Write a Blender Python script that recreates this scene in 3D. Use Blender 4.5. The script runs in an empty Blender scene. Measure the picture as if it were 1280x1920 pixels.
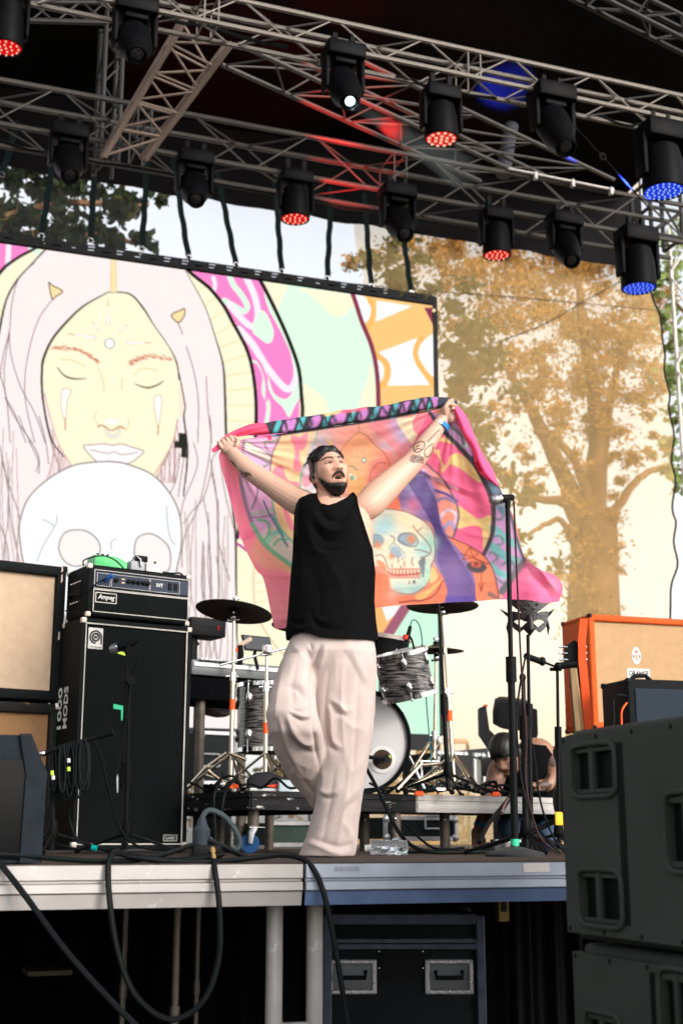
import bpy, bmesh, math, random
import numpy as np
from mathutils import Vector, Matrix, Euler, Quaternion
random.seed(7); RNG = np.random.default_rng(7)
SC = bpy.context.scene
COL = SC.collection
R = math.radians
# ------------------------------------------------------------------ camera
YAW, PITCH, CAMH, F = R(20), math.atan(610/2500), 0.08, 2500.0
CAM = Vector((0, 0, CAMH))
FH = Vector((math.sin(YAW), math.cos(YAW), 0)); RT = Vector((math.cos(YAW), -math.sin(YAW), 0)); ZU = Vector((0, 0, 1))
FW = FH*math.cos(PITCH) + ZU*math.sin(PITCH); UP = ZU*math.cos(PITCH) - FH*math.sin(PITCH)
cam_d = bpy.data.cameras.new('camera'); cam = bpy.data.objects.new('camera', cam_d); COL.objects.link(cam)
cam_d.sensor_fit = 'VERTICAL'; cam_d.sensor_height = 36; cam_d.lens = F/1920*36
cam_d.clip_start = 0.05; cam_d.clip_end = 500
cam.matrix_world = Matrix(((RT.x, UP.x, -FW.x, 0), (RT.y, UP.y, -FW.y, 0), (RT.z, UP.z, -FW.z, CAMH), (0, 0, 0, 1)))
cam_d.dof.use_dof = True; cam_d.dof.focus_distance = 5.75; cam_d.dof.aperture_fstop = 3.2
SC.camera = cam
# ------------------------------------------------------------------ light
SUN_EL, SUN_AZ = 25.0, 27.0      # azimuth: degrees to the right of straight behind the stage front
EXPO = -0.05
w = bpy.data.worlds.new('World'); SC.world = w; w.use_nodes = True
nt = w.node_tree; bg = nt.nodes['Background']
sky = nt.nodes.new('ShaderNodeTexSky'); sky.sky_type = 'NISHITA'; sky.sun_disc = False
sky.sun_elevation = R(SUN_EL); sky.sun_rotation = R(180-SUN_AZ)
sky.air_density = 1.0; sky.dust_density = 3.0; sky.ozone_density = 1.0
hs = nt.nodes.new('ShaderNodeHueSaturation'); hs.inputs['Saturation'].default_value = 0.2; hs.inputs['Value'].default_value = 3.0
nt.links.new(sky.outputs[0], hs.inputs['Color']); nt.links.new(hs.outputs[0], bg.inputs[0])
bg.inputs[1].default_value = 0.12
sl = bpy.data.lights.new('sun', 'SUN'); sl.energy = 1.35; sl.angle = R(9); sl.color = (1.0, 0.90, 0.80)
sun = bpy.data.objects.new('sun', sl); COL.objects.link(sun)
TOSUN = Vector((math.sin(R(SUN_AZ))*math.cos(R(SUN_EL)), -math.cos(R(SUN_AZ))*math.cos(R(SUN_EL)), math.sin(R(SUN_EL))))
sun.rotation_euler = TOSUN.to_track_quat('Z', 'Y').to_euler(); sun.location = (3, -8, 9)
vs = SC.view_settings; vs.view_transform = 'Standard'; vs.look = 'None'; vs.exposure = EXPO; vs.gamma = 1; vs.use_curve_mapping = False
SC.cycles.use_denoising = True
SC.cycles.max_bounces = 8; SC.cycles.transparent_max_bounces = 24
# ------------------------------------------------------------------ pixels to places
def ray(px, py): return FW + RT*((px-640)/F) + UP*((960-py)/F)
def PH(px, py, H):
    d = ray(px, py); return CAM + d*(H/d.dot(FH))
def PY(px, py, Y):
    d = ray(px, py); return CAM + d*(Y/d.y)
def PX(px, py, X):
    d = ray(px, py); return CAM + d*(X/d.x)
def PZ(px, py, z):
    d = ray(px, py); return CAM + d*((z-CAMH)/d.z)
def zat(py, H, px=640): return PH(px, py, H).z
def ground(px, py, H, z=0.0):
    p = PH(px, py, H); return Vector((p.x, p.y, z))
def proj(P):
    P = np.asarray(P, float) - np.array(CAM)
    dz = P @ np.array(FW)
    return 640 + F*(P @ np.array(RT))/dz, 960 - F*(P @ np.array(UP))/dz
# ------------------------------------------------------------------ materials
def s2l(c):
    c = np.asarray(c, float)/255.0
    return np.where(c <= 0.04045, c/12.92, ((c+0.055)/1.055)**2.4)
MATS = {}
def mat(name, col, rough=0.6, metal=0.0, var=0.12, scale=8.0, bump=0.0, bscale=60.0, spec=0.10, wear=None, coat=0.0, stretch=None):
    if name in MATS: return MATS[name]
    m = bpy.data.materials.new(name); m.use_nodes = True; n = m.node_tree; b = n.nodes['Principled BSDF']
    b.inputs['Roughness'].default_value = rough; b.inputs['Metallic'].default_value = metal
    b.inputs['Specular IOR Level'].default_value = spec
    if coat: b.inputs['Coat Weight'].default_value = coat; b.inputs['Coat Roughness'].default_value = 0.15
    tc = n.nodes.new('ShaderNodeTexCoord')
    mp = n.nodes.new('ShaderNodeMapping'); n.links.new(tc.outputs['Object'], mp.inputs['Vector'])
    if stretch: mp.inputs['Scale'].default_value = stretch
    nz = n.nodes.new('ShaderNodeTexNoise'); nz.inputs['Scale'].default_value = scale; nz.inputs['Detail'].default_value = 5
    n.links.new(mp.outputs[0], nz.inputs['Vector'])
    cr = n.nodes.new('ShaderNodeValToRGB')
    c = np.array(col[:3], float)
    cr.color_ramp.elements[0].position = 0.3; cr.color_ramp.elements[1].position = 0.7
    cr.color_ramp.elements[0].color = (*np.clip(c*(1-var), 0, 1), 1); cr.color_ramp.elements[1].color = (*np.clip(c*(1+var), 0, 1), 1)
    n.links.new(nz.outputs['Fac'], cr.inputs[0]); out = cr.outputs[0]
    if wear:
        wc, wt, wsc = wear
        n2 = n.nodes.new('ShaderNodeTexNoise'); n2.inputs['Scale'].default_value = wsc; n2.inputs['Detail'].default_value = 8; n2.inputs['Roughness'].default_value = 0.65
        n.links.new(mp.outputs[0], n2.inputs['Vector'])
        r2 = n.nodes.new('ShaderNodeValToRGB'); r2.color_ramp.elements[0].position = wt; r2.color_ramp.elements[1].position = wt+0.03
        n.links.new(n2.outputs['Fac'], r2.inputs[0])
        mx = n.nodes.new('ShaderNodeMix'); mx.data_type = 'RGBA'; n.links.new(r2.outputs[0], mx.inputs[0]); n.links.new(out, mx.inputs[6]); mx.inputs[7].default_value = (*wc, 1)
        out = mx.outputs[2]
    n.links.new(out, b.inputs['Base Color'])
    rr = n.nodes.new('ShaderNodeMapRange'); rr.inputs[3].default_value = max(0, rough-0.08); rr.inputs[4].default_value = min(1, rough+0.08)
    n.links.new(nz.outputs['Fac'], rr.inputs[0]); n.links.new(rr.outputs[0], b.inputs['Roughness'])
    if bump:
        n3 = n.nodes.new('ShaderNodeTexNoise'); n3.inputs['Scale'].default_value = bscale; n3.inputs['Detail'].default_value = 4
        n.links.new(mp.outputs[0], n3.inputs['Vector'])
        bp = n.nodes.new('ShaderNodeBump'); bp.inputs['Strength'].default_value = bump; bp.inputs['Distance'].default_value = 0.01
        n.links.new(n3.outputs['Fac'], bp.inputs['Height']); n.links.new(bp.outputs[0], b.inputs['Normal'])
    MATS[name] = m; return m
def emit(name, col, strength=1.0):
    if name in MATS: return MATS[name]
    m = bpy.data.materials.new(name); m.use_nodes = True; n = m.node_tree
    n.nodes.remove(n.nodes['Principled BSDF']); e = n.nodes.new('ShaderNodeEmission')
    e.inputs[0].default_value = (*col, 1); e.inputs[1].default_value = strength
    n.links.new(e.outputs[0], n.nodes['Material Output'].inputs[0]); MATS[name] = m; return m
def grille(name, col, dark, sc=300.0, rough=0.8, amt=1.0):
    # woven grille cloth: fine rows of thread
    m = mat(name, col, rough, var=0.08, scale=20); n = m.node_tree; b = n.nodes['Principled BSDF']
    tc = n.nodes.new('ShaderNodeTexCoord'); wv = n.nodes.new('ShaderNodeTexWave'); wv.bands_direction = 'Z'; wv.inputs['Scale'].default_value = sc/6.28; wv.inputs['Distortion'].default_value = 0.6
    n.links.new(tc.outputs['Object'], wv.inputs['Vector'])
    old = b.inputs['Base Color'].links[0].from_socket
    mx = n.nodes.new('ShaderNodeMix'); mx.data_type = 'RGBA'
    mr = n.nodes.new('ShaderNodeMath'); mr.operation = 'MULTIPLY'; mr.inputs[1].default_value = amt
    n.links.new(wv.outputs['Fac'], mr.inputs[0]); n.links.new(mr.outputs[0], mx.inputs[0]); n.links.new(old, mx.inputs[6]); mx.inputs[7].default_value = (*dark, 1)
    n.links.new(mx.outputs[2], b.inputs['Base Color'])
    bp = n.nodes.new('ShaderNodeBump'); bp.inputs['Strength'].default_value = 0.3; bp.inputs['Distance'].default_value = 0.002
    n.links.new(wv.outputs['Fac'], bp.inputs['Height']); n.links.new(bp.outputs[0], b.inputs['Normal'])
    return m
def vcol_mat(name, rough=0.6, kind='diffuse', trans=0.0, clear=0.0, bump=0.0, bscale=400, spec=0.35, sss=0.0):
    m = bpy.data.materials.new(name); m.use_nodes = True; n = m.node_tree; b = n.nodes['Principled BSDF']
    a = n.nodes.new('ShaderNodeVertexColor'); a.layer_name = 'print'
    out = n.nodes['Material Output']
    if kind == 'emit':
        n.nodes.remove(b); e = n.nodes.new('ShaderNodeEmission'); n.links.new(a.outputs[0], e.inputs[0]); e.inputs[1].default_value = trans
        n.links.new(e.outputs[0], out.inputs[0]); MATS[name] = m; return m
    b.inputs['Roughness'].default_value = rough; b.inputs['Specular IOR Level'].default_value = spec
    n.links.new(a.outputs[0], b.inputs['Base Color'])
    if sss:
        b.inputs['Subsurface Weight'].default_value = sss; b.inputs['Subsurface Radius'].default_value = (0.012, 0.005, 0.003); b.inputs['Subsurface Scale'].default_value = 1.0
    if bump:
        tc = n.nodes.new('ShaderNodeTexCoord'); nz = n.nodes.new('ShaderNodeTexNoise'); nz.inputs['Scale'].default_value = bscale
        n.links.new(tc.outputs['Object'], nz.inputs['Vector'])
        bp = n.nodes.new('ShaderNodeBump'); bp.inputs['Strength'].default_value = bump; bp.inputs['Distance'].default_value = 0.002
        n.links.new(nz.outputs['Fac'], bp.inputs['Height']); n.links.new(bp.outputs[0], b.inputs['Normal'])
    last = b.outputs[0]
    if trans:
        t = n.nodes.new('ShaderNodeBsdfTranslucent'); n.links.new(a.outputs[0], t.inputs[0])
        mx = n.nodes.new('ShaderNodeMixShader'); mx.inputs[0].default_value = trans
        n.links.new(last, mx.inputs[1]); n.links.new(t.outputs[0], mx.inputs[2]); last = mx.outputs[0]
    if clear:
        t = n.nodes.new('ShaderNodeBsdfTransparent'); n.links.new(a.outputs[0], t.inputs[0])
        mx = n.nodes.new('ShaderNodeMixShader'); mx.inputs[0].default_value = clear
        n.links.new(last, mx.inputs[1]); n.links.new(t.outputs[0], mx.inputs[2]); last = mx.outputs[0]
    n.links.new(last, out.inputs[0]); MATS[name] = m; return m
# ------------------------------------------------------------------ mesh building
def basis(d):
    d = Vector(d).normalized(); h = Vector((0, 0, 1)) if abs(d.z) < 0.9 else Vector((1, 0, 0))
    a = d.cross(h).normalized(); return a, a.cross(d).normalized(), d
class MB:
    def __init__(s): s.v = []; s.f = []
    def add(s, v, f):
        o = len(s.v); s.v += [Vector(p) for p in v]; s.f += [tuple(i+o for i in q) for q in f]; return s
    def join(s, m, M=None):
        return s.add([(M @ p) if M else p for p in m.v], m.f)
    def box(s, c, size, M=None):
        c = Vector(c); x, y, z = (t/2 for t in size)
        v = [c+Vector((i*x, j*y, k*z)) for i in (-1, 1) for j in (-1, 1) for k in (-1, 1)]
        if M: v = [M @ p for p in v]
        return s.add(v, [(0, 1, 3, 2), (4, 6, 7, 5), (0, 4, 5, 1), (2, 3, 7, 6), (0, 2, 6, 4), (1, 5, 7, 3)])
    def rbox(s, c, size, r=0.01, seg=2, M=None):
        bm = bmesh.new(); bmesh.ops.create_cube(bm, size=1.0)
        for v in bm.verts: v.co = Vector((v.co.x*size[0], v.co.y*size[1], v.co.z*size[2]))
        bmesh.ops.bevel(bm, geom=bm.edges[:], offset=r, segments=seg, profile=0.5, affect='EDGES')
        bm.verts.index_update(); c = Vector(c)
        v = [c+q.co for q in bm.verts]; f = [tuple(q.index for q in g.verts) for g in bm.faces]; bm.free()
        if M: v = [M @ p for p in v]
        return s.add(v, f)
    def rings(s, rs, caps=True, closed=True):
        n = len(rs[0]); o = len(s.v); 
        for g in rs: s.v += [Vector(p) for p in g]
        for i in range(len(rs)-1):
            for j in range(n if closed else n-1):
                a = o+i*n+j; b = o+i*n+(j+1) % n; s.f.append((a, b, b+n, a+n))
        if caps and closed:
            s.f.append(tuple(o+j for j in range(n))[::-1]); e = o+(len(rs)-1)*n; s.f.append(tuple(e+j for j in range(n)))
        return s
    def cyl(s, a, b, r, r2=None, n=10, caps=True):
        a = Vector(a); b = Vector(b); x, y, d = basis(b-a); r2 = r if r2 is None else r2
        cs = [(math.cos(2*math.pi*i/n), math.sin(2*math.pi*i/n)) for i in range(n)]
        return s.rings([[a+(x*c+y*t)*r for c, t in cs], [b+(x*c+y*t)*r2 for c, t in cs]], caps)
    def tube(s, path, r, n=8, caps=True, flat=1.0):
        path = [Vector(p) for p in path]; k = len(path); rs = r if hasattr(r, '__len__') else [r]*k
        x = None; out = []
        for i, p in enumerate(path):
            d = (path[min(i+1, k-1)]-path[max(i-1, 0)]).normalized()
            if x is None: x, y, _ = basis(d)
            else:
                x = x - d*x.dot(d); x = x.normalized() if x.length > 1e-6 else basis(d)[0]
            y = x.cross(d).normalized()
            out.append([p+(x*math.cos(2*math.pi*j/n)+y*math.sin(2*math.pi*j/n)*flat)*rs[i] for j in range(n)])
        return s.rings(out, caps)
    def lathe(s, prof, o, axis=(0, 0, 1), n=24, caps=True):
        o = Vector(o); x, y, d = basis(axis)
        return s.rings([[o+d*z+(x*math.cos(2*math.pi*j/n)+y*math.sin(2*math.pi*j/n))*max(r, 1e-4) for j in range(n)] for r, z in prof], caps)
    def ell(s, c, rad, M=None, nu=16, nv=10):
        c = Vector(c); rs = []
        for i in range(nv+1):
            t = math.pi*(i+0.02)/(nv+0.04); rr = []
            for j in range(nu):
                a = 2*math.pi*j/nu; p = Vector((rad[0]*math.sin(t)*math.cos(a), rad[1]*math.sin(t)*math.sin(a), -rad[2]*math.cos(t)))
                rr.append(c + ((M @ p) if M else p))
            rs.append(rr)
        return s.rings(rs)
    def prism(s, poly, o, ux, uy, un, depth):
        o = Vector(o); ux = Vector(ux); uy = Vector(uy); un = Vector(un); n = len(poly)
        a = [o+ux*p[0]+uy*p[1] for p in poly]; b = [q+un*depth for q in a]
        return s.add(a+b, [tuple(range(n))[::-1], tuple(range(n, 2*n))]+[(i, (i+1) % n, (i+1) % n+n, i+n) for i in range(n)])
    def ring(s, o, axis, R0, r, n=32, m=8):
        o = Vector(o); x, y, d = basis(axis); k = len(s.v)
        for i in range(n):
            a = 2*math.pi*i/n; e = x*math.cos(a)+y*math.sin(a)
            for j in range(m):
                b = 2*math.pi*j/m; s.v.append(o+e*(R0+r*math.cos(b))+d*(r*math.sin(b)))
        for i in range(n):
            for j in range(m):
                i2 = (i+1) % n; j2 = (j+1) % m; s.f.append((k+i*m+j, k+i2*m+j, k+i2*m+j2, k+i*m+j2))
        return s
def mesh_from(name, v, f, m, smooth=True, angle=35):
    me = bpy.data.meshes.new(name); me.from_pydata([tuple(p) for p in v], [], f); me.update()
    bm = bmesh.new(); bm.from_mesh(me); bmesh.ops.recalc_face_normals(bm, faces=bm.faces[:]); bm.to_mesh(me); bm.free()
    if m: me.materials.append(m)
    if smooth:
        me.polygons.foreach_set('use_smooth', [True]*len(me.polygons))
        if angle: me.set_sharp_from_angle(angle=R(angle))
    return me
def put(name, me, parent=None, loc=None):
    o = bpy.data.objects.new(name, me); COL.objects.link(o)
    if loc is not None: o.location = loc
    if parent: o.parent = parent
    return o
def origin_of(o):
    l = Vector(o.location)
    while o.parent: o = o.parent; l += o.location
    return l
def part(root, name, mb, m, smooth=True, angle=35, label=None):
    off = origin_of(root)
    o = put(name, mesh_from(name, [p-off for p in mb.v], mb.f, m, smooth, angle), root)
    if label: o['label'] = label
    return o
def tag(o, label, cat, group=None, kind=None):
    o['label'] = label; o['category'] = cat
    if group: o['group'] = group
    if kind: o['kind'] = kind
    return o
def thing(name, loc, label, cat, group=None):
    o = bpy.data.objects.new(name, None); COL.objects.link(o); o.location = loc; o.empty_display_size = 0.1
    return tag(o, label, cat, group)
def single(name, mb, m, label, cat, group=None, smooth=True, angle=35, base=None):
    b = Vector(base) if base is not None else mb.v[0].copy()
    o = put(name, mesh_from(name, [p-b for p in mb.v], mb.f, m, smooth, angle), None, b); return tag(o, label, cat, group)
def struct(name, mb, m, smooth=False):
    o = put(name, mesh_from(name, mb.v, mb.f, m, smooth)); o['kind'] = 'structure'; return o
def frame(o, deg):
    return Matrix.Translation(o) @ Matrix.Rotation(R(deg), 4, 'Z')
def remesh(mb, voxel, name='tmp'):
    me = bpy.data.meshes.new(name); me.from_pydata([tuple(p) for p in mb.v], [], mb.f); me.update()
    bm = bmesh.new(); bm.from_mesh(me); bmesh.ops.recalc_face_normals(bm, faces=bm.faces[:]); bm.to_mesh(me); bm.free()
    o = bpy.data.objects.new(name, me); COL.objects.link(o)
    md = o.modifiers.new('r', 'REMESH'); md.mode = 'VOXEL'; md.voxel_size = voxel
    dg = bpy.context.evaluated_depsgraph_get(); dg.update()
    r = bpy.data.meshes.new_from_object(o.evaluated_get(dg)); bpy.data.objects.remove(o); bpy.data.meshes.remove(me)
    return r
def get_co(me):
    a = np.empty(len(me.vertices)*3); me.vertices.foreach_get('co', a); return a.reshape(-1, 3)
def get_no(me):
    a = np.empty(len(me.vertices)*3); me.vertices.foreach_get('normal', a); return a.reshape(-1, 3)
def set_co(me, c): me.vertices.foreach_set('co', np.ascontiguousarray(c).ravel()); me.update()
def relax(me, it=2, lam=0.5):
    co = get_co(me); e = np.empty(len(me.edges)*2, dtype=np.int64); me.edges.foreach_get('vertices', e); e = e.reshape(-1, 2)
    cnt = np.bincount(e.ravel(), minlength=len(co))[:, None]; cnt = np.maximum(cnt, 1)
    for _ in range(it):
        acc = np.zeros_like(co)
        for k in range(3):
            acc[:, k] = np.bincount(e[:, 0], co[e[:, 1], k], len(co)) + np.bincount(e[:, 1], co[e[:, 0], k], len(co))
        co = co*(1-lam)+acc/cnt*lam
    set_co(me, co)
def set_print(me, lin):
    a = me.color_attributes.new('print', 'FLOAT_COLOR', 'POINT')
    c = np.ones((len(me.vertices), 4)); c[:, :3] = lin; a.data.foreach_set('color', c.ravel())
def grid_mesh(name, P, lin, m, smooth=True):
    h, w_, _ = P.shape; me = bpy.data.meshes.new(name)
    i = np.arange(h*w_).reshape(h, w_)
    q = np.stack([i[:-1, :-1], i[:-1, 1:], i[1:, 1:], i[1:, :-1]], -1).reshape(-1, 4)
    me.vertices.add(h*w_); me.vertices.foreach_set('co', P.reshape(-1)); n = len(q)
    me.loops.add(n*4); me.loops.foreach_set('vertex_index', q.reshape(-1).astype(np.int32))
    me.polygons.add(n); me.polygons.foreach_set('loop_start', np.arange(0, n*4, 4, dtype=np.int32))
    me.update(calc_edges=True); me.materials.append(m)
    if smooth: me.polygons.foreach_set('use_smooth', [True]*n)
    if lin is not None: set_print(me, lin)
    return me
_txt = {}
def text_mesh(s, bold=0.0):
    k = (s, bold)
    if k in _txt: return _txt[k]
    c = bpy.data.curves.new('txt', 'FONT'); c.body = s; c.resolution_u = 2; c.extrude = 0.0; c.offset = bold; c.fill_mode = 'BOTH'; c.extrude = 0.02
    o = bpy.data.objects.new('txt', c); COL.objects.link(o); dg = bpy.context.evaluated_depsgraph_get(); dg.update()
    me = bpy.data.meshes.new_from_object(o.evaluated_get(dg)); bpy.data.objects.remove(o)
    v = get_co(me); f = [tuple(p.vertices) for p in me.polygons]
    lo = v.min(0); hi = v.max(0); v = v.copy(); v[:, 0] = (v[:, 0]-lo[0])/(hi[0]-lo[0]); v[:, 1] = (v[:, 1]-lo[1])/(hi[1]-lo[1]); v[:, 2] = v[:, 2]-lo[2]
    v[:, 2] /= max(v[:, 2].max(), 1e-6); _txt[k] = (v, f); return _txt[k]
def lettering(mb, s, o, ux, uy, wd, ht, thick=0.0015, bold=0.0, slant=0.0):
    v, f = text_mesh(s, bold); o = Vector(o); ux = Vector(ux).normalized(); uy = Vector(uy).normalized(); un = ux.cross(uy)
    mb.add([o+ux*(p[0]*wd+slant*p[1]*ht)+uy*(p[1]*ht)+un*(p[2]*thick) for p in v], f)
# ------------------------------------------------------------------ flat print: shapes into a colour field
def smooth_line(p, k=6, closed=False):
    p = np.asarray(p, float); n = len(p)
    if n < 3: return p
    out = []
    for i in range(n if closed else n-1):
        if closed: a, b, c, d = p[(i-1) % n], p[i], p[(i+1) % n], p[(i+2) % n]
        else: a, b, c, d = p[max(i-1, 0)], p[i], p[i+1], p[min(i+2, n-1)]
        for t in np.linspace(0, 1, k, endpoint=False):
            out.append(0.5*(2*b+(c-a)*t+(2*a-5*b+4*c-d)*t*t+(3*b-a-3*c+d)*t**3))
    if not closed: out.append(p[-1])
    return np.array(out)
class Canvas:
    def __init__(s, x0, y0, x1, y1, base):
        s.x0, s.y0 = x0, y0; s.w, s.h = int(x1-x0), int(y1-y0); s.a = np.ones((s.h, s.w, 3))*np.array(base, float)/255
    def win(s, p, m):
        x0 = max(int(p[:, 0].min()-s.x0-m), 0); x1 = min(int(p[:, 0].max()-s.x0+m+2), s.w)
        y0 = max(int(p[:, 1].min()-s.y0-m), 0); y1 = min(int(p[:, 1].max()-s.y0+m+2), s.h)
        if x1 <= x0 or y1 <= y0: return None
        X, Y = np.meshgrid(np.arange(x0, x1)+s.x0+0.5, np.arange(y0, y1)+s.y0+0.5); return slice(y0, y1), slice(x0, x1), X, Y
    @staticmethod
    def dist(X, Y, p, w, closed=False):
        d = np.full(X.shape, 1e9); n = len(p)
        for i in range(n if closed else n-1):
            a = p[i]; b = p[(i+1) % n]; e = b-a; L = max((e*e).sum(), 1e-9)
            t = np.clip(((X-a[0])*e[0]+(Y-a[1])*e[1])/L, 0, 1)
            q = np.hypot(X-a[0]-t*e[0], Y-a[1]-t*e[1])
            if w is not None: q = q-(w[i]*(1-t)+w[(i+1) % n]*t)/2
            d = np.minimum(d, q)
        return d
    def blend(s, W, al, col):
        al = al[..., None]; s.a[W[0], W[1]] = s.a[W[0], W[1]]*(1-al)+np.array(col, float)/255*al
    def fill(s, p, col, sm=0, soft=0.7, al=1.0):
        p = np.asarray(p, float)
        if sm: p = smooth_line(p, sm, True)
        W = s.win(p, soft*2+1)
        if W is None: return
        X, Y = W[2], W[3]; ins = np.zeros(X.shape, bool); n = len(p)
        for i in range(n):
            a, b = p[i], p[(i+1) % n]
            if a[1] == b[1]: continue
            c = ((a[1] > Y) != (b[1] > Y)) & (X < (b[0]-a[0])*(Y-a[1])/(b[1]-a[1])+a[0]); ins ^= c
        if soft > 0.8:
            d = s.dist(X, Y, p, None, True); d = np.where(ins, -d, d); A = np.clip(0.5-d/(2*soft), 0, 1)
        else: A = ins.astype(float)
        s.blend(W, A*al, col)
    def line(s, p, col, wd=2.0, sm=5, al=1.0, closed=False, soft=0.7):
        p = np.asarray(p, float); wv = wd
        if sm:
            k = len(p); p2 = smooth_line(p, sm, closed)
            if hasattr(wd, '__len__'): wv = np.interp(np.linspace(0, 1, len(p2)), np.linspace(0, 1, k), wd)
            p = p2
        wv = np.asarray(wv, float)*np.ones(len(p))
        W = s.win(p, wv.max()/2+soft*2+1)
        if W is None: return
        d = s.dist(W[2], W[3], p, wv, closed); s.blend(W, np.clip(0.5-d/(2*soft), 0, 1)*al, col)
    def oval(s, c, r, col, soft=0.7, al=1.0, rot=0):
        t = np.linspace(0, 2*np.pi, 28, endpoint=False); x = r[0]*np.cos(t); y = r[1]*np.sin(t); a = R(rot)
        s.fill(np.stack([c[0]+x*math.cos(a)-y*math.sin(a), c[1]+x*math.sin(a)+y*math.cos(a)], 1), col, 0, soft, al)
    def glow(s, c, r, col, al=1.0):
        W = s.win(np.array([[c[0]-r*2, c[1]-r*2], [c[0]+r*2, c[1]+r*2]], float), 1)
        if W is None: return
        s.blend(W, np.exp(-((W[2]-c[0])**2+(W[3]-c[1])**2)/(r*r))*al, col)
    def soften(s, r):
        k = int(r*2+1); k0 = k//2
        for ax in (0, 1):
            p = np.pad(s.a, [(k0, k0) if i == ax else (0, 0) for i in range(3)], mode='edge'); s.a = sum(np.take(p, range(i, i+s.a.shape[ax]), axis=ax) for i in range(k))/k
    def sample(s, px, py):
        x = np.clip(np.asarray(px)-s.x0-0.5, 0, s.w-1.001); y = np.clip(np.asarray(py)-s.y0-0.5, 0, s.h-1.001)
        i = x.astype(int); j = y.astype(int); u = (x-i)[..., None]; v = (y-j)[..., None]; a = s.a
        c = a[j, i]*(1-u)*(1-v)+a[j, i+1]*u*(1-v)+a[j+1, i]*(1-u)*v+a[j+1, i+1]*u*v
        return s2l(c*255)
def vnoise(x, y, seed, octs=4):
    r = np.random.default_rng(seed); out = np.zeros(np.shape(x))
    for k in range(octs):
        for _ in range(4):
            a = r.uniform(0, 2*np.pi); f = 2.0**k*r.uniform(0.7, 1.3); out += np.sin((x*math.cos(a)+y*math.sin(a))*f+r.uniform(0, 6.28))*0.5**k/4
    return out
# ------------------------------------------------------------------ shared materials
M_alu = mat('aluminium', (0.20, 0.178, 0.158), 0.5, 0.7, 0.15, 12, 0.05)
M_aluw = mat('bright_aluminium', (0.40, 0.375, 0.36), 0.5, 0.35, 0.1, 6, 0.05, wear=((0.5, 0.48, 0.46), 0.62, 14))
M_chrome = mat('chrome', (0.75, 0.75, 0.76), 0.14, 1.0, 0.05)
M_brass = mat('aged_chrome', (0.66, 0.58, 0.44), 0.25, 1.0, 0.1)
M_black = mat('black_plastic', (0.003, 0.0032, 0.0036), 0.55, 0, 0.2, 20, 0.1, 200)
M_blackm = mat('black_metal', (0.0045, 0.005, 0.0055), 0.5, 0.0, 0.2, 30)
M_tolex = mat('black_tolex', (0.004, 0.0055, 0.006), 0.6, 0, 0.25, 30, 0.35, 500, wear=((0.16, 0.15, 0.14), 0.735, 9))
M_rubber = mat('cable_rubber', (0.0035, 0.005, 0.0055), 0.55, 0, 0.3, 25)
M_cloth_black = mat('black_drape', (0.0025, 0.0025, 0.003), 0.95, 0, 0.3, 10, spec=0.02)
M_white = mat('white_print', (0.6, 0.6, 0.58), 0.6, 0, 0.08)
M_orange_tape = mat('orange_tape', (0.85, 0.11, 0.03), 0.6, 0, 0.08)
M_green_tape = mat('green_tape', (0.05, 0.55, 0.28), 0.6, 0, 0.08)
M_teal = mat('teal_tape', (0.0, 0.25, 0.22), 0.6)
M_lime = mat('lime_tape', (0.55, 0.8, 0.08), 0.6)
M_flight = mat('flight_case_panel', (0.004, 0.006, 0.007), 0.55, 0, 0.2, 15, 0.2, 250)
M_case_edge = mat('case_edge_aluminium', (0.36, 0.36, 0.37), 0.4, 0.7, 0.15, 20)
# ================================================================== SETTING
M_ground = mat('trodden_ground', (0.09, 0.08, 0.06), 0.95, 0, 0.35, 0.8, 0.6, 6)
g = MB(); g.add([(-120, -60, -1.4), (120, -60, -1.4), (120, 200, -1.4), (-120, 200, -1.4)], [(0, 1, 2, 3)]); struct('ground', g, M_ground)
YE = 4.24                                     # front edge of the stage
M_deck = mat('stage_plywood', (0.055, 0.042, 0.036), 0.62, 0, 0.35, 6, 0.3, 140, wear=((0.12, 0.10, 0.09), 0.66, 5))
g = MB()
for i in range(-4, 5):
    for j in range(5):
        x0 = 0.33+i*2.0; y0 = YE+0.004+j*2.0
        g.box((x0+1.0-0.0, y0+1.0, -0.0125), (1.994, 1.994, 0.025))
struct('stage_floor', g, M_deck)
# black cloth closing the space under the stage
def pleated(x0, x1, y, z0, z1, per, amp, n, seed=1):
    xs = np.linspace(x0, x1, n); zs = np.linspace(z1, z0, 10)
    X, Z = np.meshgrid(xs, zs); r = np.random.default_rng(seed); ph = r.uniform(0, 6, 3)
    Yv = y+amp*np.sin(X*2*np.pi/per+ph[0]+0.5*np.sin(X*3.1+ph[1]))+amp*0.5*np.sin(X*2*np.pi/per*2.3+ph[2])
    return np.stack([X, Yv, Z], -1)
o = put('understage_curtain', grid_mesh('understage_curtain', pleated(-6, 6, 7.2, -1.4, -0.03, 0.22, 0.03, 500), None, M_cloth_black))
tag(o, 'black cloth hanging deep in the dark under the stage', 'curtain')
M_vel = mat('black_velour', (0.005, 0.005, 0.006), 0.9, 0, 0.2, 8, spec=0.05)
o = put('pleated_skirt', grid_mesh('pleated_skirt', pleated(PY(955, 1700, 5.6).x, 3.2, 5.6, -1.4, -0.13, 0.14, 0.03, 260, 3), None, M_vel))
tag(o, 'black pleated stage skirt beside the dark flight case under the stage', 'curtain')
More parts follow.
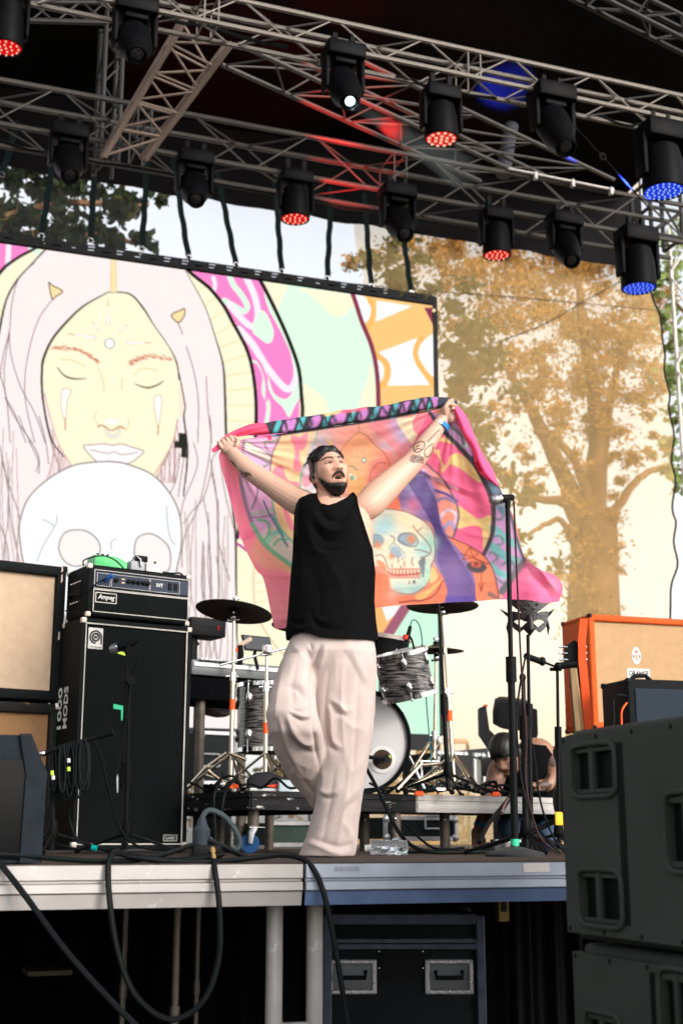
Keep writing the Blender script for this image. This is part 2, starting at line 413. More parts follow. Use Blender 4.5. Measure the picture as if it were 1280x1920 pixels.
# stage edge rails: extruded aluminium profile
prof = [(0, -0.004), (-0.022, -0.004), (-0.022, -0.046), (-0.010, -0.050), (-0.010, -0.056), (-0.022, -0.060), (-0.022, -0.084), (-0.014, -0.088), (-0.006, -0.132), (0, -0.132)]
def edge_rail(x0, x1, label):
    t = thing('stage_edge_rail', (x0, YE, 0), label, 'stage rail', 'aluminium rails along the stage front')
    for nm, pf in (('top_rail', prof[:5]+[(0, -0.056)]), ('middle_rail', [(0, -0.0575), (-0.010, -0.0575)]+prof[5:8]+[(0, -0.088)]), ('bottom_lip', [(0, -0.0895), (-0.0138, -0.0895)]+prof[8:])):
        m = MB(); k = 24; m.rings([[(x0+(x1-x0)*i/k, YE+a, b) for a, b in pf] for i in range(k+1)])
        part(t, nm, m, M_aluw, smooth=False)
    return t
xg = PY(567, 1650, YE).x
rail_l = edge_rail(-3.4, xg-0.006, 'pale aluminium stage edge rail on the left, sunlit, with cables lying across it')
M_railb = mat('blue_lit_rail', (0.36, 0.39, 0.46), 0.5, 0.3, 0.15, 6); M_railc = mat('blue_lit_lip', (0.10, 0.145, 0.26), 0.5, 0.2, 0.3, 4)  # blue light falling on the right rail, put into its colours
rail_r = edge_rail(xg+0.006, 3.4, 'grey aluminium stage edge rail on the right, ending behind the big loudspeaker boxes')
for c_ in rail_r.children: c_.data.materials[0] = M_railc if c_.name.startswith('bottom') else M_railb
m = MB(); p = PY(652, 1628, YE-0.0235); lettering(m, 'EUROTRUSS', p+Vector((-0.045, 0, -0.008)), (1, 0, 0), (0, 0, 1), 0.085, 0.014, 0.0006)
part(rail_r, 'lettering', m, mat('rail_print', (0.25, 0.25, 0.28), 0.5))
m = MB(); p = PY(1005, 1627, YE-0.0228); m.rbox(p, (0.10, 0.002, 0.03), 0.0009, 1); part(rail_r, 'sticker', m, mat('pale_sticker', (0.7, 0.64, 0.6), 0.6))
# legs under the stage
def leg(px, Y, r, label, mt):
    p = PY(px, 1720, Y); t = thing('support_post', (p.x, Y, -1.4), label, 'support post', 'round aluminium posts under the stage')
    m = MB().cyl((p.x, Y, -1.38), (p.x, Y, -0.1), r, n=20); part(t, 'tube', m, mt)
    m = MB().cyl((p.x, Y, -1.4), (p.x, Y, -1.375), r*2, n=20); part(t, 'foot', m, mt)
    m = MB().cyl((p.x, Y, -0.62), (p.x, Y, -0.56), r*1.35, n=20); part(t, 'collar', m, M_alu)
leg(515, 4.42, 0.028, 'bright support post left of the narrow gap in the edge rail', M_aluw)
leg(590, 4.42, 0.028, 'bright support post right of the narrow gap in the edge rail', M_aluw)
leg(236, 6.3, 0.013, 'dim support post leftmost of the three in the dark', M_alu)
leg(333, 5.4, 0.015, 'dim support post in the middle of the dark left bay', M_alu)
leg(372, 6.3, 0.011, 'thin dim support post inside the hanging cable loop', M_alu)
m = MB().box(PY(552, 1926, 4.42)+Vector((0, 0, 0)), (0.12, 0.03, 0.03)); single('leg_coupler', m, M_aluw, 'bright clamp joining the two bright support posts near the bottom', 'clamp')
# ------------------------------------------------------------------ roof
M_tarp = mat('roof_tarpaulin', (0.005, 0.0045, 0.005), 0.85, 0, 0.3, 1.5, 0.15, 3)
t = thing('stage_roof', (0, 10, 7), 'black tarpaulin roof over the whole stage', 'stage roof')
Xn = np.linspace(-9, 9, 60); Yn = np.linspace(5.6, 14.0, 40); X, Y = np.meshgrid(Xn, Yn)
Z = 9.2-(Y-5.6)*0.11+0.03*np.sin(X*2.1)*np.sin(Y*1.7)
o = put('tarpaulin', grid_mesh('tarpaulin', np.stack([X, Y-10, Z-7], -1), None, M_tarp), t)
zv0 = PY(640, 416, 13.9).z
m = MB(); Xv = np.linspace(-9, PY(1205, 480, 13.9).x, 120)
P = np.stack([np.stack([Xv, 13.9+0.02*np.sin(Xv*9)+0*Xv, np.full_like(Xv, z)+0.012*np.sin(Xv*6)*(k == 0)], -1) for k, z in enumerate(np.linspace(zv0, 8.35, 6))])
P -= np.array([0, 10, 7]); o = put('valance', grid_mesh('valance', P, None, M_tarp), t)
# ------------------------------------------------------------------ backdrop mesh
def net_mat(nm, t0, t1, tint, diff):
  bm_ = bpy.data.materials.new(nm); bm_.use_nodes = True; n = bm_.node_tree; b = n.nodes['Principled BSDF']
  tc = n.nodes.new('ShaderNodeTexCoord'); wv = n.nodes.new('ShaderNodeTexWave'); wv.bands_direction = 'Z'; wv.inputs['Scale'].default_value = 9.0; wv.inputs['Distortion'].default_value = 0.35; wv.inputs['Detail'].default_value = 2
  n.links.new(tc.outputs['Object'], wv.inputs['Vector'])
  mr = n.nodes.new('ShaderNodeMapRange'); mr.inputs[3].default_value = t0; mr.inputs[4].default_value = t1; n.links.new(wv.outputs['Fac'], mr.inputs[0])
  b.inputs['Base Color'].default_value = diff; b.inputs['Roughness'].default_value = 0.9; b.inputs['Specular IOR Level'].default_value = 0.05
  tl = n.nodes.new('ShaderNodeBsdfTranslucent'); tl.inputs[0].default_value = diff
  m1 = n.nodes.new('ShaderNodeMixShader'); m1.inputs[0].default_value = 0.3; n.links.new(b.outputs[0], m1.inputs[1]); n.links.new(tl.outputs[0], m1.inputs[2])
  tp = n.nodes.new('ShaderNodeBsdfTransparent'); tp.inputs[0].default_value = tint
  m2 = n.nodes.new('ShaderNodeMixShader'); n.links.new(mr.outputs[0], m2.inputs[0]); n.links.new(m1.outputs[0], m2.inputs[1]); n.links.new(tp.outputs[0], m2.inputs[2])
  n.links.new(m2.outputs[0], n.nodes['Material Output'].inputs[0])
  return bm_
YB = 14.2
edge_px = np.array([(1205, 440), (1221, 547), (1237, 590), (1241, 640), (1245, 667), (1242, 697), (1252, 742), (1248, 767), (1258, 817), (1252, 867), (1260, 899), (1254, 955), (1262, 980), (1258, 1017), (1267, 1059), (1256, 1097), (1256, 1159), (1252, 1300), (1256, 1600)], float)
ep = np.array([PY(a, c, YB) for a, c in smooth_line(edge_px, 4)])
zs = np.linspace(ep[0, 2]+1.2, -0.2, 110); xr = np.interp(-zs, -ep[:, 2], ep[:, 0])
u = np.linspace(0, 1, 160)
P = np.stack([np.stack([-8+(x+8)*u, YB+0.05*np.sin((-8+(x+8)*u)*1.3+z)*1.0, np.full_like(u, z)], -1) for x, z in zip(xr, zs)])
t = thing('backdrop_net', (0, YB, 0), 'tall translucent tan net closing the back of the stage, trees showing through', 'backdrop net')
kc = int(np.argmin(np.abs(P[60, :, 0]-PY(690, 480, YB).x)))
put('net_panel', grid_mesh('net_panel', P[:, :kc+1]-np.array([0, YB, 0]), None, net_mat('clear_net', 0.91, 0.94, (1, 1, 1, 1), (0.5, 0.5, 0.48, 1))), t); put('net_panel', grid_mesh('net_panel', P[:, kc:]-np.array([0, YB, 0]), None, net_mat('golden_net', 0.655, 0.71, (1, 0.92, 0.80, 1), (0.80, 0.56, 0.27, 1))), t)
m = MB().tube([(x+0.012, YB+0.05*math.sin(x*1.3+z), z) for x, z in zip(xr, zs)], 0.014, 6); part(t, 'edge_cord', m, M_rubber)
M_seam = mat('seam', (0.10, 0.07, 0.045), 0.9)
m = MB().tube([PY(a, c, YB-0.07) for a, c in smooth_line([(560, 522), (800, 545), (1000, 560), (1232, 582)], 5)], 0.006, 5); part(t, 'seam', m, M_seam)
m = MB().tube([PY(a, c, YB-0.08) for a, c in smooth_line([(905, 650), (1010, 612), (1100, 562), (1166, 526), (1215, 505)], 5)], 0.007, 5); part(t, 'guy_cord', m, M_seam)
# ------------------------------------------------------------------ trees behind
def leaf_mat(name, rough=0.55):
    m = vcol_mat(name, rough, trans=0.5, spec=0.15); return m
M_leaf = leaf_mat('leaves'); M_bark = mat('bark', (0.19, 0.10, 0.045), 0.9, 0, 0.35, 6, 0.8, 12)
def leaf_mesh(name, clusters, per, size, cols, seed, flat=0.35):
    r = np.random.default_rng(seed); cs = np.array([c for c, _ in clusters]); rs = np.array([q for _, q in clusters])
    n = len(cs)*per; ci = np.repeat(np.arange(len(cs)), per)
    d = r.normal(size=(n, 3)); d /= np.linalg.norm(d, axis=1)[:, None]
    c = cs[ci]+d*(rs[ci]*np.abs(r.normal(0, 0.62, n)+0.12))[:, None]*np.array([1, 1, 0.75])
    a = r.normal(size=(n, 3)); a /= np.linalg.norm(a, axis=1)[:, None]
    b = np.cross(a, r.normal(size=(n, 3))); b /= np.linalg.norm(b, axis=1)[:, None]; nn = np.cross(a, b)
    s = (size*r.uniform(0.6, 1.3, n))[:, None]
    # six-point leaf folded a little along its rib
    pts = [a*-1.0, a*-0.35+b*0.5+nn*0.12, a*0.45+b*0.42+nn*0.12, a*1.0, a*0.45-b*0.42+nn*0.12, a*-0.35-b*0.5+nn*0.12]
    V = np.stack([c+p*s for p in pts], 1).reshape(-1, 3)
    k = np.arange(n)[:, None]*6; q = np.concatenate([k+np.array([[0, 1, 2, 3]]), k+np.array([[0, 3, 4, 5]])], 1).reshape(-1, 4)
    me = bpy.data.meshes.new(name); me.vertices.add(len(V)); me.vertices.foreach_set('co', V.ravel())
    me.loops.add(len(q)*4); me.loops.foreach_set('vertex_index', q.ravel().astype(np.int32))
    me.polygons.add(len(q)); me.polygons.foreach_set('loop_start', np.arange(0, len(q)*4, 4, dtype=np.int32)); me.update(calc_edges=True)
    cols = np.array(cols, float); w_ = r.uniform(0, 1, (n, 1)); pick = cols[r.integers(0, len(cols), n)]; pick2 = cols[r.integers(0, len(cols), n)]
    cc = (pick*w_+pick2*(1-w_))*r.uniform(0.7, 1.25, (n, 1)); set_print(me, np.repeat(cc, 6, 0)); me.materials.append(M_leaf); return me
def limb(mb, pts, r0, r1, n=9):
    p = smooth_line(np.array([tuple(q) for q in pts]), 5); k = len(p); j = RNG.normal(0, 0.012, (k, 3)); j[0] = 0
    mb.tube([Vector(a+b_) for a, b_ in zip(p, j)], list(np.linspace(r0, r1, k)), n)
def px_line(pts, Y, dy=0.0):
    k = len(pts); return [PY(a, c, Y+dy*i/max(k-1, 1)) for i, (a, c) in enumerate(pts)]
YT = 21.0
GOLD = [(0.64, 0.33, 0.07), (0.50, 0.25, 0.05), (0.46, 0.30, 0.065), (0.72, 0.42, 0.12), (0.24, 0.13, 0.03)]  # warm sunlight on the leaves is put into these golds
GREEN = [(0.06, 0.085, 0.03), (0.045, 0.07, 0.028), (0.13, 0.14, 0.035), (0.19, 0.16, 0.04)]
def tree(name, label, trunk, tr, limbs, clusters, per, size, cols, Y, seed, group='trees behind the stage', ivy=None):
    tp_ = px_line(trunk, Y); b0 = Vector((tp_[0].x, Y, -1.4)); t = thing(name, b0, label, 'tree', group)
    m = MB(); limb(m, [b0]+tp_, tr[0], tr[1], 14); part(t, 'trunk', m, M_bark, angle=0)
    for pts, r0, r1, dy in limbs:
        m = MB(); limb(m, px_line(pts, Y, dy), r0, r1); part(t, 'limb', m, M_bark, angle=0)
    me = leaf_mesh('crown', clusters, per, size, cols, seed); set_co(me, get_co(me)-np.array(b0)); put('crown', me, t)
    if ivy:
        me = leaf_mesh('ivy', ivy, 150, size*0.85, cols, seed+5); set_co(me, get_co(me)-np.array(b0)); put('ivy', me, t)
    return t
def cl(seed, pxs, Y, rad, dyr=1.5):
    r = np.random.default_rng(seed); return [(np.array(PY(a+r.normal(0, 8), c+r.normal(0, 8), Y+r.uniform(-dyr, dyr))), rad*k*r.uniform(0.75, 1.25)) for a, c, k in pxs]
r_ = np.random.default_rng(3); blobs = []
for x, y, k, n_ in [(840, 480, 1, 12), (760, 470, .8, 8), (900, 500, 1, 18), (1000, 520, 1.1, 20), (1100, 500, 1.1, 20), (1190, 550, 1, 18), (880, 580, .8, 8), (960, 590, 1, 16), (1060, 610, 1.1, 20), (1160, 640, 1, 18), (1215, 640, .8, 10), (1000, 680, .9, 13), (1090, 715, 1, 17), (1190, 730, 1, 14), (960, 740, .7, 6), (1040, 790, .8, 10), (1115, 820, .8, 11), (1205, 800, .6, 7), (905, 770, .5, 4), (930, 895, .5, 4), (990, 880, .5, 5), (1075, 880, .55, 6), (1160, 860, .5, 5), (1215, 870, .4, 4)]:
    for _ in range(n_): blobs.append((x+r_.normal(0, 36), y+r_.normal(0, 27), k*r_.uniform(0.2, 0.7)))
crown = cl(11, blobs, YT, 0.75, 1.0)
ivy = [(np.array(PY(1112+r_.normal(0, 30)*(1-0.2*(y < 1000)), y, YT+r_.uniform(-0.5, 0.3))), 0.26*r_.uniform(0.7, 1.3)) for y in np.linspace(945, 1250, 46)]
ivy += [(np.array(PY(x, y, YT)), 0.16) for x, y in [(1075, 940), (1065, 900), (1118, 900), (1122, 860), (1150, 930), (1165, 900), (1050, 870)]]
tree('ivy_clad_tree', 'big golden ivy clad tree seen through the net on the right, forked limbs', [(1115, 1300), (1113, 1120), (1115, 960)], (0.62, 0.40),
     [([(1095, 985), (1060, 900), (1012, 800), (975, 730), (930, 650)], 0.20, 0.05, 0.6), ([(1115, 970), (1118, 860), (1112, 740), (1090, 600), (1080, 500)], 0.22, 0.05, -0.4),
      ([(1120, 965), (1128, 850), (1150, 720), (1185, 600)], 0.15, 0.04, 0.4), ([(1140, 980), (1170, 930), (1205, 890), (1255, 872)], 0.10, 0.05, 0.2),
      ([(1085, 1000), (1060, 945), (1020, 938), (970, 935)], 0.13, 0.05, 0.3), ([(1075, 1020), (1050, 975), (1010, 990), (985, 1005)], 0.07, 0.03, -0.3),
      ([(1105, 970), (1085, 880), (1040, 820), (1000, 810)], 0.11, 0.04, -0.5)], crown, 130, 0.045, GOLD, YT, 21, ivy=ivy)
blobs = []
for x, y, k, n_ in [(845, 650, 1, 6), (880, 640, .9, 4), (860, 720, .9, 5), (900, 700, .8, 5), (840, 790, .8, 5), (885, 800, .8, 4), (860, 850, .9, 5), (905, 870, .9, 6), (930, 700, .8, 4), (950, 930, .6, 3), (880, 920, .7, 4), (735, 500, .7, 5), (700, 520, .6, 3), (780, 520, .8, 5), (830, 560, .7, 5), (1005, 1040, .5, 3), (985, 1075, .4, 2)]:
    for _ in range(n_): blobs.append((x+r_.normal(0, 22), y+r_.normal(0, 22), k*r_.uniform(0.35, 0.8)))
tree('loose_tree', 'dark green loose tree between the screen edge and the golden tree', [(800, 1300), (800, 1000), (815, 800)], (0.22, 0.14),
     [([(815, 800), (850, 740), (900, 700), (960, 690)], 0.09, 0.03, 0), ([(812, 830), (860, 850), (920, 880), (980, 935)], 0.08, 0.03, 0), ([(815, 790), (800, 650), (770, 530)], 0.09, 0.03, 0)],
     cl(12, blobs, 19, 0.55, 1.0), 60, 0.075, GREEN, 19, 23)
DARK = [(0.018, 0.034, 0.014), (0.014, 0.026, 0.012), (0.03, 0.045, 0.014), (0.06, 0.06, 0.014)]
blobs = []
for x, y, k, n_ in [(20, 330, 1, 8), (70, 340, 1, 8), (130, 350, 1, 9), (60, 410, 1, 8), (130, 420, 1, 8), (190, 390, .9, 7), (200, 440, .8, 5), (20, 430, 1, 6), (235, 370, .6, 4), (285, 385, .4, 2), (250, 400, .5, 3), (270, 455, .5, 3), (60, 280, 1, 6), (150, 300, 1, 6), (-60, 350, 1, 8), (-80, 430, 1, 6)]:
    for _ in range(n_): blobs.append((x+r_.normal(0, 16), y+r_.normal(0, 16), k*r_.uniform(0.5, 0.9)))
tree('broad_leaved_tree', 'dark broad leaved tree behind the hanging straps at top left', [(-60, 900), (-60, 600), (-40, 450)], (0.35, 0.22),
     [([(-40, 450), (40, 400), (140, 380), (280, 385)], 0.10, 0.02, 0), ([(-40, 460), (60, 440), (180, 440), (275, 460)], 0.09, 0.02, 0)],
     cl(13, blobs, 16.4, 0.30, 0.5), 26, 0.085, DARK, 16.4, 24)
PALE = [(0.34, 0.42, 0.14), (0.26, 0.36, 0.12), (0.42, 0.46, 0.2)]
blobs = [(1255+r_.normal(0, 14), y, r_.uniform(0.3, 0.7)) for y in list(np.linspace(430, 720, 20))+[760, 800, 830, 870, 880, 900, 905]] + [(1330+r_.normal(0, 30), y, r_.uniform(0.5, 0.9)) for y in np.linspace(380, 900, 24)]
tree('pale_leaved_tree', 'pale green tree outside the right end of the net behind the white tower', [(1340, 1300), (1335, 1000), (1330, 700)], (0.25, 0.15),
     [([(1330, 720), (1300, 620), (1262, 560)], 0.07, 0.02, 0), ([(1330, 900), (1290, 880), (1262, 880)], 0.06, 0.02, 0)], cl(14, blobs, 19, 0.5, 0.8), 32, 0.085, PALE, 19, 25)
# low hedge far behind
cs = [(np.array(((x, 27+r_.uniform(-1.5, 1.5), -1.2+r_.uniform(0, 2.6)))), r_.uniform(0.5, 0.9)) for x in np.linspace(-4, 24, 170)]
o = put('far_hedge', leaf_mesh('far_hedge', cs, 50, 0.10, [(0.16, 0.11, 0.035), (0.2, 0.12, 0.05), (0.10, 0.08, 0.03)], 31)); tag(o, 'low brown hedge far behind the net', 'hedge', None, 'stuff')
# ------------------------------------------------------------------ trusses
_u = MB().cyl((0, 0, 0), (0, 0, 1), 1, n=8); UNIT_V, UNIT_F = _u.v, _u.f
UNIT = mesh_from('brace', UNIT_V, UNIT_F, M_alu)
M_alu_d = mat('shaded_aluminium', (0.045, 0.043, 0.042), 0.5, 0.7, 0.2, 10, 0.05)  # darkest copy: shade on the dim trusses put into the colour
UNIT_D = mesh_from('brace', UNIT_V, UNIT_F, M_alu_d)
M_alu_p = mat('sunlit_aluminium', (0.25, 0.19, 0.155), 0.5, 0.5, 0.15, 10)  # pink sunlight on the ladder truss put into its colour
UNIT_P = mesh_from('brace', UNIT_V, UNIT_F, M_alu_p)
M_alu_m = mat('dim_aluminium', (0.085, 0.078, 0.072), 0.5, 0.7, 0.2, 10)  # darker copy: under-roof shade put into rear and rafter truss colour
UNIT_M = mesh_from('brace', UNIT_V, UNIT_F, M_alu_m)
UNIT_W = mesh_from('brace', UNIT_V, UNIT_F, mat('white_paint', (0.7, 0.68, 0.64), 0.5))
def strut(t, name, me, a, b, r):
    a = Vector(a); b = Vector(b); o = put(name, me, t)
    q = Vector((0, 0, 1)).rotation_difference(b-a)
    o.matrix_basis = Matrix.Translation(a-origin_of(t)) @ q.to_matrix().to_4x4() @ Matrix.Diagonal((r, r, (b-a).length, 1)); return o
def truss(name, label, chords, rc, rb, n, unit=None, faces=((0, 1), (1, 2), (2, 3), (3, 0)), posts=(), group='aluminium trusses under the roof', cat='truss', phase=(0, 1, 0, 1)):
    unit = unit or UNIT; chords = [(Vector(a), Vector(b)) for a, b in chords]; t = thing(name, chords[0][0], label, cat, group)
    for a, b in chords: strut(t, 'chord', unit, a, b, rc)
    for fi, (i, j) in enumerate(faces):
        A, B = chords[i]; C, D = chords[j]
        for k in range(n):
            u0 = (k+0.06)/n; u1 = (k+0.94)/n; up = (k+phase[fi]) % 2
            p = (A.lerp(B, u0), C.lerp(D, u1)) if up else (C.lerp(D, u0), A.lerp(B, u1))
            strut(t, 'brace', unit, p[0], p[1], rb)
        for u in posts: strut(t, 'post', unit, A.lerp(B, u), C.lerp(D, u), rb)
    return t
def xline(zl, Y, x0, x1): return ((x0, Y, zl), (x1, Y, zl))
Y1 = 8.35; z1t = PY(960, 111, Y1).z; z1b = PY(960, 159, Y1).z; s1 = z1t-z1b
x1a, x1b = PY(-260, 0, Y1).x, PY(1400, 215, Y1).x
n1 = int(round((x1b-x1a)/(s1*1.62)))
T1 = truss('lighting_truss', 'front lighting truss running across the top of the picture, four moving lights hanging from it', [xline(z1t, Y1, x1a, x1b), xline(z1b, Y1, x1a, x1b), xline(z1b, Y1+s1, x1a, x1b), xline(z1t, Y1+s1, x1a, x1b)], 0.020, 0.0068, n1, posts=(0.33, 0.345, 0.63, 0.645))
Y2 = 9.75; z2t = PY(640, 267, Y2).z; z2b = PY(640, 343, Y2).z; s2 = z2t-z2b
x2a, x2b = PY(-300, 200, Y2).x, PY(1290, 400, Y2).x
n2 = int(round((x2b-x2a)/(s2*1.0*1.4)))
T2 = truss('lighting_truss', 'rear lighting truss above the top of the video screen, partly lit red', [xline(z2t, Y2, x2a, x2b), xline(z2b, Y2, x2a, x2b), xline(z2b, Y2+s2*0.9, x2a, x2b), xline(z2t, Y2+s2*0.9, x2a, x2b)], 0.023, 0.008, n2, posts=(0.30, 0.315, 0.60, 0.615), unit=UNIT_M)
a1, b1, a2, b2 = PY(353, 28, 8.75), PY(196, 294, 9.45), PY(436, 80, 8.75), PY(273, 299, 9.45)
off = Vector((0.02, 0.30, 0.16))
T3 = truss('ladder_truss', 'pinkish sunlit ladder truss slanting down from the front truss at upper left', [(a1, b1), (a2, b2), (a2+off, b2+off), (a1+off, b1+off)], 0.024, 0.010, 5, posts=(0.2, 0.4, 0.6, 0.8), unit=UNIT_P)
z4 = 6.05
def pz_line(p, q, z): return (PZ(p[0], p[1], z), PZ(q[0], q[1], z))
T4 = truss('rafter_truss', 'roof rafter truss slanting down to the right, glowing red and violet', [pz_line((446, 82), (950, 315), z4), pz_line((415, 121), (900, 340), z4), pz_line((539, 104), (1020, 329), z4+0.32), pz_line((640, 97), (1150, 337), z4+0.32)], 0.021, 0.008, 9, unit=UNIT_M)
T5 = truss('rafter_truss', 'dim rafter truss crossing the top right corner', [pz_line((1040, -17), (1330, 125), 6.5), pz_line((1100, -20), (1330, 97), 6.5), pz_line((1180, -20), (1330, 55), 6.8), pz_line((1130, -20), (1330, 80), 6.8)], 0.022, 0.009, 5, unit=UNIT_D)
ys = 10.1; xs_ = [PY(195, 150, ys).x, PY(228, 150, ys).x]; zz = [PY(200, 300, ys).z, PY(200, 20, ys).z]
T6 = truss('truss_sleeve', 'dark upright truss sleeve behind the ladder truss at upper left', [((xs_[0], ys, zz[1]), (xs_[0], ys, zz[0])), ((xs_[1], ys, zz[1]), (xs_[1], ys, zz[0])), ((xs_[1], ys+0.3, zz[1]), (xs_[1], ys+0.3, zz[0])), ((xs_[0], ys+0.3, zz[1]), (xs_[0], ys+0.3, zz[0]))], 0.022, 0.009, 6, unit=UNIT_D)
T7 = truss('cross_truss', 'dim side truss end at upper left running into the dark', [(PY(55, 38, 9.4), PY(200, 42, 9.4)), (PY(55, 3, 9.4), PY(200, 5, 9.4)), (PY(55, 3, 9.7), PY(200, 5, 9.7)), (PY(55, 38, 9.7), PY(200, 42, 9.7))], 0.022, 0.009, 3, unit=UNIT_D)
# cable tray clips: an extra pipe clipped above the rear truss
t = thing('pipe', PY(950, 315, Y2-0.03), 'short pale pipe clamped on top of the rear truss at right', 'pipe')
pa, pb = PY(952, 316, Y2-0.05), PY(1150, 356, Y2-0.05); part(t, 'tube', MB().cyl(pa, pb, 0.013, n=12), M_aluw)
for u in (0.25, 0.6, 0.97):
    p = pa.lerp(pb, u); part(t, 'clamp', MB().rbox(p+Vector((0, 0, -0.02)), (0.035, 0.045, 0.075), 0.008, 2), M_aluw)
# dark column under roof right of centre + cable with shackle
m = MB().cyl(PY(958, 235, 10.6), PY(942, 330, 10.6), 0.07, n=16); single('roof_post', m, mat('dark_post', (0.05, 0.05, 0.06), 0.6), 'short dark post between the two lighting trusses right of centre', 'post')
t = thing('steel_cable', PY(1078, 240, 8.9), 'thin steel cable with a shackle slanting under the roof at right', 'cable')
part(t, 'wire', MB().tube([PY(a, c, 8.9) for a, c in [(1075, 235), (1120, 284), (1130, 295), (1220, 395)]], 0.007, 6), M_blackm)
part(t, 'shackle', MB().ring(PY(1129, 294, 8.9), (0, 1, 0), 0.028, 0.010, 16, 6), M_blackm)
# white tower at the right edge
YW = 13.2
def twr(px, py, dy=0): return PY(px, py, YW+dy)
A0, A1, B0, B1 = twr(1252, 430), twr(1282, 1250), twr(1305, 430), twr(1335, 1250)
for q in (A1, B1): q.z = A1.z
A1.x = A0.x; B1.x = B0.x
D_ = Vector((0, -0.4, 0))
T8 = truss('tower_truss', 'white upright tower truss at the right edge beyond the net', [(A0, A1), (B0, B1), (B0+D_, B1+D_), (A0+D_, A1+D_)], 0.025, 0.012, 9, unit=UNIT_W, group=None)
c0 = PY(1243, 400, 11.0)
t = thing('tower_truss', c0, 'dark tower block under the blue light at right, joining the truss', 'truss')
for dx in (-0.16, 0.22):
    for dy in (0, 0.35): strut(t, 'chord', UNIT_D, c0+Vector((dx, dy, -0.25)), c0+Vector((dx, dy, 0.35)), 0.024)
for z in (-0.25, 0.05, 0.35):
    strut(t, 'brace', UNIT_D, c0+Vector((-0.16, 0, z)), c0+Vector((0.22, 0, z)), 0.02); strut(t, 'brace', UNIT_D, c0+Vector((-0.16, 0, z)), c0+Vector((-0.16, 0.35, z)), 0.02); strut(t, 'brace', UNIT_D, c0+Vector((0.22, 0, z)), c0+Vector((0.22, 0.35, z)), 0.02)
strut(t, 'brace', UNIT_D, c0+Vector((-0.16, 0, 0.35)), c0+Vector((0.22, 0, -0.25)), 0.014); strut(t, 'brace', UNIT_D, c0+Vector((-0.16, 0, -0.25)), c0+Vector((0.22, 0, 0.05)), 0.014)
# rear guard rail
p = PY(860, 1390, 14.8); m = MB()
t = thing('guard_rail', (p.x, 14.8, p.z), 'pinkish guard rail low behind the drum kit', 'railing')
part(t, 'rail', MB().cyl((-4, 14.8, p.z), (7, 14.8, p.z), 0.03, n=10), mat('pink_paint', (0.55, 0.33, 0.28), 0.6))
for x in np.arange(-4, 7.1, 1.0): part(t, 'post', MB().cyl((x, 14.8, -1.4), (x, 14.8, p.z), 0.02, n=8), M_alu_d)
# sagging cables tied along the trusses
def swag(pts, Y, r, label):
    p = smooth_line(np.array([tuple(PY(a, c, Y)) for a, c in pts]), 5); single('truss_cable', MB().tube([Vector(q) for q in p], r, 6), M_rubber, label, 'cable', 'cables tied along the trusses')
swag([(1120, 212), (1145, 226), (1180, 236), (1215, 230), (1235, 244), (1275, 252), (1330, 262)], Y1+s1-0.02, 0.011, 'black cable sagging under the right end of the front truss')
swag([(742, 143), (770, 148), (800, 162), (840, 166), (880, 178), (930, 184)], Y1+s1-0.02, 0.011, 'black cable lying along the front truss over the red light')
swag([(300, 24), (330, 40), (360, 46), (400, 52), (440, 66), (470, 74), (500, 82), (540, 88)], Y1+0.1, 0.014, 'black cable bundle inside the front truss above the ladder truss')
swag([(0, 262), (60, 282), (120, 288), (180, 305), (240, 312), (320, 326), (420, 348), (520, 366)], Y2+s2*0.9-0.03, 0.012, 'black cable following the rear truss at left')
swag([(560, 366), (640, 390), (700, 396), (780, 418), (880, 432), (960, 448)], Y2+s2*0.9-0.03, 0.012, 'black cable following the rear truss at right')
# ================================================================== VIDEO SCREEN
YL = 13.0
PINK = (254, 240, 238); CREAM = (255, 249, 216); MAG = (255, 140, 208); MINT = (226, 255, 230); WPK = (255, 240, 250); INK = (30, 26, 22); GRY = (150, 140, 140); MAROON = (140, 60, 82); ORG = (255, 204, 130)
c = Canvas(-430, 430, 850, 1400, CREAM)
L = lambda *p: np.array(p, float)
# marble rings left and right of the head
lineA = L((300, 440), (330, 474), (353, 507), (387, 535), (400, 548), (420, 574), (434, 600), (465, 661), (478, 727), (480, 795), (474, 860), (455, 940), (445, 1010))
lineB = L((300, 440), (335, 480), (348, 507), (384, 574), (403, 630), (418, 683), (422, 740), (424, 810), (428, 880), (436, 950), (442, 1010), (443, 1125), (446, 1260), (450, 1400))
lineC = L((470, 500), (491, 531), (520, 589), (544, 644), (560, 692), (565, 741), (567, 775), (562, 850), (545, 930), (515, 1010), (480, 1060))
lineD = L((640, 500), (663, 557), (678, 603), (696, 648), (706, 696), (709, 758), (706, 850), (700, 950))
sc_ = smooth_line
c.fill(np.concatenate([sc_(lineA, 5), sc_(lineC, 5)[::-1]]), MAG)
def cr4(*p): return np.array([(400+a/2.909, 500+b/2.909) for a, b in p], float)
for pts, col, wd in [(cr4((85, 40), (110, 100), (150, 150), (185, 215), (165, 245), (130, 225), (60, 185)), MINT, 11), (cr4((180, 60), (225, 160), (242, 260), (222, 325), (170, 300), (90, 210)), WPK, 12),
                     (cr4((140, 340), (215, 425), (300, 560), (395, 665), (440, 640), (455, 560), (430, 430)), WPK, 13), (cr4((0, 60), (10, 100), (0, 140)), WPK, 8),
                     (cr4((215, 510), (250, 530), (280, 600), (275, 680), (300, 760), (285, 880)), MINT, 8), (cr4((205, 500), (240, 510), (270, 560), (290, 640), (290, 730)), MAG, 5)]:
    c.line(pts, col, wd, 6)
c.fill(cr4((255, 240), (295, 265), (328, 350), (320, 405), (292, 418), (250, 390), (212, 345)), MINT, 5)
c.fill(cr4((300, 600), (330, 690), (400, 720), (455, 640), (472, 600), (478, 690), (440, 770), (412, 822), (380, 770), (330, 720), (300, 660)), MINT, 4)
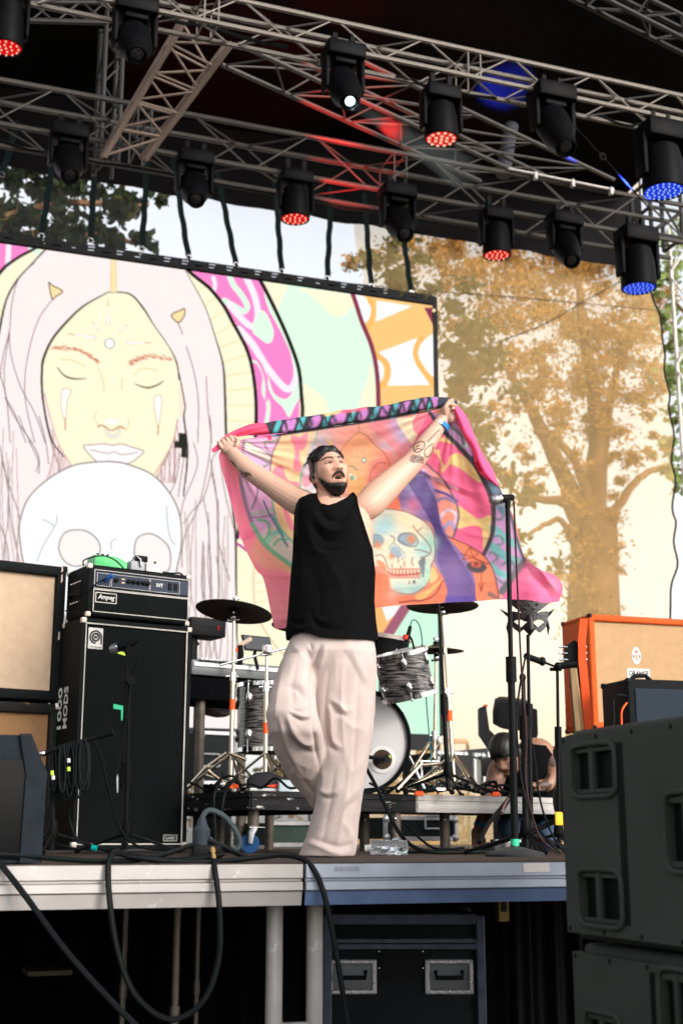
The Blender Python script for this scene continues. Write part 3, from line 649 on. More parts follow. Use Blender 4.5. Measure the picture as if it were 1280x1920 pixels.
c.fill(cr4((275, 130), (320, 220), (390, 360), (440, 480), (468, 600), (455, 600), (420, 470), (360, 340), (300, 230)), MINT, 4)
# mint field, cream corners
c.fill(np.concatenate([sc_(lineC, 5), sc_(lineD, 5)[::-1]]), MINT)
c.fill(cr4((270, 85), (400, 100), (370, 180), (345, 250), (300, 170)), CREAM, 4)
c.fill(cr4((470, 120), (760, 155), (755, 220), (700, 270), (640, 260), (590, 210), (520, 150)), CREAM, 4)
c.fill(cr4((480, 650), (560, 680), (610, 730), (630, 800), (600, 900), (480, 900)), CREAM, 4)
c.fill(cr4((850, 520), (880, 640), (895, 780), (800, 780), (810, 700), (840, 620)), CREAM, 4)
# orange and white corner
c.fill(np.concatenate([sc_(lineD, 5), L((860, 950), (860, 500), (640, 500))]), ORG)
for p, k in [(cr4((770, 150), (850, 185), (860, 250), (828, 305), (800, 250)), 4), (cr4((890, 185), (1085, 215), (885, 300)), 0), (cr4((900, 468), (1112, 388), (1090, 470), (1105, 540), (1190, 645), (948, 650), (960, 585), (940, 520)), 0),
             (cr4((1230, 370), (1150, 400), (1118, 460), (1135, 540), (1200, 600), (1230, 610)), 3), (cr4((890, 510), (925, 540), (925, 600), (900, 625)), 3), (cr4((780, 350), (830, 430), (860, 520), (870, 560), (840, 450)), 3)]:
    c.fill(p, (255, 255, 255), k)
c.line(cr4((850, 180), (872, 230), (860, 300), (835, 345)), (255, 192, 110), 9); c.line(cr4((890, 480), (945, 530), (950, 600), (925, 650)), (255, 192, 110), 10)
c.line(cr4((1135, 390), (1105, 440), (1110, 510), (1195, 640)), (255, 192, 110), 10)
c.fill(cr4((1150, 225), (1230, 225), (1230, 330), (1195, 315)), MAROON)
c.line(lineD, MAROON, 8, 6); c.line(lineC, INK, 6.5, 6)
# rays in the cream halo
for k in range(26):
    a = R(-62+k*6.2); p0 = np.array([212+212*math.cos(a), 760+250*math.sin(a)]); p1 = np.array([212+270*math.cos(a), 760+300*math.sin(a)])
    c.line(L(p0, p1), (247, 226, 176), 2.2, 0); p0[0] = 424-p0[0]; p1[0] = 424-p1[0]; c.line(L(p0, p1), (247, 226, 176), 2.2, 0)
c.line(lineA, INK, [3, 5, 6, 6, 6, 6, 6, 6, 6, 6, 5, 5, 4], 6)
# left side magenta field and black arc
c.fill(L((-430, 430), (75, 430), (69, 464), (33, 484), (0, 512), (-40, 580), (-70, 680), (-80, 800), (-60, 950), (-430, 950)), MAG)
c.line(L((18, 430), (17, 460), (15, 500)), WPK, 10); c.line(L((-40, 440), (-60, 560), (-120, 700)), MINT, 22); c.line(L((-150, 440), (-180, 640), (-140, 800)), WPK, 20); c.line(L((40, 440), (56, 462), (75, 475)), MINT, 10)
c.line(L((100, 440), (69, 464), (33, 484), (0, 512), (-40, 580), (-70, 680), (-80, 800), (-60, 950)), INK, [4, 5, 5, 6, 6, 6, 6, 6], 6)
# hair
hair = np.concatenate([sc_(L((130, 430), (89, 464), (59, 496), (33, 525), (13, 561), (0, 617), (-14, 700), (-22, 850), (-30, 1050), (-36, 1400)), 5), sc_(lineB, 5)[::-1]])
c.fill(hair, PINK)
c.line(L((110, 440), (89, 464), (59, 496), (33, 525), (13, 561), (0, 617), (-14, 700), (-22, 850), (-30, 1050), (-36, 1400)), INK, [1.5, 3, 2, 3, 3, 4, 3, 2.5, 2.5, 2.5], 6)
c.line(lineB, (60, 50, 48), [1, 1, 1, 1.2, 1.6, 3, 4, 4.5, 3, 3.5, 4, 3, 2.5, 2.5], 6)
rs = np.random.default_rng(5)
def cr5(*p): return np.array([(a/2.783, 780+b/2.783) for a, b in p], float)
def cr3(*p): return np.array([(a/3.048, 430+b/3.048) for a, b in p], float)
for p in [cr3((200, 190), (110, 280), (70, 420), (55, 580), (20, 720), (0, 850)), cr3((55, 590), (65, 720), (120, 900), (200, 1050), (260, 1219)), cr3((55, 600), (28, 780), (35, 950), (85, 1050), (150, 1219)), cr3((310, 390), (230, 500), (180, 640), (145, 830), (150, 1000), (200, 1219)),
          cr3((0, 820), (40, 980), (60, 1219)), cr3((30, 960), (90, 1080), (185, 1219)), cr3((1065, 670), (1110, 820), (1135, 1000), (1130, 1219)), cr3((1180, 840), (1185, 980), (1210, 1219)), cr3((985, 490), (1020, 540), (1045, 600)),
          cr5((205, 0), (235, 110), (250, 200), (255, 250)), cr5((235, 0), (255, 90), (280, 180), (310, 260)), cr5((0, 150), (30, 300), (90, 480), (110, 560)), cr5((20, 240), (45, 400), (60, 560), (110, 790)), cr5((100, 0), (140, 100), (200, 200), (205, 300)),
          cr5((150, 130), (200, 230), (190, 290)), cr5((0, 560), (40, 680), (50, 790)), cr5((1095, 0), (1100, 150), (1045, 440), (960, 640), (950, 790)), cr5((1175, 140), (1110, 220), (1100, 300), (1060, 430), (1000, 500), (960, 560)), cr5((1100, 230), (1130, 420), (1140, 650), (1200, 860)),
          cr5((1150, 250), (1180, 430), (1230, 620)), cr5((1060, 420), (1090, 600), (1085, 760), (1100, 946)), cr5((1105, 300), (1140, 500), (1135, 700), (1145, 946)), cr5((905, 60), (880, 200), (820, 300)), cr5((940, 200), (920, 330), (890, 400)), cr5((960, 220), (930, 420)), cr5((1010, 140), (1030, 260), (960, 440), (945, 520))]:
    c.line(p, (120, 106, 106), 1.6, 6, al=0.9)
for k in range(16):
    x = rs.uniform(345, 440); c.line(L((x, 1010+rs.uniform(-80, 40)), (x+rs.uniform(-8, 8), 1100), (x+rs.uniform(-14, 14), 1200), (x+rs.uniform(-20, 20), 1300)), (140, 124, 124), 1.5, 5, al=0.8)
    x = rs.uniform(-30, 40); c.line(L((x, 860+rs.uniform(-80, 40)), (x+rs.uniform(-8, 8), 960), (x+rs.uniform(-14, 14), 1050), (x+rs.uniform(-20, 20), 1200)), (150, 134, 134), 1.4, 5, al=0.8)
    x = rs.uniform(92, 135); c.line(L((x, 800+rs.uniform(-20, 40)), (x+rs.uniform(-4, 8), 850), (x+rs.uniform(0, 10)-10, 900)), (190, 150, 150), 1.3, 4, al=0.8)
    x = rs.uniform(300, 335); c.line(L((x, 790+rs.uniform(0, 40)), (x+rs.uniform(-8, 8), 850), (x+rs.uniform(-12, 10)-6, 905)), (170, 130, 130), 1.3, 4, al=0.8)
# face
face = L((213, 545), (243, 551), (269, 578), (289, 610), (315, 647), (331, 679), (336, 712), (335, 760), (333, 787), (325, 827), (309, 859), (285, 900), (210, 930), (140, 890), (133, 870), (111, 834), (95, 784), (84, 738), (79, 702), (82, 673), (98, 637), (125, 604), (157, 574), (197, 551))
c.fill(face, CREAM, 5); 
for a_, b_, w0 in [(0, 8, 2), (13, 24, 3.5)]:
    pass
c.line(L((205, 548), (243, 551), (269, 578), (289, 610), (315, 647), (331, 679), (336, 712)), (60, 48, 40), [1.5, 2.5, 3, 1.5, 1.2, 2.5, 1.6], 6)
c.line(L((205, 548), (197, 551), (157, 574), (125, 604), (98, 637), (82, 673), (79, 702), (80, 740), (88, 790), (100, 830), (120, 856)), (40, 32, 28), [1, 1.6, 3, 4, 4, 4.5, 4, 3.5, 3, 2.5, 1.5], 6)
c.line(L((84, 738), (95, 784), (111, 834), (133, 870)), (225, 170, 160), 2, 5); c.line(L((333, 787), (325, 827), (309, 859), (291, 888)), (215, 160, 150), 2.4, 5)
c.fill(L((336, 712), (344, 740), (346, 780), (334, 784)), (255, 238, 212)); c.line(L((336, 700), (347, 760), (345, 783), (352, 850), (344, 930)), INK, [1.5, 2, 2.5, 3, 2], 5)
c.fill(L((209, 484), (217, 484), (218, 548), (208, 548)), (252, 232, 178)); c.line(L((209, 484), (208, 546)), (225, 195, 130), 1.4, 0); c.line(L((217, 484), (219, 546)), (225, 195, 130), 1.4, 0)
for p in (L((92, 530), (98, 535), (118, 546), (105, 556), (98, 560)), L((321, 591), (338, 582), (346, 579), (346, 591), (335, 605))):
    c.fill(p, (252, 228, 170), 3); c.line(p, (90, 70, 50), 1.8, 3, closed=True)
def mark(p, q, w0, tip=(215, 150, 120)):
    p = np.array(p, float); q = np.array(q, float); c.line(L(p, p*.6+q*.4, q), tip, [1, 3, w0+2], 4, al=0.7); c.line(L(p*.7+q*.3, q), (255, 255, 255), [2, w0], 0)
mark((203, 561), (203, 606), 6); mark((125, 625), (177, 633), 5.5); mark((285, 643), (240, 642), 5.5); mark((174, 604), (183, 617), 4); mark((239, 609), (227, 620), 4)
c.oval((206, 644), (10, 10), (170, 165, 150)); c.oval((206, 644), (8.5, 8.5), (255, 255, 255))
def brow(p):
    p = sc_(p, 8); 
    for q in p:
        for _ in range(3):
            d = rs.normal(0, 2.0, 2); c.line(L(q+d, q+d+np.array([5, 2.5])), (205, 110, 90), 1.3, 0, al=0.7)
brow(L((100, 652), (131, 652), (161, 662), (180, 677))); brow(L((242, 680), (256, 672), (282, 667), (317, 674)))
for p, w0 in [(L((108, 689), (121, 704), (138, 710), (162, 710)), [1.2, 2.6, 3, 1]), (L((253, 720), (276, 727), (295, 722), (307, 714)), [1, 3, 2.6, 1.2])]: c.line(p, (95, 75, 50), w0, 6)
for p in [L((116, 674), (138, 676), (161, 688)), L((251, 702), (269, 691), (295, 695)), L((184, 690), (193, 712), (196, 735)), L((230, 710), (228, 730)), L((182, 770), (178, 785), (186, 800)), L((240, 785), (242, 798), (234, 806))]: c.line(p, (226, 206, 150), 1.7, 5)
for p in (L((118, 730), (134, 732), (127, 751), (123, 787), (116, 771), (115, 751)), L((289, 745), (303, 744), (302, 771), (297, 801), (292, 778))):
    c.fill(p, (255, 255, 255), 3); c.line(p, (215, 190, 150), 1.6, 3, closed=True)
c.line(L((123, 785), (123, 806)), (190, 130, 90), 2, 0); c.line(L((297, 798), (296, 815)), (190, 130, 90), 2, 0)
c.line(L((184, 800), (190, 797), (198, 801), (206, 806), (214, 806), (224, 800), (233, 803)), (190, 120, 90), [2.5, 2, 2.5, 1.5, 2, 2.5, 2.5], 5)
c.line(L((201, 806), (203, 815), (212, 819), (221, 815), (224, 806)), (185, 165, 150), 5.5, 5); c.line(L((201, 806), (203, 815), (212, 819), (221, 815), (224, 806)), (255, 255, 255), 3.2, 5)
c.oval((211, 790), (13, 3.6), (255, 255, 255), 1.5)
lip = L((157, 836), (178, 834), (196, 832), (212, 835), (228, 832), (246, 838), (270, 846), (258, 858), (246, 867), (215, 873), (186, 868), (169, 853))
c.fill(lip, (255, 252, 250), 3); c.line(lip, (170, 140, 130), 1.8, 3, closed=True); c.line(L((170, 843), (190, 848), (204, 850), (214, 847), (226, 852), (244, 851), (258, 848)), (190, 165, 165), 2, 5)
# skull
sk = L((185, 866), (137, 873), (90, 899), (54, 934), (38, 978), (38, 1013), (47, 1064), (70, 1110), (120, 1150), (130, 1230), (160, 1300), (250, 1300), (285, 1230), (300, 1150), (325, 1105), (332, 1064), (340, 1024), (338, 970), (320, 927), (287, 891), (244, 872), (215, 866))
c.fill(sk, (255, 255, 255), 5); c.line(sk, (120, 104, 104), 2.2, 5, closed=True)
for p in (cr5((345, 605), (440, 597), (505, 640), (525, 700), (495, 755), (400, 785), (335, 755), (308, 680)), cr5((720, 635), (780, 613), (840, 640), (883, 690), (890, 770), (860, 815), (720, 800), (702, 700))):
    c.fill(p, (255, 244, 240), 4); c.line(p, (130, 130, 130), 2.2, 4, closed=True)
for p in [cr5((300, 520), (290, 570), (225, 680), (195, 760)), cr5((220, 540), (260, 555), (280, 575)), cr5((870, 470), (875, 560), (890, 640), (915, 670)), cr5((605, 640), (580, 660), (585, 700))]: c.line(p, (165, 175, 175), 1.8, 5)
c.fill(L((335, 812), (350, 812), (350, 858), (340, 858), (340, 840), (327, 840), (327, 827), (335, 827)), (48, 48, 42))
# lower right of the picture
c.fill(L((446, 1010), (560, 1000), (640, 1100), (640, 1400), (446, 1400)), CREAM); 
for k in range(6): c.line(L((476+k*2, 1075+k*18), (515+k*3, 1068+k*19)), (246, 222, 180), 2, 0)
c.line(L((478, 1040), (475, 1100), (485, 1160), (520, 1215), (545, 1235)), (222, 188, 150), 2.2, 5); c.line(L((445, 1020), (452, 1024), (462, 1032)), (200, 90, 160), 5, 3)
c.fill(L((640, 1000), (860, 1000), (860, 1400), (700, 1400), (690, 1260)), (208, 255, 224)); c.fill(L((600, 1000), (775, 1000), (775, 1120), (720, 1185), (690, 1300), (600, 1300)), (255, 190, 120)); c.fill(L((715, 1135), (770, 1128), (725, 1165)), (255, 255, 255), 0)
c.line(L((800, 1080), (765, 1130), (728, 1188), (700, 1240)), (168, 100, 120), 19, 0)
zt = PY(400, 514, YL).z; xr_ = PY(811, 620, YL).x; xl_ = PY(-380, 500, YL).x; zb_ = PY(640, 1372, YL).z
scr = thing('video_screen', ((xl_+xr_)/2, YL, zb_), 'huge bright video screen showing a pale pink haired face above a white skull', 'video screen')
nx, nz_ = 640, 500
X, Z = np.meshgrid(np.linspace(xl_, xr_, nx), np.linspace(zt, zb_, nz_)); P = np.stack([X, np.full_like(X, YL), Z], -1)
ax, ay = proj(P.reshape(-1, 3)); lin = c.sample(ax, ay)
M_led = vcol_mat('screen_picture', kind='emit', trans=1.06*2**-EXPO)
put('picture', grid_mesh('picture', P-np.array(scr.location), lin, M_led, False), scr)
M_frame = mat('screen_frame', (0.014, 0.014, 0.015), 0.6, 0, 0.2)
# cabinets behind the picture, one by one
cab_v = MB().box((0.25, 0.055, -0.25), (0.496, 0.10, 0.496)); cab_me = mesh_from('panel', cab_v.v, cab_v.f, M_frame, False)
nxp = int(math.ceil((xr_-xl_)/0.5)); 
for i in range(nxp):
    for j in range(int(math.ceil((zt-zb_)/0.5))):
        o = put('panel', cab_me, scr); o.location = (xr_-0.5*(i+1)-scr.location.x, 0.002, zt-0.5*j-scr.location.z)
# hanging bar with slots
hb = 0.105; cell = 0.0175; ncol = int((xr_-xl_)/cell); vv = MB()
def slot(i, j):
    u_ = (xr_-(xl_+i*cell)) % 0.5
    if j in (1,): return 0.055 < u_ < 0.125 or 0.36 < u_ < 0.43
    if j in (3, 4): return 0.20 < u_ < 0.285 and j == 3 or (0.055 < u_ < 0.125 or 0.36 < u_ < 0.43) and j == 3
    return False
for face_y in (-0.03, 0.03):
    for j in range(6):
        i0 = 0
        while i0 < ncol:
            h = slot(i0, j); i1 = i0
            while i1 < ncol and slot(i1, j) == h: i1 += 1
            if not h: vv.box(((xl_+(i0+i1)*cell/2), YL+face_y, zt+0.01+(5.5-j)*hb/6), ((i1-i0)*cell, 0.006, hb/6))
            i0 = i1
part(scr, 'hanging_bar', vv, M_frame, False)
part(scr, 'side_frame', MB().box((xr_+0.025, YL+0.04, (zt+zb_)/2+0.05), (0.05, 0.12, zt-zb_+0.12)), M_frame, False)
part(scr, 'corner_lamp', MB().ell(PY(813, 582, YL-0.03), (0.02, 0.02, 0.02)), emit('corner_lamp_glow', s2l((255, 240, 190)), 1.0))
# straps
M_strap = mat('black_strap', (0.006, 0.012, 0.012), 0.9, 0, 0.2)
straps = [((30, 240), (4, 330), 'strap at the left picture edge over the dark tree'), ((100, 300), (78, 446), 'first full strap over the dark tree'), ((178, 300), (170, 455), 'second full strap over the dark tree'), ((276, 310), (266, 470), 'strap touching the outermost chestnut leaves'),
          ((328, 320), (354, 486), 'strap just left of the round black light against white sky'), ((412, 345), (443, 500), 'strap right of the round black light against white sky'), ((517, 360), (528, 512), 'strap beside the left red light of the rear row'), ((620, 375), (613, 525), 'strap hanging plumb in the middle of the white sky'), ((684, 385), (696, 540), 'strap at the edge between white sky and golden leaves'), ((750, 400), (771, 553), 'strap nearest the right end of the screen')]
for a, b_, lb in straps:
    p0 = PY(*a, YL-0.02); p1 = PY(*b_, YL-0.02); t = thing('hanging_strap', p1, 'black webbing ' + lb, 'strap', 'straps holding the video screen')
    d = (p0-p1); k = 14; m = MB(); rr = []
    for i in range(k+1):
        q = p1+d*(i/k*1.15+0.12*(1-i/k)/d.length*0); wv_ = 0.006*math.sin(i*1.7); rr.append([q+Vector((-0.032+wv_, -0.004, 0)), q+Vector((0.032+wv_, -0.004, 0)), q+Vector((0.032+wv_, 0.004, 0)), q+Vector((-0.032+wv_, 0.004, 0))])
    part(t, 'webbing', MB().rings(rr), M_strap, False)
    part(t, 'shackle', MB().ring(p1+Vector((0, 0, 0.02)), (0, 1, 0), 0.028, 0.009, 14, 6), M_chrome)
# ================================================================== MOVING LIGHTS
M_fix = mat('fixture_body', (0.0028, 0.0028, 0.0034), 0.5, 0, 0.3, 12, spec=0.05)
M_lensdark = mat('dark_lens', (0.01, 0.01, 0.012), 0.08, 0, 0.1, spec=0.9, coat=0.6)
RED1 = emit('red_led', s2l((225, 18, 20)), 1.0); RED2 = emit('red_led_core', s2l((255, 200, 170)), 1.0)
BLU1 = emit('blue_led', s2l((32, 62, 225)), 1.0); BLU2 = emit('blue_led_core', s2l((170, 200, 255)), 1.0)
WHT = emit('white_lamp', (0.85, 0.97, 1.0), 2.5)
def clamp_to(t, p, top):
    for dx in (-0.07, 0.07): part(t, 'clamp', MB().box((p.x+dx, p.y, (p.z+top)/2), (0.035, 0.05, top-p.z)), M_fix, False)
def wash(pxl, Y, half_px, ptop, label, c1, c2, lit=True, ncell=37, core=0.2, sz=1.0):
    L_ = PY(*pxl, Y); r = half_px/F*(L_-CAM).dot(FW); top = PY(pxl[0], ptop, Y).z
    t = thing('wash_light', L_, label, 'stage light', 'round moving lights under the trusses')
    hz = (top-L_.z)
    part(t, 'base', MB().rbox((L_.x, L_.y, top-hz*0.16), (r*2.3, r*1.7, hz*0.26), 0.02, 2), M_fix)
    for s in (-1, 1):
        part(t, 'yoke_arm', MB().rbox((L_.x+s*r*1.22, L_.y, top-hz*0.52), (r*0.26, r*0.9, hz*0.62), 0.015, 2), M_fix)
    part(t, 'head', MB().lathe([(r*0.55, hz*0.68), (r*0.85, hz*0.62), (r*1.02, hz*0.42), (r*1.08, hz*0.10), (r*1.06, 0.0), (r*0.98, -0.004), (r*0.96, 0.012)], L_, n=32), M_fix)
    part(t, 'lens_plate', MB().lathe([(r*0.96, 0.008), (0.001, 0.0081)], L_, n=32, caps=False), c1 if lit else M_lensdark)
    cored = MB(); rad = [0]+[1]*6+[2]*12+([3]*18 if ncell > 19 else []); pos = []
    for ringn in ((0, 1, 2, 3) if ncell > 19 else (0, 1, 2)):
        for k in range(max(1, 6*ringn)):
            a = 2*math.pi*k/max(1, 6*ringn)+0.2*ringn; q = r*0.88*ringn/(3.15 if ncell > 19 else 2.25); pos.append((q*math.cos(a), q*math.sin(a)))
    cr_ = r*0.88/(3.15 if ncell > 19 else 2.25)*0.46
    for dx, dy in pos:
        cored.ell((L_.x+dx, L_.y+dy, L_.z-0.004), (cr_*core*2, cr_*core*2, 0.008), None, 8, 5)
    o = part(t, 'lens_cluster', cored, c2 if lit else M_lensdark); o['kind'] = 'stuff'
    clamp_to(t, Vector((L_.x, L_.y, top-0.02)), top+0.10); return t
def spot(pxc, pxl, Y, half_px, ptop, label, lit=False, tint=None):
    C_ = PY(*pxc, Y); r = half_px/F*(C_-CAM).dot(FW); Lp = PY(*pxl, Y-0.22); top = PY(pxc[0], ptop, Y).z
    t = thing('spot_light', C_, label, 'stage light', 'snouted moving lights under the trusses'); ax = (Lp-C_).normalized()
    part(t, 'base', MB().rbox((C_.x, C_.y, top-r*0.4), (r*2.1, r*1.6, r*0.85), 0.02, 2).rbox((C_.x, C_.y, top-r*0.95), (r*1.2, r*1.0, r*0.35), 0.015, 2), M_fix)
    for s in (-1, 1): part(t, 'yoke_arm', MB().rbox((C_.x+s*r*0.98, C_.y, (top-r*0.8+C_.z)/2-r*0.1), (r*0.24, r*0.85, top-r*0.6-C_.z+r*0.5), 0.015, 2), M_fix)
    ln = (Lp-C_).length; part(t, 'head', MB().lathe([(r*0.45, -r*1.0), (r*0.78, -r*0.9), (r*0.86, -r*0.3), (r*0.82, ln*0.45), (r*0.60, ln*0.7), (r*0.52, ln*0.98), (r*0.42, ln), (r*0.40, ln*0.93)], C_, ax, 28), M_fix)
    part(t, 'lens', MB().ell(C_+ax*(ln*0.92), (r*(0.27 if lit else 0.41), r*(0.27 if lit else 0.41), r*0.12), Vector((0, 0, 1)).rotation_difference(ax).to_matrix(), 20, 8), WHT if lit else M_lensdark)
    clamp_to(t, Vector((C_.x, C_.y, top-0.02)), top+0.10); return t, C_, ax, Lp
g1 = wash((12, 90), Y1, 29, -40, 'red wash light cut by the left edge of the picture on the front truss', RED1, RED2, ncell=19, core=0.2)
wash((827, 261), Y1, 30, 165, 'red wash light right of the white spotlight on the front truss', RED1, RED2, ncell=19, core=0.34)
wash((1244, 359), Y1, 37, 235, 'large blue wash light at the right end of the front truss', BLU1, BLU2, ncell=37)
wash((553, 411), Y2-0.1, 26, 322, 'red wash light in the middle of the rear truss against white sky', RED1, RED2, ncell=19, core=0.2)
wash((931, 479), Y2-0.1, 25, 392, 'red wash light on the rear truss against the golden tree', RED1, RED2, ncell=19, core=0.2)
wash((1197, 541), Y2-0.1, 31, 428, 'blue wash light at the right end of the rear truss', BLU1, BLU2, ncell=37, core=0.11)
spot((252, 75), (258, 104), Y1, 38, 5, 'unlit black spotlight beside the top of the ladder truss')
_, sC, sA, sL = spot((643, 160), (657, 192), Y1, 36, 90, 'spotlight with a bright white lens and a faint beam on the front truss', lit=True)
spot((1035, 232), (1062, 278), Y1, 38, 168, 'unlit black spotlight on the front truss right of centre')
spot((128, 300), (132, 330), Y2-0.1, 33, 240, 'unlit black spotlight on the rear truss over the dark tree')
spot((364, 350), (368, 375), Y2-0.1, 32, 290, 'unlit round black light on the rear truss between two straps')
spot((745, 415), (760, 440), Y2-0.1, 31, 352, 'unlit black spotlight with red glints on the rear truss')
spot((1058, 460), (1072, 490), Y2-0.1, 30, 405, 'unlit black spotlight right of the red light on the golden backdrop')
# white spot shines from its lens; red and blue spots are added, aimed upward
def lamp(name, loc, to, power, col, size, blend=0.6, rad=0.05):
    l = bpy.data.lights.new(name, 'SPOT'); l.energy = power; l.color = col; l.spot_size = R(size); l.spot_blend = blend; l.shadow_soft_size = rad
    o = bpy.data.objects.new(name, l); COL.objects.link(o); o.location = loc; o.rotation_euler = (Vector(to)-Vector(loc)).to_track_quat('-Z', 'Y').to_euler(); return o
lamp('red_truss_spot', PY(827, 268, Y1)+Vector((-0.3, 0, -0.12)), PY(650, 180, 9.5), 900, (1, 0.008, 0.005), 34, 0.4)
lamp('red_truss_spot', PY(553, 418, Y2-0.1)+Vector((0.25, -0.3, -0.1)), PY(665, 320, Y2+0.15), 320, (1, 0.008, 0.005), 42, 0.4)
lamp('blue_roof_spot', PY(1244, 368, Y1)+Vector((-0.1, 0, -0.1)), PH(945, 155, 13.8), 70000, (0.03, 0.06, 1), 8, 0.8)
lamp('white_spot_beam', sL+sA*0.03, PY(860, 320, Y1+1.5), 600, (0.8, 0.97, 1.0), 9, 0.4)
# faint smoke lit by the white spotlight
bmm = bpy.data.materials.new('thin_smoke'); bmm.use_nodes = True; n = bmm.node_tree; n.nodes.remove(n.nodes['Principled BSDF']); pv = n.nodes.new('ShaderNodeVolumePrincipled'); pv.inputs['Density'].default_value = 0.13; pv.inputs['Color'].default_value = (0.9, 1, 1, 1); n.links.new(pv.outputs[0], n.nodes['Material Output'].inputs['Volume'])
e_ = PY(870, 325, Y1+1.5); m = MB().cyl(sL+(e_-sL).normalized()*0.05, e_, 0.035, 0.16, 20); o = single('smoke_beam', m, bmm, 'faint smoky beam slanting down from the bright white spotlight', 'smoke beam'); o['kind'] = 'stuff'
# ================================================================== BACKLINE
def lp(t, name, mb, M, m, **k): return part(t, name, MB().join(mb, M), m, **k)
M_beige = grille('wheat_grille_cloth', (0.47, 0.35, 0.245), (0.34, 0.24, 0.16), 420, amt=0.55)
M_tanold = grille('aged_grille_cloth', (0.27, 0.15, 0.07), (0.15, 0.08, 0.04), 420, amt=0.6)
M_blackgr = grille('black_grille_cloth', (0.0035, 0.005, 0.0055), (0.0015, 0.002, 0.002), 260, amt=0.8)
M_pipe = mat('white_piping', (0.6, 0.58, 0.54), 0.5)
M_corner = mat('worn_corner', (0.62, 0.55, 0.47), 0.45, 0.3, 0.25, 40)
M_ply = mat('bare_plywood', (0.42, 0.24, 0.10), 0.8, 0, 0.3, 14, 0.3, 60)
def rect_tube(x0, x1, z0, z1, y, r):
    return MB().cyl((x0, y, z0), (x1, y, z0), r, n=6).cyl((x0, y, z1), (x1, y, z1), r, n=6).cyl((x0, y, z0), (x0, y, z1), r, n=6).cyl((x1, y, z0), (x1, y, z1), r, n=6)
def corners(t, M, w_, d, z0, z1, m, s=0.03):
    for x in (0, w_):
        for y in (0, d):
            for z in (z0, z1): lp(t, 'corner', MB().rbox((x+(s/2-.004)*(1 if x == 0 else -1), y+(s/2-.004)*(1 if y == 0 else -1), z+(s/2-.004)*(1 if z == z0 else -1)), (s, s, s), 0.009, 2), M, m)
# --- tall bass cabinet
YAWA = 13.7; E = Vector((math.cos(R(YAWA)), math.sin(R(YAWA)), 0))
oA = ground(349, 1590, 7.42)-E*0.655; MA = frame(oA, YAWA)
amp = thing('bass_cabinet', oA, 'tall black bass speaker cabinet with white piping standing behind the microphone', 'speaker cabinet')
W_, D_A, H_ = 0.655, 0.40, 1.222
pf = [(0.0, 0.02), (0.0, H_), (0.27, H_), (D_A, 1.09), (D_A, 0.02)]
sh = MB(); sh.prism([(a, b) for a, b in pf], (0, 0, 0), (0, 1, 0), (0, 0, 1), (1, 0, 0), 0.022); sh.prism(pf, (W_-0.022, 0, 0), (0, 1, 0), (0, 0, 1), (1, 0, 0), 0.022)
sh.box((W_/2, 0.135, H_-0.011), (W_-0.046, 0.27, 0.021)).box((W_/2, D_A/2, 0.031), (W_-0.046, D_A-0.01, 0.021)).box((W_/2, D_A-0.02, 0.55), (W_-0.046, 0.02, 1.05))
lp(amp, 'shell', sh, MA, M_tolex, smooth=False)
lp(amp, 'grille', MB().box((W_/2, 0.022, (H_+0.03)/2), (W_-0.048, 0.012, H_-0.06)), MA, M_blackgr, smooth=False)
lp(amp, 'piping', rect_tube(0.026, W_-0.026, 0.045, H_-0.026, 0.006, 0.0042), MA, M_pipe)
corners(amp, MA, W_, 0.27, 0.03, H_, M_corner, 0.032)
lp(amp, 'logo_plate', MB().rbox((0.085, 0.012, H_-0.105), (0.085, 0.006, 0.115), 0.0025, 1), MA, mat('silver_plate', (0.5, 0.5, 0.48), 0.5, 0.2))
lg = MB(); t_ = np.linspace(-0.5*np.pi, 1.5*np.pi, 30)
for rr, th in ((0.033, 0.005), (0.019, 0.006)): lg.tube([(0.085+rr*math.cos(a), 0.0085, H_-0.098+rr*math.sin(a)) for a in (t_[8:] if rr > .03 else t_)], th, 6)
lg.cyl((0.117, 0.0085, H_-0.135), (0.117, 0.0085, H_-0.085), 0.005, n=6).ell((0.085, 0.0085, H_-0.098), (0.009, 0.003, 0.009)); lp(amp, 'emblem', lg, MA, mat('logo_grey', (0.06, 0.06, 0.06), 0.5))
tx = MB(); lettering(tx, 'Ampeg', (0.05, 0.0088, H_-0.158), (1, 0, 0), (0, 0, 1), 0.07, 0.013, 0.0008, 0.01, 0.2); lp(amp, 'lettering', tx, MA, mat('logo_grey', (0, 0, 0)))
lp(amp, 'logo_plate', rect_tube(0.525, 0.605, 0.062, 0.092, 0.013, 0.0022), MA, M_pipe); tx = MB(); lettering(tx, 'CLASSIC', (0.533, 0.0145, 0.069), (1, 0, 0), (0, 0, 1), 0.064, 0.015, 0.0008, 0.02); lp(amp, 'lettering', tx, MA, M_white)
for nm, pl, m_ in (('tape_mark', [(0.205, 0.775), (0.275, 0.765), (0.275, 0.69), (0.253, 0.69), (0.25, 0.745), (0.205, 0.75)], M_green_tape), ('tape_mark', [(0.20, 1.065), (0.275, 1.052), (0.275, 1.035), (0.20, 1.05)], M_lime), ('tape_mark', [(0.235, 0.43), (0.25, 0.39), (0.252, 0.31), (0.245, 0.31)], mat('grey_tape', (0.4, 0.45, 0.46), 0.6))):
    lp(amp, nm, MB().prism(pl, (0, 0.0145, 0), (1, 0, 0), (0, 0, 1), (0, -1, 0), 0.0012), MA, m_, smooth=False)
tx = MB()
lettering(tx, '1000', (-0.0008, 0.225, 0.645), (0, 0, 1), (0, 1, 0), 0.225, 0.056, 0.001, 0.02); lettering(tx, 'MODS', (-0.0008, 0.145, 0.645), (0, 0, 1), (0, 1, 0), 0.225, 0.056, 0.001, 0.02)
lp(amp, 'stencil_lettering', tx, MA, M_white)
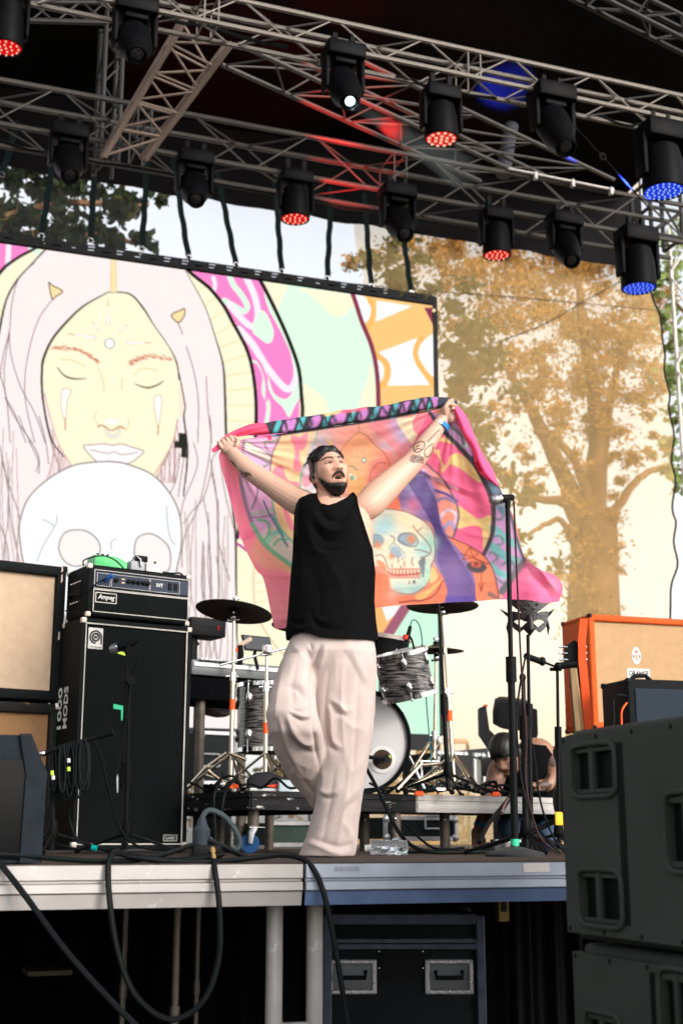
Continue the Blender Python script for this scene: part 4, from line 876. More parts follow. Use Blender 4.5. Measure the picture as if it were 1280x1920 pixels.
# --- head on top
oH = MA @ Vector((0.022, 0.0, H_+0.012)); MH = frame(oH, YAWA); hd = thing('amplifier_head', oH, 'black amplifier head with knobs sitting on the tall bass cabinet', 'amplifier')
WH, DH, HH = 0.615, 0.30, 0.285
lp(hd, 'shell', MB().rbox((WH/2, DH/2, HH/2), (WH, DH, HH), 0.018, 3), MH, M_tolex)
lp(hd, 'control_panel', MB().rbox((WH/2+0.01, -0.001, 0.205), (WH-0.045, 0.012, 0.085), 0.003, 1), MH, mat('control_panel', (0.02, 0.03, 0.05), 0.35))
lp(hd, 'grille', MB().box((WH/2+0.01, -0.001, 0.085), (WH-0.05, 0.010, 0.115)), MH, M_blackgr, smooth=False)
lp(hd, 'piping', rect_tube(0.034, WH-0.014, 0.026, 0.146, -0.006, 0.0026), MH, M_pipe); lp(hd, 'piping', rect_tube(0.034, WH-0.014, 0.152, 0.254, -0.007, 0.002), MH, M_pipe)
for a, b_ in ((0.05, 0.125), (0.135, 0.36), (0.365, 0.545)): lp(hd, 'panel_outline', rect_tube(a, b_, 0.168, 0.238, -0.0078, 0.0012), MH, M_pipe)
for i, x in enumerate((0.16, 0.235, 0.265, 0.295, 0.325, 0.348)):
    lp(hd, 'knob', MB().lathe([(0.012, 0), (0.0115, 0.014), (0.008, 0.016)], (x, -0.007, 0.208), (0, -1, 0), 14), MH, M_black)
for x in (0.195, 0.207): lp(hd, 'switch', MB().rbox((0.2, -0.009, 0.205+(x-0.2)*1.6), (0.02, 0.006, 0.008), 0.002, 1), MH, mat('switch_cream', (0.6, 0.5, 0.3), 0.5))
for x in (0.485, 0.52): lp(hd, 'switch', MB().rbox((x, -0.009, 0.205), (0.022, 0.008, 0.04), 0.002, 1), MH, M_black)
tx = MB(); lettering(tx, 'SVT', (0.40, -0.0078, 0.195), (1, 0, 0), (0, 0, 1), 0.042, 0.022, 0.001, 0.03); lp(hd, 'lettering', tx, MH, M_white)
lp(hd, 'logo_plate', rect_tube(0.045, 0.165, 0.078, 0.13, -0.008, 0.0026), MH, M_pipe); tx = MB(); lettering(tx, 'Ampeg', (0.055, -0.0085, 0.088), (1, 0, 0), (0, 0, 1), 0.095, 0.034, 0.0012, 0.02, 0.25); lp(hd, 'lettering', tx, MH, M_white)
hn = MB(); hn.rbox((-0.002, 0.15, 0.145), (0.008, 0.13, 0.12), 0.003, 1); lp(hd, 'side_handle', hn, MH, M_black)
hn = MB().tube([(-0.006, 0.10, 0.12), (-0.028, 0.11, 0.13), (-0.03, 0.15, 0.135), (-0.028, 0.19, 0.13), (-0.006, 0.20, 0.12)], 0.008, 8); lp(hd, 'handle_bar', hn, MH, M_black)
for y in (0.09, 0.12, 0.15, 0.18, 0.21): lp(hd, 'rivet', MB().ell((-0.008, y, 0.2), (0.005, 0.006, 0.006), None, 8, 6).ell((-0.008, y, 0.09), (0.005, 0.006, 0.006), None, 8, 6), MH, M_chrome)
corners(hd, MH, WH, DH, 0, HH, M_corner, 0.03)
# effect boxes on the head
def on_head(x, y, z): return MH @ Vector((x, y, HH+z))
M_grn = mat('green_enamel', (0.05, 0.42, 0.12), 0.4, coat=0.3)
pd = thing('effect_pedal', on_head(0.12, 0.13, 0), 'bright green effect pedal lying on the amplifier head', 'effect pedal')
lp(pd, 'case', MB().prism([(0, 0), (0.19, 0), (0.19, 0.045), (0.13, 0.07), (0, 0.07)], (0.07, 0.08, HH+0.002), (1, 0, 0), (0, 0, 1), (0, 1, 0), 0.11), MH, M_grn, smooth=False)
for x in (0.10, 0.13, 0.16): lp(pd, 'knob', MB().lathe([(0.009, 0), (0.007, 0.016)], (x, 0.12, HH+0.072), (0, 0, 1), 12), MH, M_black)
lp(pd, 'footswitch', MB().lathe([(0.012, 0), (0.012, 0.012), (0.006, 0.014)], (0.235, 0.14, HH+0.052), (0.3, 0, 1), 12), MH, M_chrome)
tn = thing('tuner_pedal', on_head(0.33, 0.12, 0), 'small silver and black box with clips beside the green pedal', 'effect pedal')
lp(tn, 'case', MB().rbox((0.325, 0.12, HH+0.033), (0.085, 0.09, 0.06), 0.006, 2), MH, mat('grey_enamel', (0.3, 0.31, 0.32), 0.4)); lp(tn, 'cover', MB().rbox((0.355, 0.12, HH+0.082), (0.07, 0.07, 0.035), 0.006, 2), MH, M_black); lp(tn, 'clip', MB().tube([(0.29, 0.08, HH+0.06), (0.30, 0.06, HH+0.09), (0.33, 0.06, HH+0.07), (0.34, 0.07, HH+0.03)], 0.006, 6), MH, M_chrome); lp(tn, 'knob', MB().lathe([(0.008, 0), (0.006, 0.02)], (0.30, 0.09, HH+0.062), (0, 0, 1), 10), MH, M_chrome)
cb = thing('effect_pedal', on_head(0.44, 0.12, 0), 'small pale cream box rightmost on the amplifier head', 'effect pedal'); lp(cb, 'case', MB().rbox((0.43, 0.12, HH+0.031), (0.10, 0.08, 0.058), 0.006, 2), MH, mat('cream_enamel', (0.62, 0.57, 0.52), 0.4)); lp(cb, 'knob', MB().lathe([(0.007, 0), (0.006, 0.016)], (0.44, 0.10, HH+0.06), (0, 0, 1), 10), MH, M_black)
def cable(name, pts, r, label, m=None, k=6, group='black cables on the stage'):
    p = smooth_line(np.array([tuple(q) for q in pts]), k); mb = MB().tube([Vector(q) for q in p], r, 7); return single(name, mb, m or M_rubber, label, 'cable', group)
def lc(M, pts): return [M @ Vector(q) for q in pts]
cable('patch_cable', lc(MH, [(0.10, -0.02, 0.205), (0.08, -0.05, 0.20), (0.03, -0.05, 0.17), (-0.03, 0.03, 0.09), (-0.03, 0.10, 0.03), (-0.04, 0.2, 0.05)]), 0.004, 'thin black lead plugged into the amplifier head with a blue plug')
part(hd, 'jack_plug', MB().cyl(MH @ Vector((0.095, -0.01, 0.20)), MH @ Vector((0.12, -0.045, 0.225)), 0.012, n=10), mat('blue_plug', (0.02, 0.10, 0.35), 0.4))
cable('patch_cable', lc(MH, [(0.02, 0.12, HH+0.01), (0.0, 0.06, HH+0.03), (0.08, 0.02, HH+0.055), (0.16, 0.02, HH+0.04), (0.22, 0.03, HH+0.0)]), 0.004, 'thin black lead looping over the green pedal')
cable('patch_cable', lc(MH, [(0.48, 0.10, HH+0.02), (0.52, 0.05, HH+0.01), (0.56, 0.03, HH+0.012), (0.60, 0.06, HH+0.005)]), 0.005, 'thin black lead trailing over the right end of the amplifier head')
# --- guitar cabinets at the left edge
YAWF = 13.0; EF = Vector((math.cos(R(YAWF)), math.sin(R(YAWF)), 0))
oF = ground(101, 1590, 7.3)-EF*0.76; MF = frame(oF, YAWF)
def guitar_cab(z0, h, label, gm, worn):
    t = thing('guitar_cabinet', MF @ Vector((0, 0, z0)), label, 'speaker cabinet', 'guitar cabinets stacked at the left edge')
    s = MB(); b_ = 0.055
    s.rbox((0.38, 0.18, z0+h-b_/2), (0.76, 0.36, b_), 0.012, 2).rbox((0.38, 0.18, z0+b_/2), (0.76, 0.36, b_), 0.012, 2).rbox((b_/2, 0.18, z0+h/2), (b_, 0.356, h-0.01), 0.012, 2).rbox((0.76-b_/2, 0.18, z0+h/2), (b_, 0.356, h-0.01), 0.012, 2).box((0.38, 0.34, z0+h/2), (0.7, 0.02, h-0.08))
    lp(t, 'shell', s, MF, worn); lp(t, 'grille', MB().box((0.38, 0.045, z0+h/2), (0.76-2*b_+0.005, 0.015, h-2*b_+0.005)), MF, gm, smooth=False)
    corners(t, MF, 0.76, 0.36, z0, z0+h, M_black if gm is M_beige else M_corner, 0.035)
    return t
M_tolexw = mat('worn_tolex', (0.010, 0.010, 0.010), 0.6, 0, 0.3, 30, 0.3, 400, wear=((0.34, 0.2, 0.09), 0.66, 12))
lowc = guitar_cab(0.05, 0.735, 'battered black guitar cabinet with brown cloth at the bottom of the left stack', M_tanold, M_tolexw)
upc = guitar_cab(0.80, 0.745, 'black guitar cabinet with pale wheat cloth on top of the left stack', M_beige, M_tolex)
lp(lowc, 'bare_patch', MB().prism([(0.735, 0.10), (0.758, 0.1), (0.757, 0.30), (0.745, 0.34), (0.738, 0.25)], (0, -0.0015, 0.0), (1, 0, 0), (0, 0, 1), (0, -1, 0), 0.001), MF, M_ply, smooth=False)
for z in (0.3, 0.62, 0.68): lp(upc, 'scuff', MB().prism([(0.725, 0), (0.735, 0.01), (0.733, 0.05), (0.726, 0.045)], (0, -0.0012, 0.83+z), (1, 0, 0), (0, 0, 1), (0, -1, 0), 0.0008), MF, mat('scuffed_edge', (0.45, 0.36, 0.30), 0.7), smooth=False)
# --- orange cabinet on the right
M_or = mat('orange_tolex', (0.55, 0.085, 0.015), 0.55, 0, 0.15, 30, 0.35, 450)
YO = -2.0; oO = PH(1112, 1365, 8.5); oO.z = 0.745; MO = frame(oO, YO)
t = thing('guitar_cabinet', oO, 'bright orange guitar cabinet with tan cloth and a small crest at right', 'speaker cabinet')
WO, DO, HO = 0.78, 0.385, 0.735; b_ = 0.045
s = MB().rbox((WO/2, DO/2, HO-b_/2), (WO, DO, b_), 0.014, 3).rbox((WO/2, DO/2, b_/2), (WO, DO, b_), 0.014, 3).rbox((b_/2, DO/2, HO/2), (b_, DO-0.004, HO-0.01), 0.014, 3).rbox((WO-b_/2, DO/2, HO/2), (b_, DO-0.004, HO-0.01), 0.014, 3).box((WO/2, DO-0.02, HO/2), (WO-0.06, 0.02, HO-0.06))
lp(t, 'shell', s, MO, M_or); lp(t, 'grille', MB().box((WO/2, 0.03, HO/2), (WO-2*b_+0.004, 0.014, HO-2*b_+0.004)), MO, grille('tan_grille_cloth', (0.43, 0.27, 0.145), (0.29, 0.18, 0.09), 420, amt=0.5), smooth=False)
lp(t, 'side_seam', MB().cyl((-0.0005, 0.10, 0.01), (-0.0005, 0.10, HO-0.01), 0.002, n=6), MO, mat('seam_dark', (0.2, 0.03, 0.01), 0.7))
lp(t, 'handle', MB().rbox((-0.003, 0.22, 0.40), (0.010, 0.13, 0.24), 0.004, 2), MO, M_black); lp(t, 'handle_grip', MB().tube([(-0.006, 0.19, 0.46), (-0.03, 0.22, 0.47), (-0.006, 0.25, 0.46)], 0.01, 8), MO, M_black)
corners(t, MO, WO, DO, 0, HO, M_black, 0.03)
cx, cz = 0.345, 0.475
cr_s = [(-0.028, 0.02), (-0.028, -0.012), (-0.018, -0.035), (0, -0.045), (0.018, -0.035), (0.028, -0.012), (0.028, 0.02)]
lp(t, 'crest', MB().prism([(cx+a*1.15, cz+b2*1.15) for a, b2 in cr_s+[(0.02, 0.035), (0.012, 0.052), (-0.012, 0.052), (-0.02, 0.035)]], (0, 0.0215, 0), (1, 0, 0), (0, 0, 1), (0, -1, 0), 0.001), MO, M_white, smooth=False)
lp(t, 'crest_shield', MB().prism([(cx-0.017, cz+0.015), (cx-0.015, cz-0.018), (cx, cz-0.03), (cx+0.015, cz-0.018), (cx+0.017, cz+0.015)], (0, 0.0198, 0), (1, 0, 0), (0, 0, 1), (0, -1, 0), 0.0008), MO, mat('crest_grey', (0.4, 0.32, 0.28), 0.6), smooth=False)
lp(t, 'crest_crown', MB().prism([(cx-0.012, cz+0.024), (cx+0.012, cz+0.024), (cx+0.014, cz+0.042), (cx+0.005, cz+0.032), (cx, cz+0.046), (cx-0.005, cz+0.032), (cx-0.014, cz+0.042)], (0, 0.0198, 0), (1, 0, 0), (0, 0, 1), (0, -1, 0), 0.0008), MO, mat('crest_red', (0.45, 0.08, 0.05), 0.6), smooth=False)
for sx in (-1, 1): lp(t, 'crest_bar', MB().prism([(cx+sx*0.021, cz+0.012), (cx+sx*0.027, cz+0.01), (cx+sx*0.027, cz-0.012), (cx+sx*0.02, cz-0.014)][::sx], (0, 0.0198, 0), (1, 0, 0), (0, 0, 1), (0, -1, 0), 0.0008), MO, mat('crest_black', (0.03, 0.03, 0.03), 0.6), smooth=False)
lp(t, 'name_plate', MB().box((0.355, 0.0215, 0.365), (0.165, 0.002, 0.062)), MO, M_white, smooth=False); tx = MB(); lettering(tx, 'ORANGE', (0.283, 0.0198, 0.348), (1, 0, 0), (0, 0, 1), 0.145, 0.035, 0.0008, 0.03); lp(t, 'lettering', tx, MO, mat('crest_black', (0, 0, 0)))
t = thing('guitar_cabinet', Vector((oO.x, oO.y, 0)), 'dark cabinet under the orange one, mostly hidden by the loudspeaker boxes', 'speaker cabinet'); lp(t, 'shell', MB().rbox((WO/2, DO/2, -0.375), (WO, DO, 0.72), 0.014, 2), MO, M_tolex); lp(t, 'grille', MB().box((WO/2, -0.001, -0.375), (WO-0.08, 0.008, 0.64)), MO, M_blackgr, smooth=False)
# --- small black combo in front
oC = PH(1178, 1340, 7.0); oC.z = 0.56; MC = frame(oC, -4)
t = thing('combo_amplifier', oC, 'small black combo amplifier in front of the orange cabinet', 'amplifier')
lp(t, 'shell', MB().rbox((0.26, 0.15, 0.165), (0.52, 0.30, 0.33), 0.015, 3), MC, M_tolex); lp(t, 'grille', MB().rbox((0.27, -0.002, 0.15), (0.46, 0.01, 0.26), 0.003, 1), MC, grille('blue_black_mesh', (0.03, 0.045, 0.06), (0.01, 0.012, 0.016), 300)); corners(t, MC, 0.52, 0.30, 0, 0.33, M_black, 0.03)
lp(t, 'handle', MB().tube([(0.05, 0.06, 0.33), (0.08, 0.06, 0.352), (0.14, 0.06, 0.355), (0.17, 0.06, 0.33)], 0.012, 8), MC, M_black)
t = thing('flight_case', Vector((oC.x, oC.y, 0)), 'black case carrying the small combo amplifier, hidden behind the loudspeaker boxes', 'flight case'); lp(t, 'body', MB().rbox((0.26, 0.16, -0.28), (0.54, 0.34, 0.55), 0.01, 2), MC, M_flight); lp(t, 'latch', MB().rbox((0.26, -0.012, -0.2), (0.06, 0.012, 0.08), 0.004, 1), MC, M_case_edge)
cable('patch_cable', [PH(*q) for q in [(1172, 1305, 6.95), (1160, 1303, 6.9), (1150, 1312, 6.9), (1150, 1345, 6.9), (1149, 1400, 6.9)]], 0.006, 'black lead hanging beside the small combo amplifier')
cable('patch_cable', [PH(*q) for q in [(1174, 1318, 6.95), (1166, 1330, 6.9), (1164, 1345, 6.9), (1166, 1400, 6.9)]], 0.005, 'orange tagged lead beside the small combo amplifier', M_orange_tape)
# --- big loudspeaker boxes in front at right
M_pa = mat('grey_green_paint', (0.044, 0.050, 0.044), 0.6, 0, 0.15, 5, 0.5, 260, wear=((0.14, 0.14, 0.125), 0.74, 16)); M_pad = mat('cup_black', (0.003, 0.0035, 0.0035), 0.7)
def pa_box(z0, z1, label, cups, slot_y, xoff, yoff):
    X0 = 1.80+xoff; t = thing('loudspeaker_box', (X0+0.5, 2.4, z0), label, 'loudspeaker', 'loudspeaker boxes stacked in front of the stage')
    Y0, Y1_ = 1.75, yb+yoff
    m = MB().rbox((X0+0.55+0.02, (Y0+Y1_)/2, (z0+z1)/2), (1.1-0.04, Y1_-Y0, z1-z0), 0.018, 3); part(t, 'cabinet', m, M_pa)
    # side skin with real cup openings
    cut = []
    sk = MB(); ys = sorted({Y0+0.02, Y1_-0.02, *[v for c_ in cups for v in (c_[0], c_[1])]}); zsx = sorted({z0+0.02, z1-0.02, *[v for c_ in cups for v in (c_[2], c_[3])]})
    for i in range(len(ys)-1):
        for j in range(len(zsx)-1):
            a, b2, c2, d2 = ys[i], ys[i+1], zsx[j], zsx[j+1]
            if any(c_[0] <= a+1e-6 and b2 <= c_[1]+1e-6 and c_[2] <= c2+1e-6 and d2 <= c_[3]+1e-6 for c_ in cups): continue
            sk.box((X0+0.010, (a+b2)/2, (c2+d2)/2), (0.022, b2-a, d2-c2))
    part(t, 'side_panel', sk, M_pa, False)
    for (ya, yb_, za, zb2) in cups:
        # rounded rim, recessed cup with a bar across
        rim = MB(); w1, h1 = (yb_-ya), (zb2-za); pts = []
        for k in range(32):
            a = 2*math.pi*k/32; cc = abs(math.cos(a))**0.35*math.copysign(1, math.cos(a)); ss_ = abs(math.sin(a))**0.35*math.copysign(1, math.sin(a)); pts.append((X0-0.004, (ya+yb_)/2+cc*(w1/2+0.008), (za+zb2)/2+ss_*(h1/2+0.008)))
        rim.tube(pts+[pts[0]], 0.007, 8, False); cu = part(t, 'handle_cup', rim, M_pa)
        def sub(nm, mb, mm): 
            off = origin_of(cu); o = put(nm, mesh_from(nm, [p-off for p in mb.v], mb.f, mm, False), cu); return o
        sub('cup_back', MB().box((X0+0.0195, (ya+yb_)/2, (za+zb2)/2), (0.001, w1, h1)), M_pad)
        hz = (h1 > w1)
        bar_y = ya+w1*0.56 
        sub('cup_bar', MB().rbox((X0+0.004, bar_y, (za+zb2)/2), (0.014, w1*0.10, h1), 0.003, 2), M_pa)
        for zz_ in (za+h1*0.06, zb2-h1*0.06): sub('cup_lip', MB().box((X0+0.006, (ya+yb_)/2, zz_), (0.010, w1, h1*0.08)), M_pa)
    for sy, za, zb2 in slot_y: part(t, 'grille_gap', MB().box((X0-0.0015, sy, (za+zb2)/2), (0.003, 0.028, zb2-za)), M_pad, False)
    for y_ in np.linspace(Y0+0.1, Y1_-0.035, 9):
        for z_ in (z0+0.03, z1-0.03): part(t, 'screw', MB().ell((X0-0.001, y_, z_), (0.003, 0.0065, 0.0065), None, 8, 6), M_pad)
    return t
def YZ(px, py): p = PX(px, py, 1.80); return p.y, p.z
def cup(px0, px1, py0, py1):
    a = YZ(px0, (py0+py1)/2)[0]; b2 = YZ(px1, (py0+py1)/2)[0]; zc0 = YZ((px0+px1)/2, py1)[1]; zc1 = YZ((px0+px1)/2, py0)[1]; return (min(a, b2), max(a, b2), zc0, zc1)
yb = YZ(1050, 1560)[0]; zT = YZ(1046, 1369)[1]; zM = YZ(1058, 1764)[1]
g1_ = [(YZ(1168, 1560)[0], YZ(1172, 1735)[1], YZ(1158, 1392)[1])]
pa_box(zM+0.004, zT, 'upper grey loudspeaker box with square handle cups at the right edge', [cup(1075, 1152, 1400, 1488), cup(1089, 1165, 1636, 1732), cup(1252, 1330, 1490, 1630)], g1_, 0, 0)
pa_box(zM-0.60, zM-0.004, 'lower grey loudspeaker box at the bottom right corner', [cup(1238, 1300, 1825, 1990), cup(1096, 1160, 1905, 2010)], [(YZ(1222, 1860)[0], zM-0.5, YZ(1216, 1822)[1])], 0.006, -0.01)
t = thing('loudspeaker_box', (2.9, 2.5, zT), 'unseen upright loudspeaker added on the right stack to shade the edge rail', 'loudspeaker', None); part(t, 'cabinet', MB().rbox((2.85, 2.5, zT+0.33), (1.0, 1.5, 0.65), 0.018, 3), M_pa); part(t, 'grille', MB().box((2.85, 1.745, zT+0.33), (0.9, 0.01, 0.55)), M_pad, False)  # box added out of view to shade the right edge rail
pa_box(-1.4, zM-0.61, 'loudspeaker box at the foot of the right stack below the picture', [], [], 0.006, -0.01)
# --- wedge monitor lower left
M_wedge = mat('wedge_paint', (0.011, 0.016, 0.021), 0.6, 0, 0.2, 20, 0.4, 300)
pw = PY(66, 1610, YE+0.16); t = thing('floor_monitor', (pw.x-0.3, YE+0.16, 0), 'dark blue grey floor monitor cut by the left picture edge', 'floor monitor')
hw = PY(30, 1384, YE+0.2).z; wx = pw.x
side = [(0.0, 0.004), (0.004, 0.27), (-0.05, hw), (-0.30, hw), (-0.62, 0.12), (-0.62, 0.004)]
part(t, 'cabinet', MB().prism([(wx+a, b2) for a, b2 in side], (0, YE+0.06, 0), (1, 0, 0), (0, 0, 1), (0, 1, 0), 0.36), M_wedge, False)
part(t, 'end_panel', MB().rbox((wx-0.33, YE+0.058, 0.165), (0.56, 0.012, 0.30), 0.004, 2), M_black)
part(t, 'rim', MB().prism([(wx-0.06, 0.004), (wx+0.006, 0.004), (wx+0.008, 0.275), (wx-0.046, hw+0.004), (wx-0.08, hw+0.003), (wx-0.055, 0.27)], (0, YE+0.045, 0), (1, 0, 0), (0, 0, 1), (0, 1, 0), 0.016), M_wedge, False)
# --- power socket box at the stage front
pp = PY(385, 1612, YE+0.10); t = thing('power_socket', (pp.x, YE+0.1, 0), 'black power socket block with plugs at the stage edge', 'power socket')
part(t, 'block', MB().rbox((pp.x, YE+0.10, 0.03), (0.10, 0.06, 0.055), 0.008, 2), M_black); part(t, 'plug', MB().lathe([(0.027, 0), (0.027, 0.05), (0.018, 0.062), (0.012, 0.085)], PY(378, 1585, YE+0.1), (0, 0, 1), 14), mat('plug_grey', (0.03, 0.04, 0.05), 0.5)); part(t, 'plug', MB().cyl(PY(398, 1590, YE+0.08), PY(402, 1612, YE+0.02), 0.009, 0.006, 10), mat('brass_plug', (0.5, 0.32, 0.12), 0.4, 0.4)); part(t, 'tape_wrap', MB().cyl(PY(378, 1566, YE+0.1), PY(380, 1552, YE+0.1), 0.013, n=12), M_teal)
def cab_py(pts, dy): return [PY(a, b2, YE+d) for (a, b2), d in zip(pts, dy if hasattr(dy, '__len__') else [dy]*len(pts))]
cable('power_cable', cab_py([(379, 1556), (380, 1532), (390, 1520), (405, 1522), (425, 1535), (443, 1560), (450, 1582), (440, 1594), (420, 1592), (400, 1580), (392, 1572)], 0.1), 0.009, 'grey power cable making a loop above the socket block', mat('grey_cable', (0.045, 0.06, 0.065), 0.5))
cable('power_cable', cab_py([(390, 1576), (420, 1588), (445, 1600), (470, 1610)], 0.08), 0.009, 'short power cable running right from the socket block')
cable('floor_cable', cab_py([(-40, 1600), (60, 1606), (130, 1612), (230, 1615), (300, 1604), (350, 1588), (374, 1582)], [0.05, 0.05, 0.03, 0.03, 0.06, 0.09, 0.1]), 0.009, 'black cable along the stage edge from the left to the socket block')
cable('loop_cable', cab_py([(420, 1600), (330, 1613), (250, 1606), (222, 1599), (208, 1606), (203, 1630), (206, 1690), (220, 1780), (250, 1860), (300, 1906), (345, 1906), (388, 1866), (411, 1790), (411, 1700), (404, 1640), (401, 1612)], [.05, .04, .02, 0, -.02, -.04, -.06, -.07, -.08, -.08, -.08, -.08, -.07, -.06, -.04, -.01]), 0.0095, 'black cable hanging in a big loop below the stage edge')
cable('hanging_cable', cab_py([(-30, 1580), (0, 1618), (50, 1682), (120, 1778), (200, 1868), (262, 1930), (330, 2000)], [0, -.04, -.08, -.15, -.2, -.25, -.3]), 0.0095, 'black cable slanting down from the left stage edge')
cable('hanging_cable', cab_py([(222, 1600), (300, 1614), (400, 1616), (480, 1608), (525, 1603), (560, 1608), (582, 1622), (600, 1655), (615, 1710), (630, 1790), (645, 1880), (660, 1990)], [.03, .02, .02, .02, .02, .0, -.02, -.04, -.06, -.08, -.1, -.12]), 0.0095, 'black cable falling over the edge at the gap between the rails')
M_edge_shade = mat('shaded_case_edge', (0.055, 0.065, 0.09), 0.4, 0.6, 0.25, 20)  # under-stage shade put into a darker edge colour
# --- flight case under the stage
Hc = 5.3; pc = PH(608, 1716, Hc); pr = PH(905, 1716, Hc); wc = (pr-pc).length; yw = math.degrees(math.atan2(pr.y-pc.y, pr.x-pc.x))
oK = Vector((pc.x, pc.y, -1.4)); MK = frame(oK, yw); hk = pc.z+1.4; t = thing('flight_case', oK, 'dark flight case with two recessed metal handles under the stage', 'flight case')
lp(t, 'body', MB().box((wc/2, 0.3, (hk+0.1)/2), (wc-0.02, 0.57, hk-0.12)), MK, M_flight, smooth=False)
for x in (0.012, wc-0.012):
    for y in (0.012, 0.59): lp(t, 'edge_profile', MB().rbox((x, y, (hk+0.1)/2), (0.034, 0.034, hk-0.1), 0.004, 1), MK, M_edge_shade)
for z in (hk-0.015, PH(750, 1770, Hc).z+1.4, 0.12): lp(t, 'edge_profile', MB().rbox((wc/2, 0.008, z), (wc-0.05, 0.026, 0.042), 0.004, 1), MK, M_edge_shade)
lp(t, 'lid_line', MB().box((wc/2, -0.007, PH(750, 1770, Hc).z+1.4+0.002), (wc-0.06, 0.006, 0.005)), MK, M_black, smooth=False)
for pxh in (660, 842):
    q = MK.inverted() @ PH(pxh, 1832, Hc); x, z = q.x, q.z
    h_ = lp(t, 'recessed_handle', MB().rbox((x-0.083, 0.010, z), (0.018, 0.012, 0.125), 0.004, 1).rbox((x+0.083, 0.010, z), (0.018, 0.012, 0.125), 0.004, 1).rbox((x, 0.010, z+0.054), (0.17, 0.012, 0.018), 0.004, 1).rbox((x, 0.010, z-0.054), (0.17, 0.012, 0.018), 0.004, 1), MK, M_case_edge)
    for nm, mb, mm in (('dish', MB().rbox((x, 0.016, z), (0.15, 0.004, 0.09), 0.001, 1), mat('dish_steel', (0.10, 0.11, 0.12), 0.35, 0.8)), ('grip', MB().tube([(x-0.05, 0.012, z+0.02), (x-0.05, -0.004, z-0.002), (x+0.05, -0.004, z-0.002), (x+0.05, 0.012, z+0.02)], 0.008, 8), M_black)):
        off = origin_of(h_); put(nm, mesh_from(nm, [MK @ p-off for p in mb.v], mb.f, mm), h_)
    rv = MB()
    for i in range(5): rv.ell((x-0.07+i*0.035, 0.002, z+0.054), (0.004, 0.003, 0.004), None, 8, 5).ell((x-0.07+i*0.035, 0.002, z-0.054), (0.004, 0.003, 0.004), None, 8, 5)
    for i in range(2): rv.ell((x-0.083, 0.002, z-0.02+i*0.04), (0.004, 0.003, 0.004), None, 8, 5).ell((x+0.083, 0.002, z-0.02+i*0.04), (0.004, 0.003, 0.004), None, 8, 5)
    off = origin_of(h_); o = put('rivets', mesh_from('rivets', [MK @ p-off for p in rv.v], rv.f, M_chrome), h_); o['kind'] = 'stuff'
q = MK.inverted() @ PH(752, 1800, Hc)
arch = [(q.x-0.075, q.z+0.035), (q.x-0.075, q.z-0.03)]+[(q.x-0.075*math.cos(a), q.z-0.03-0.05*math.sin(a)) for a in np.linspace(0.2, 2.94, 12)]+[(q.x+0.075, q.z-0.03), (q.x+0.075, q.z+0.035)]
lp(t, 'latch_plate', MB().prism(arch, (0, 0.013, 0), (1, 0, 0), (0, 0, 1), (0, -1, 0), 0.004), MK, M_black, smooth=False)
for dx in (-0.083, 0.083):
    for dz in (0.03, -0.03): lp(t, 'rivet', MB().ell((q.x+dx, 0.012, q.z+dz), (0.005, 0.004, 0.005), None, 8, 5), MK, M_chrome)
p = PH(940, 1700, 5.9); t = thing('gilt_box', p, 'small yellowish box glimpsed in the dark beside the flight case', 'box'); part(t, 'face', MB().rbox(p, (0.05, 0.04, 0.12), 0.004, 1), mat('gilt_label', (0.16, 0.11, 0.03), 0.5)); part(t, 'label_square', MB().box(p+Vector((0, -0.022, 0)), (0.025, 0.003, 0.04)), M_black)
p = PH(95, 1825, 6.0); single('crate', MB().rbox(p+Vector((0, 0.1, 0)), (0.19, 0.2, 0.022), 0.004, 1), mat('dim_wood', (0.08, 0.07, 0.05), 0.7), 'faint pale plank lying in the dark under the left bay', 'plank')
# ================================================================== DRUM RISER AND DRUMS
ZR = 0.31
A_ = PH(470, 1482, 6.9); B_ = PH(1045, 1496, 8.2); A_.z = B_.z = 0; yr = math.degrees(math.atan2(B_.y-A_.y, B_.x-A_.x)); MR = frame(A_, yr)
C_ = PH(778, 1490, 7.55); xm = (MR.inverted() @ Vector((C_.x, C_.y, 0))).x
M_riser = mat('chipped_black_paint', (0.012, 0.012, 0.013), 0.55, 0, 0.3, 20, 0.3, 60, wear=((0.5, 0.49, 0.47), 0.63, 17), stretch=(0.45, 1, 2.2)); M_riser2 = mat('scuffed_aluminium', (0.45, 0.43, 0.41), 0.5, 0.3, 0.12, 8, 0.1, wear=((0.3, 0.28, 0.26), 0.70, 22)); M_top = mat('riser_top', (0.015, 0.015, 0.016), 0.8, 0, 0.3, 10)
M_legm = mat('rusty_leg', (0.10, 0.085, 0.07), 0.55, 0.4, 0.4, 14)
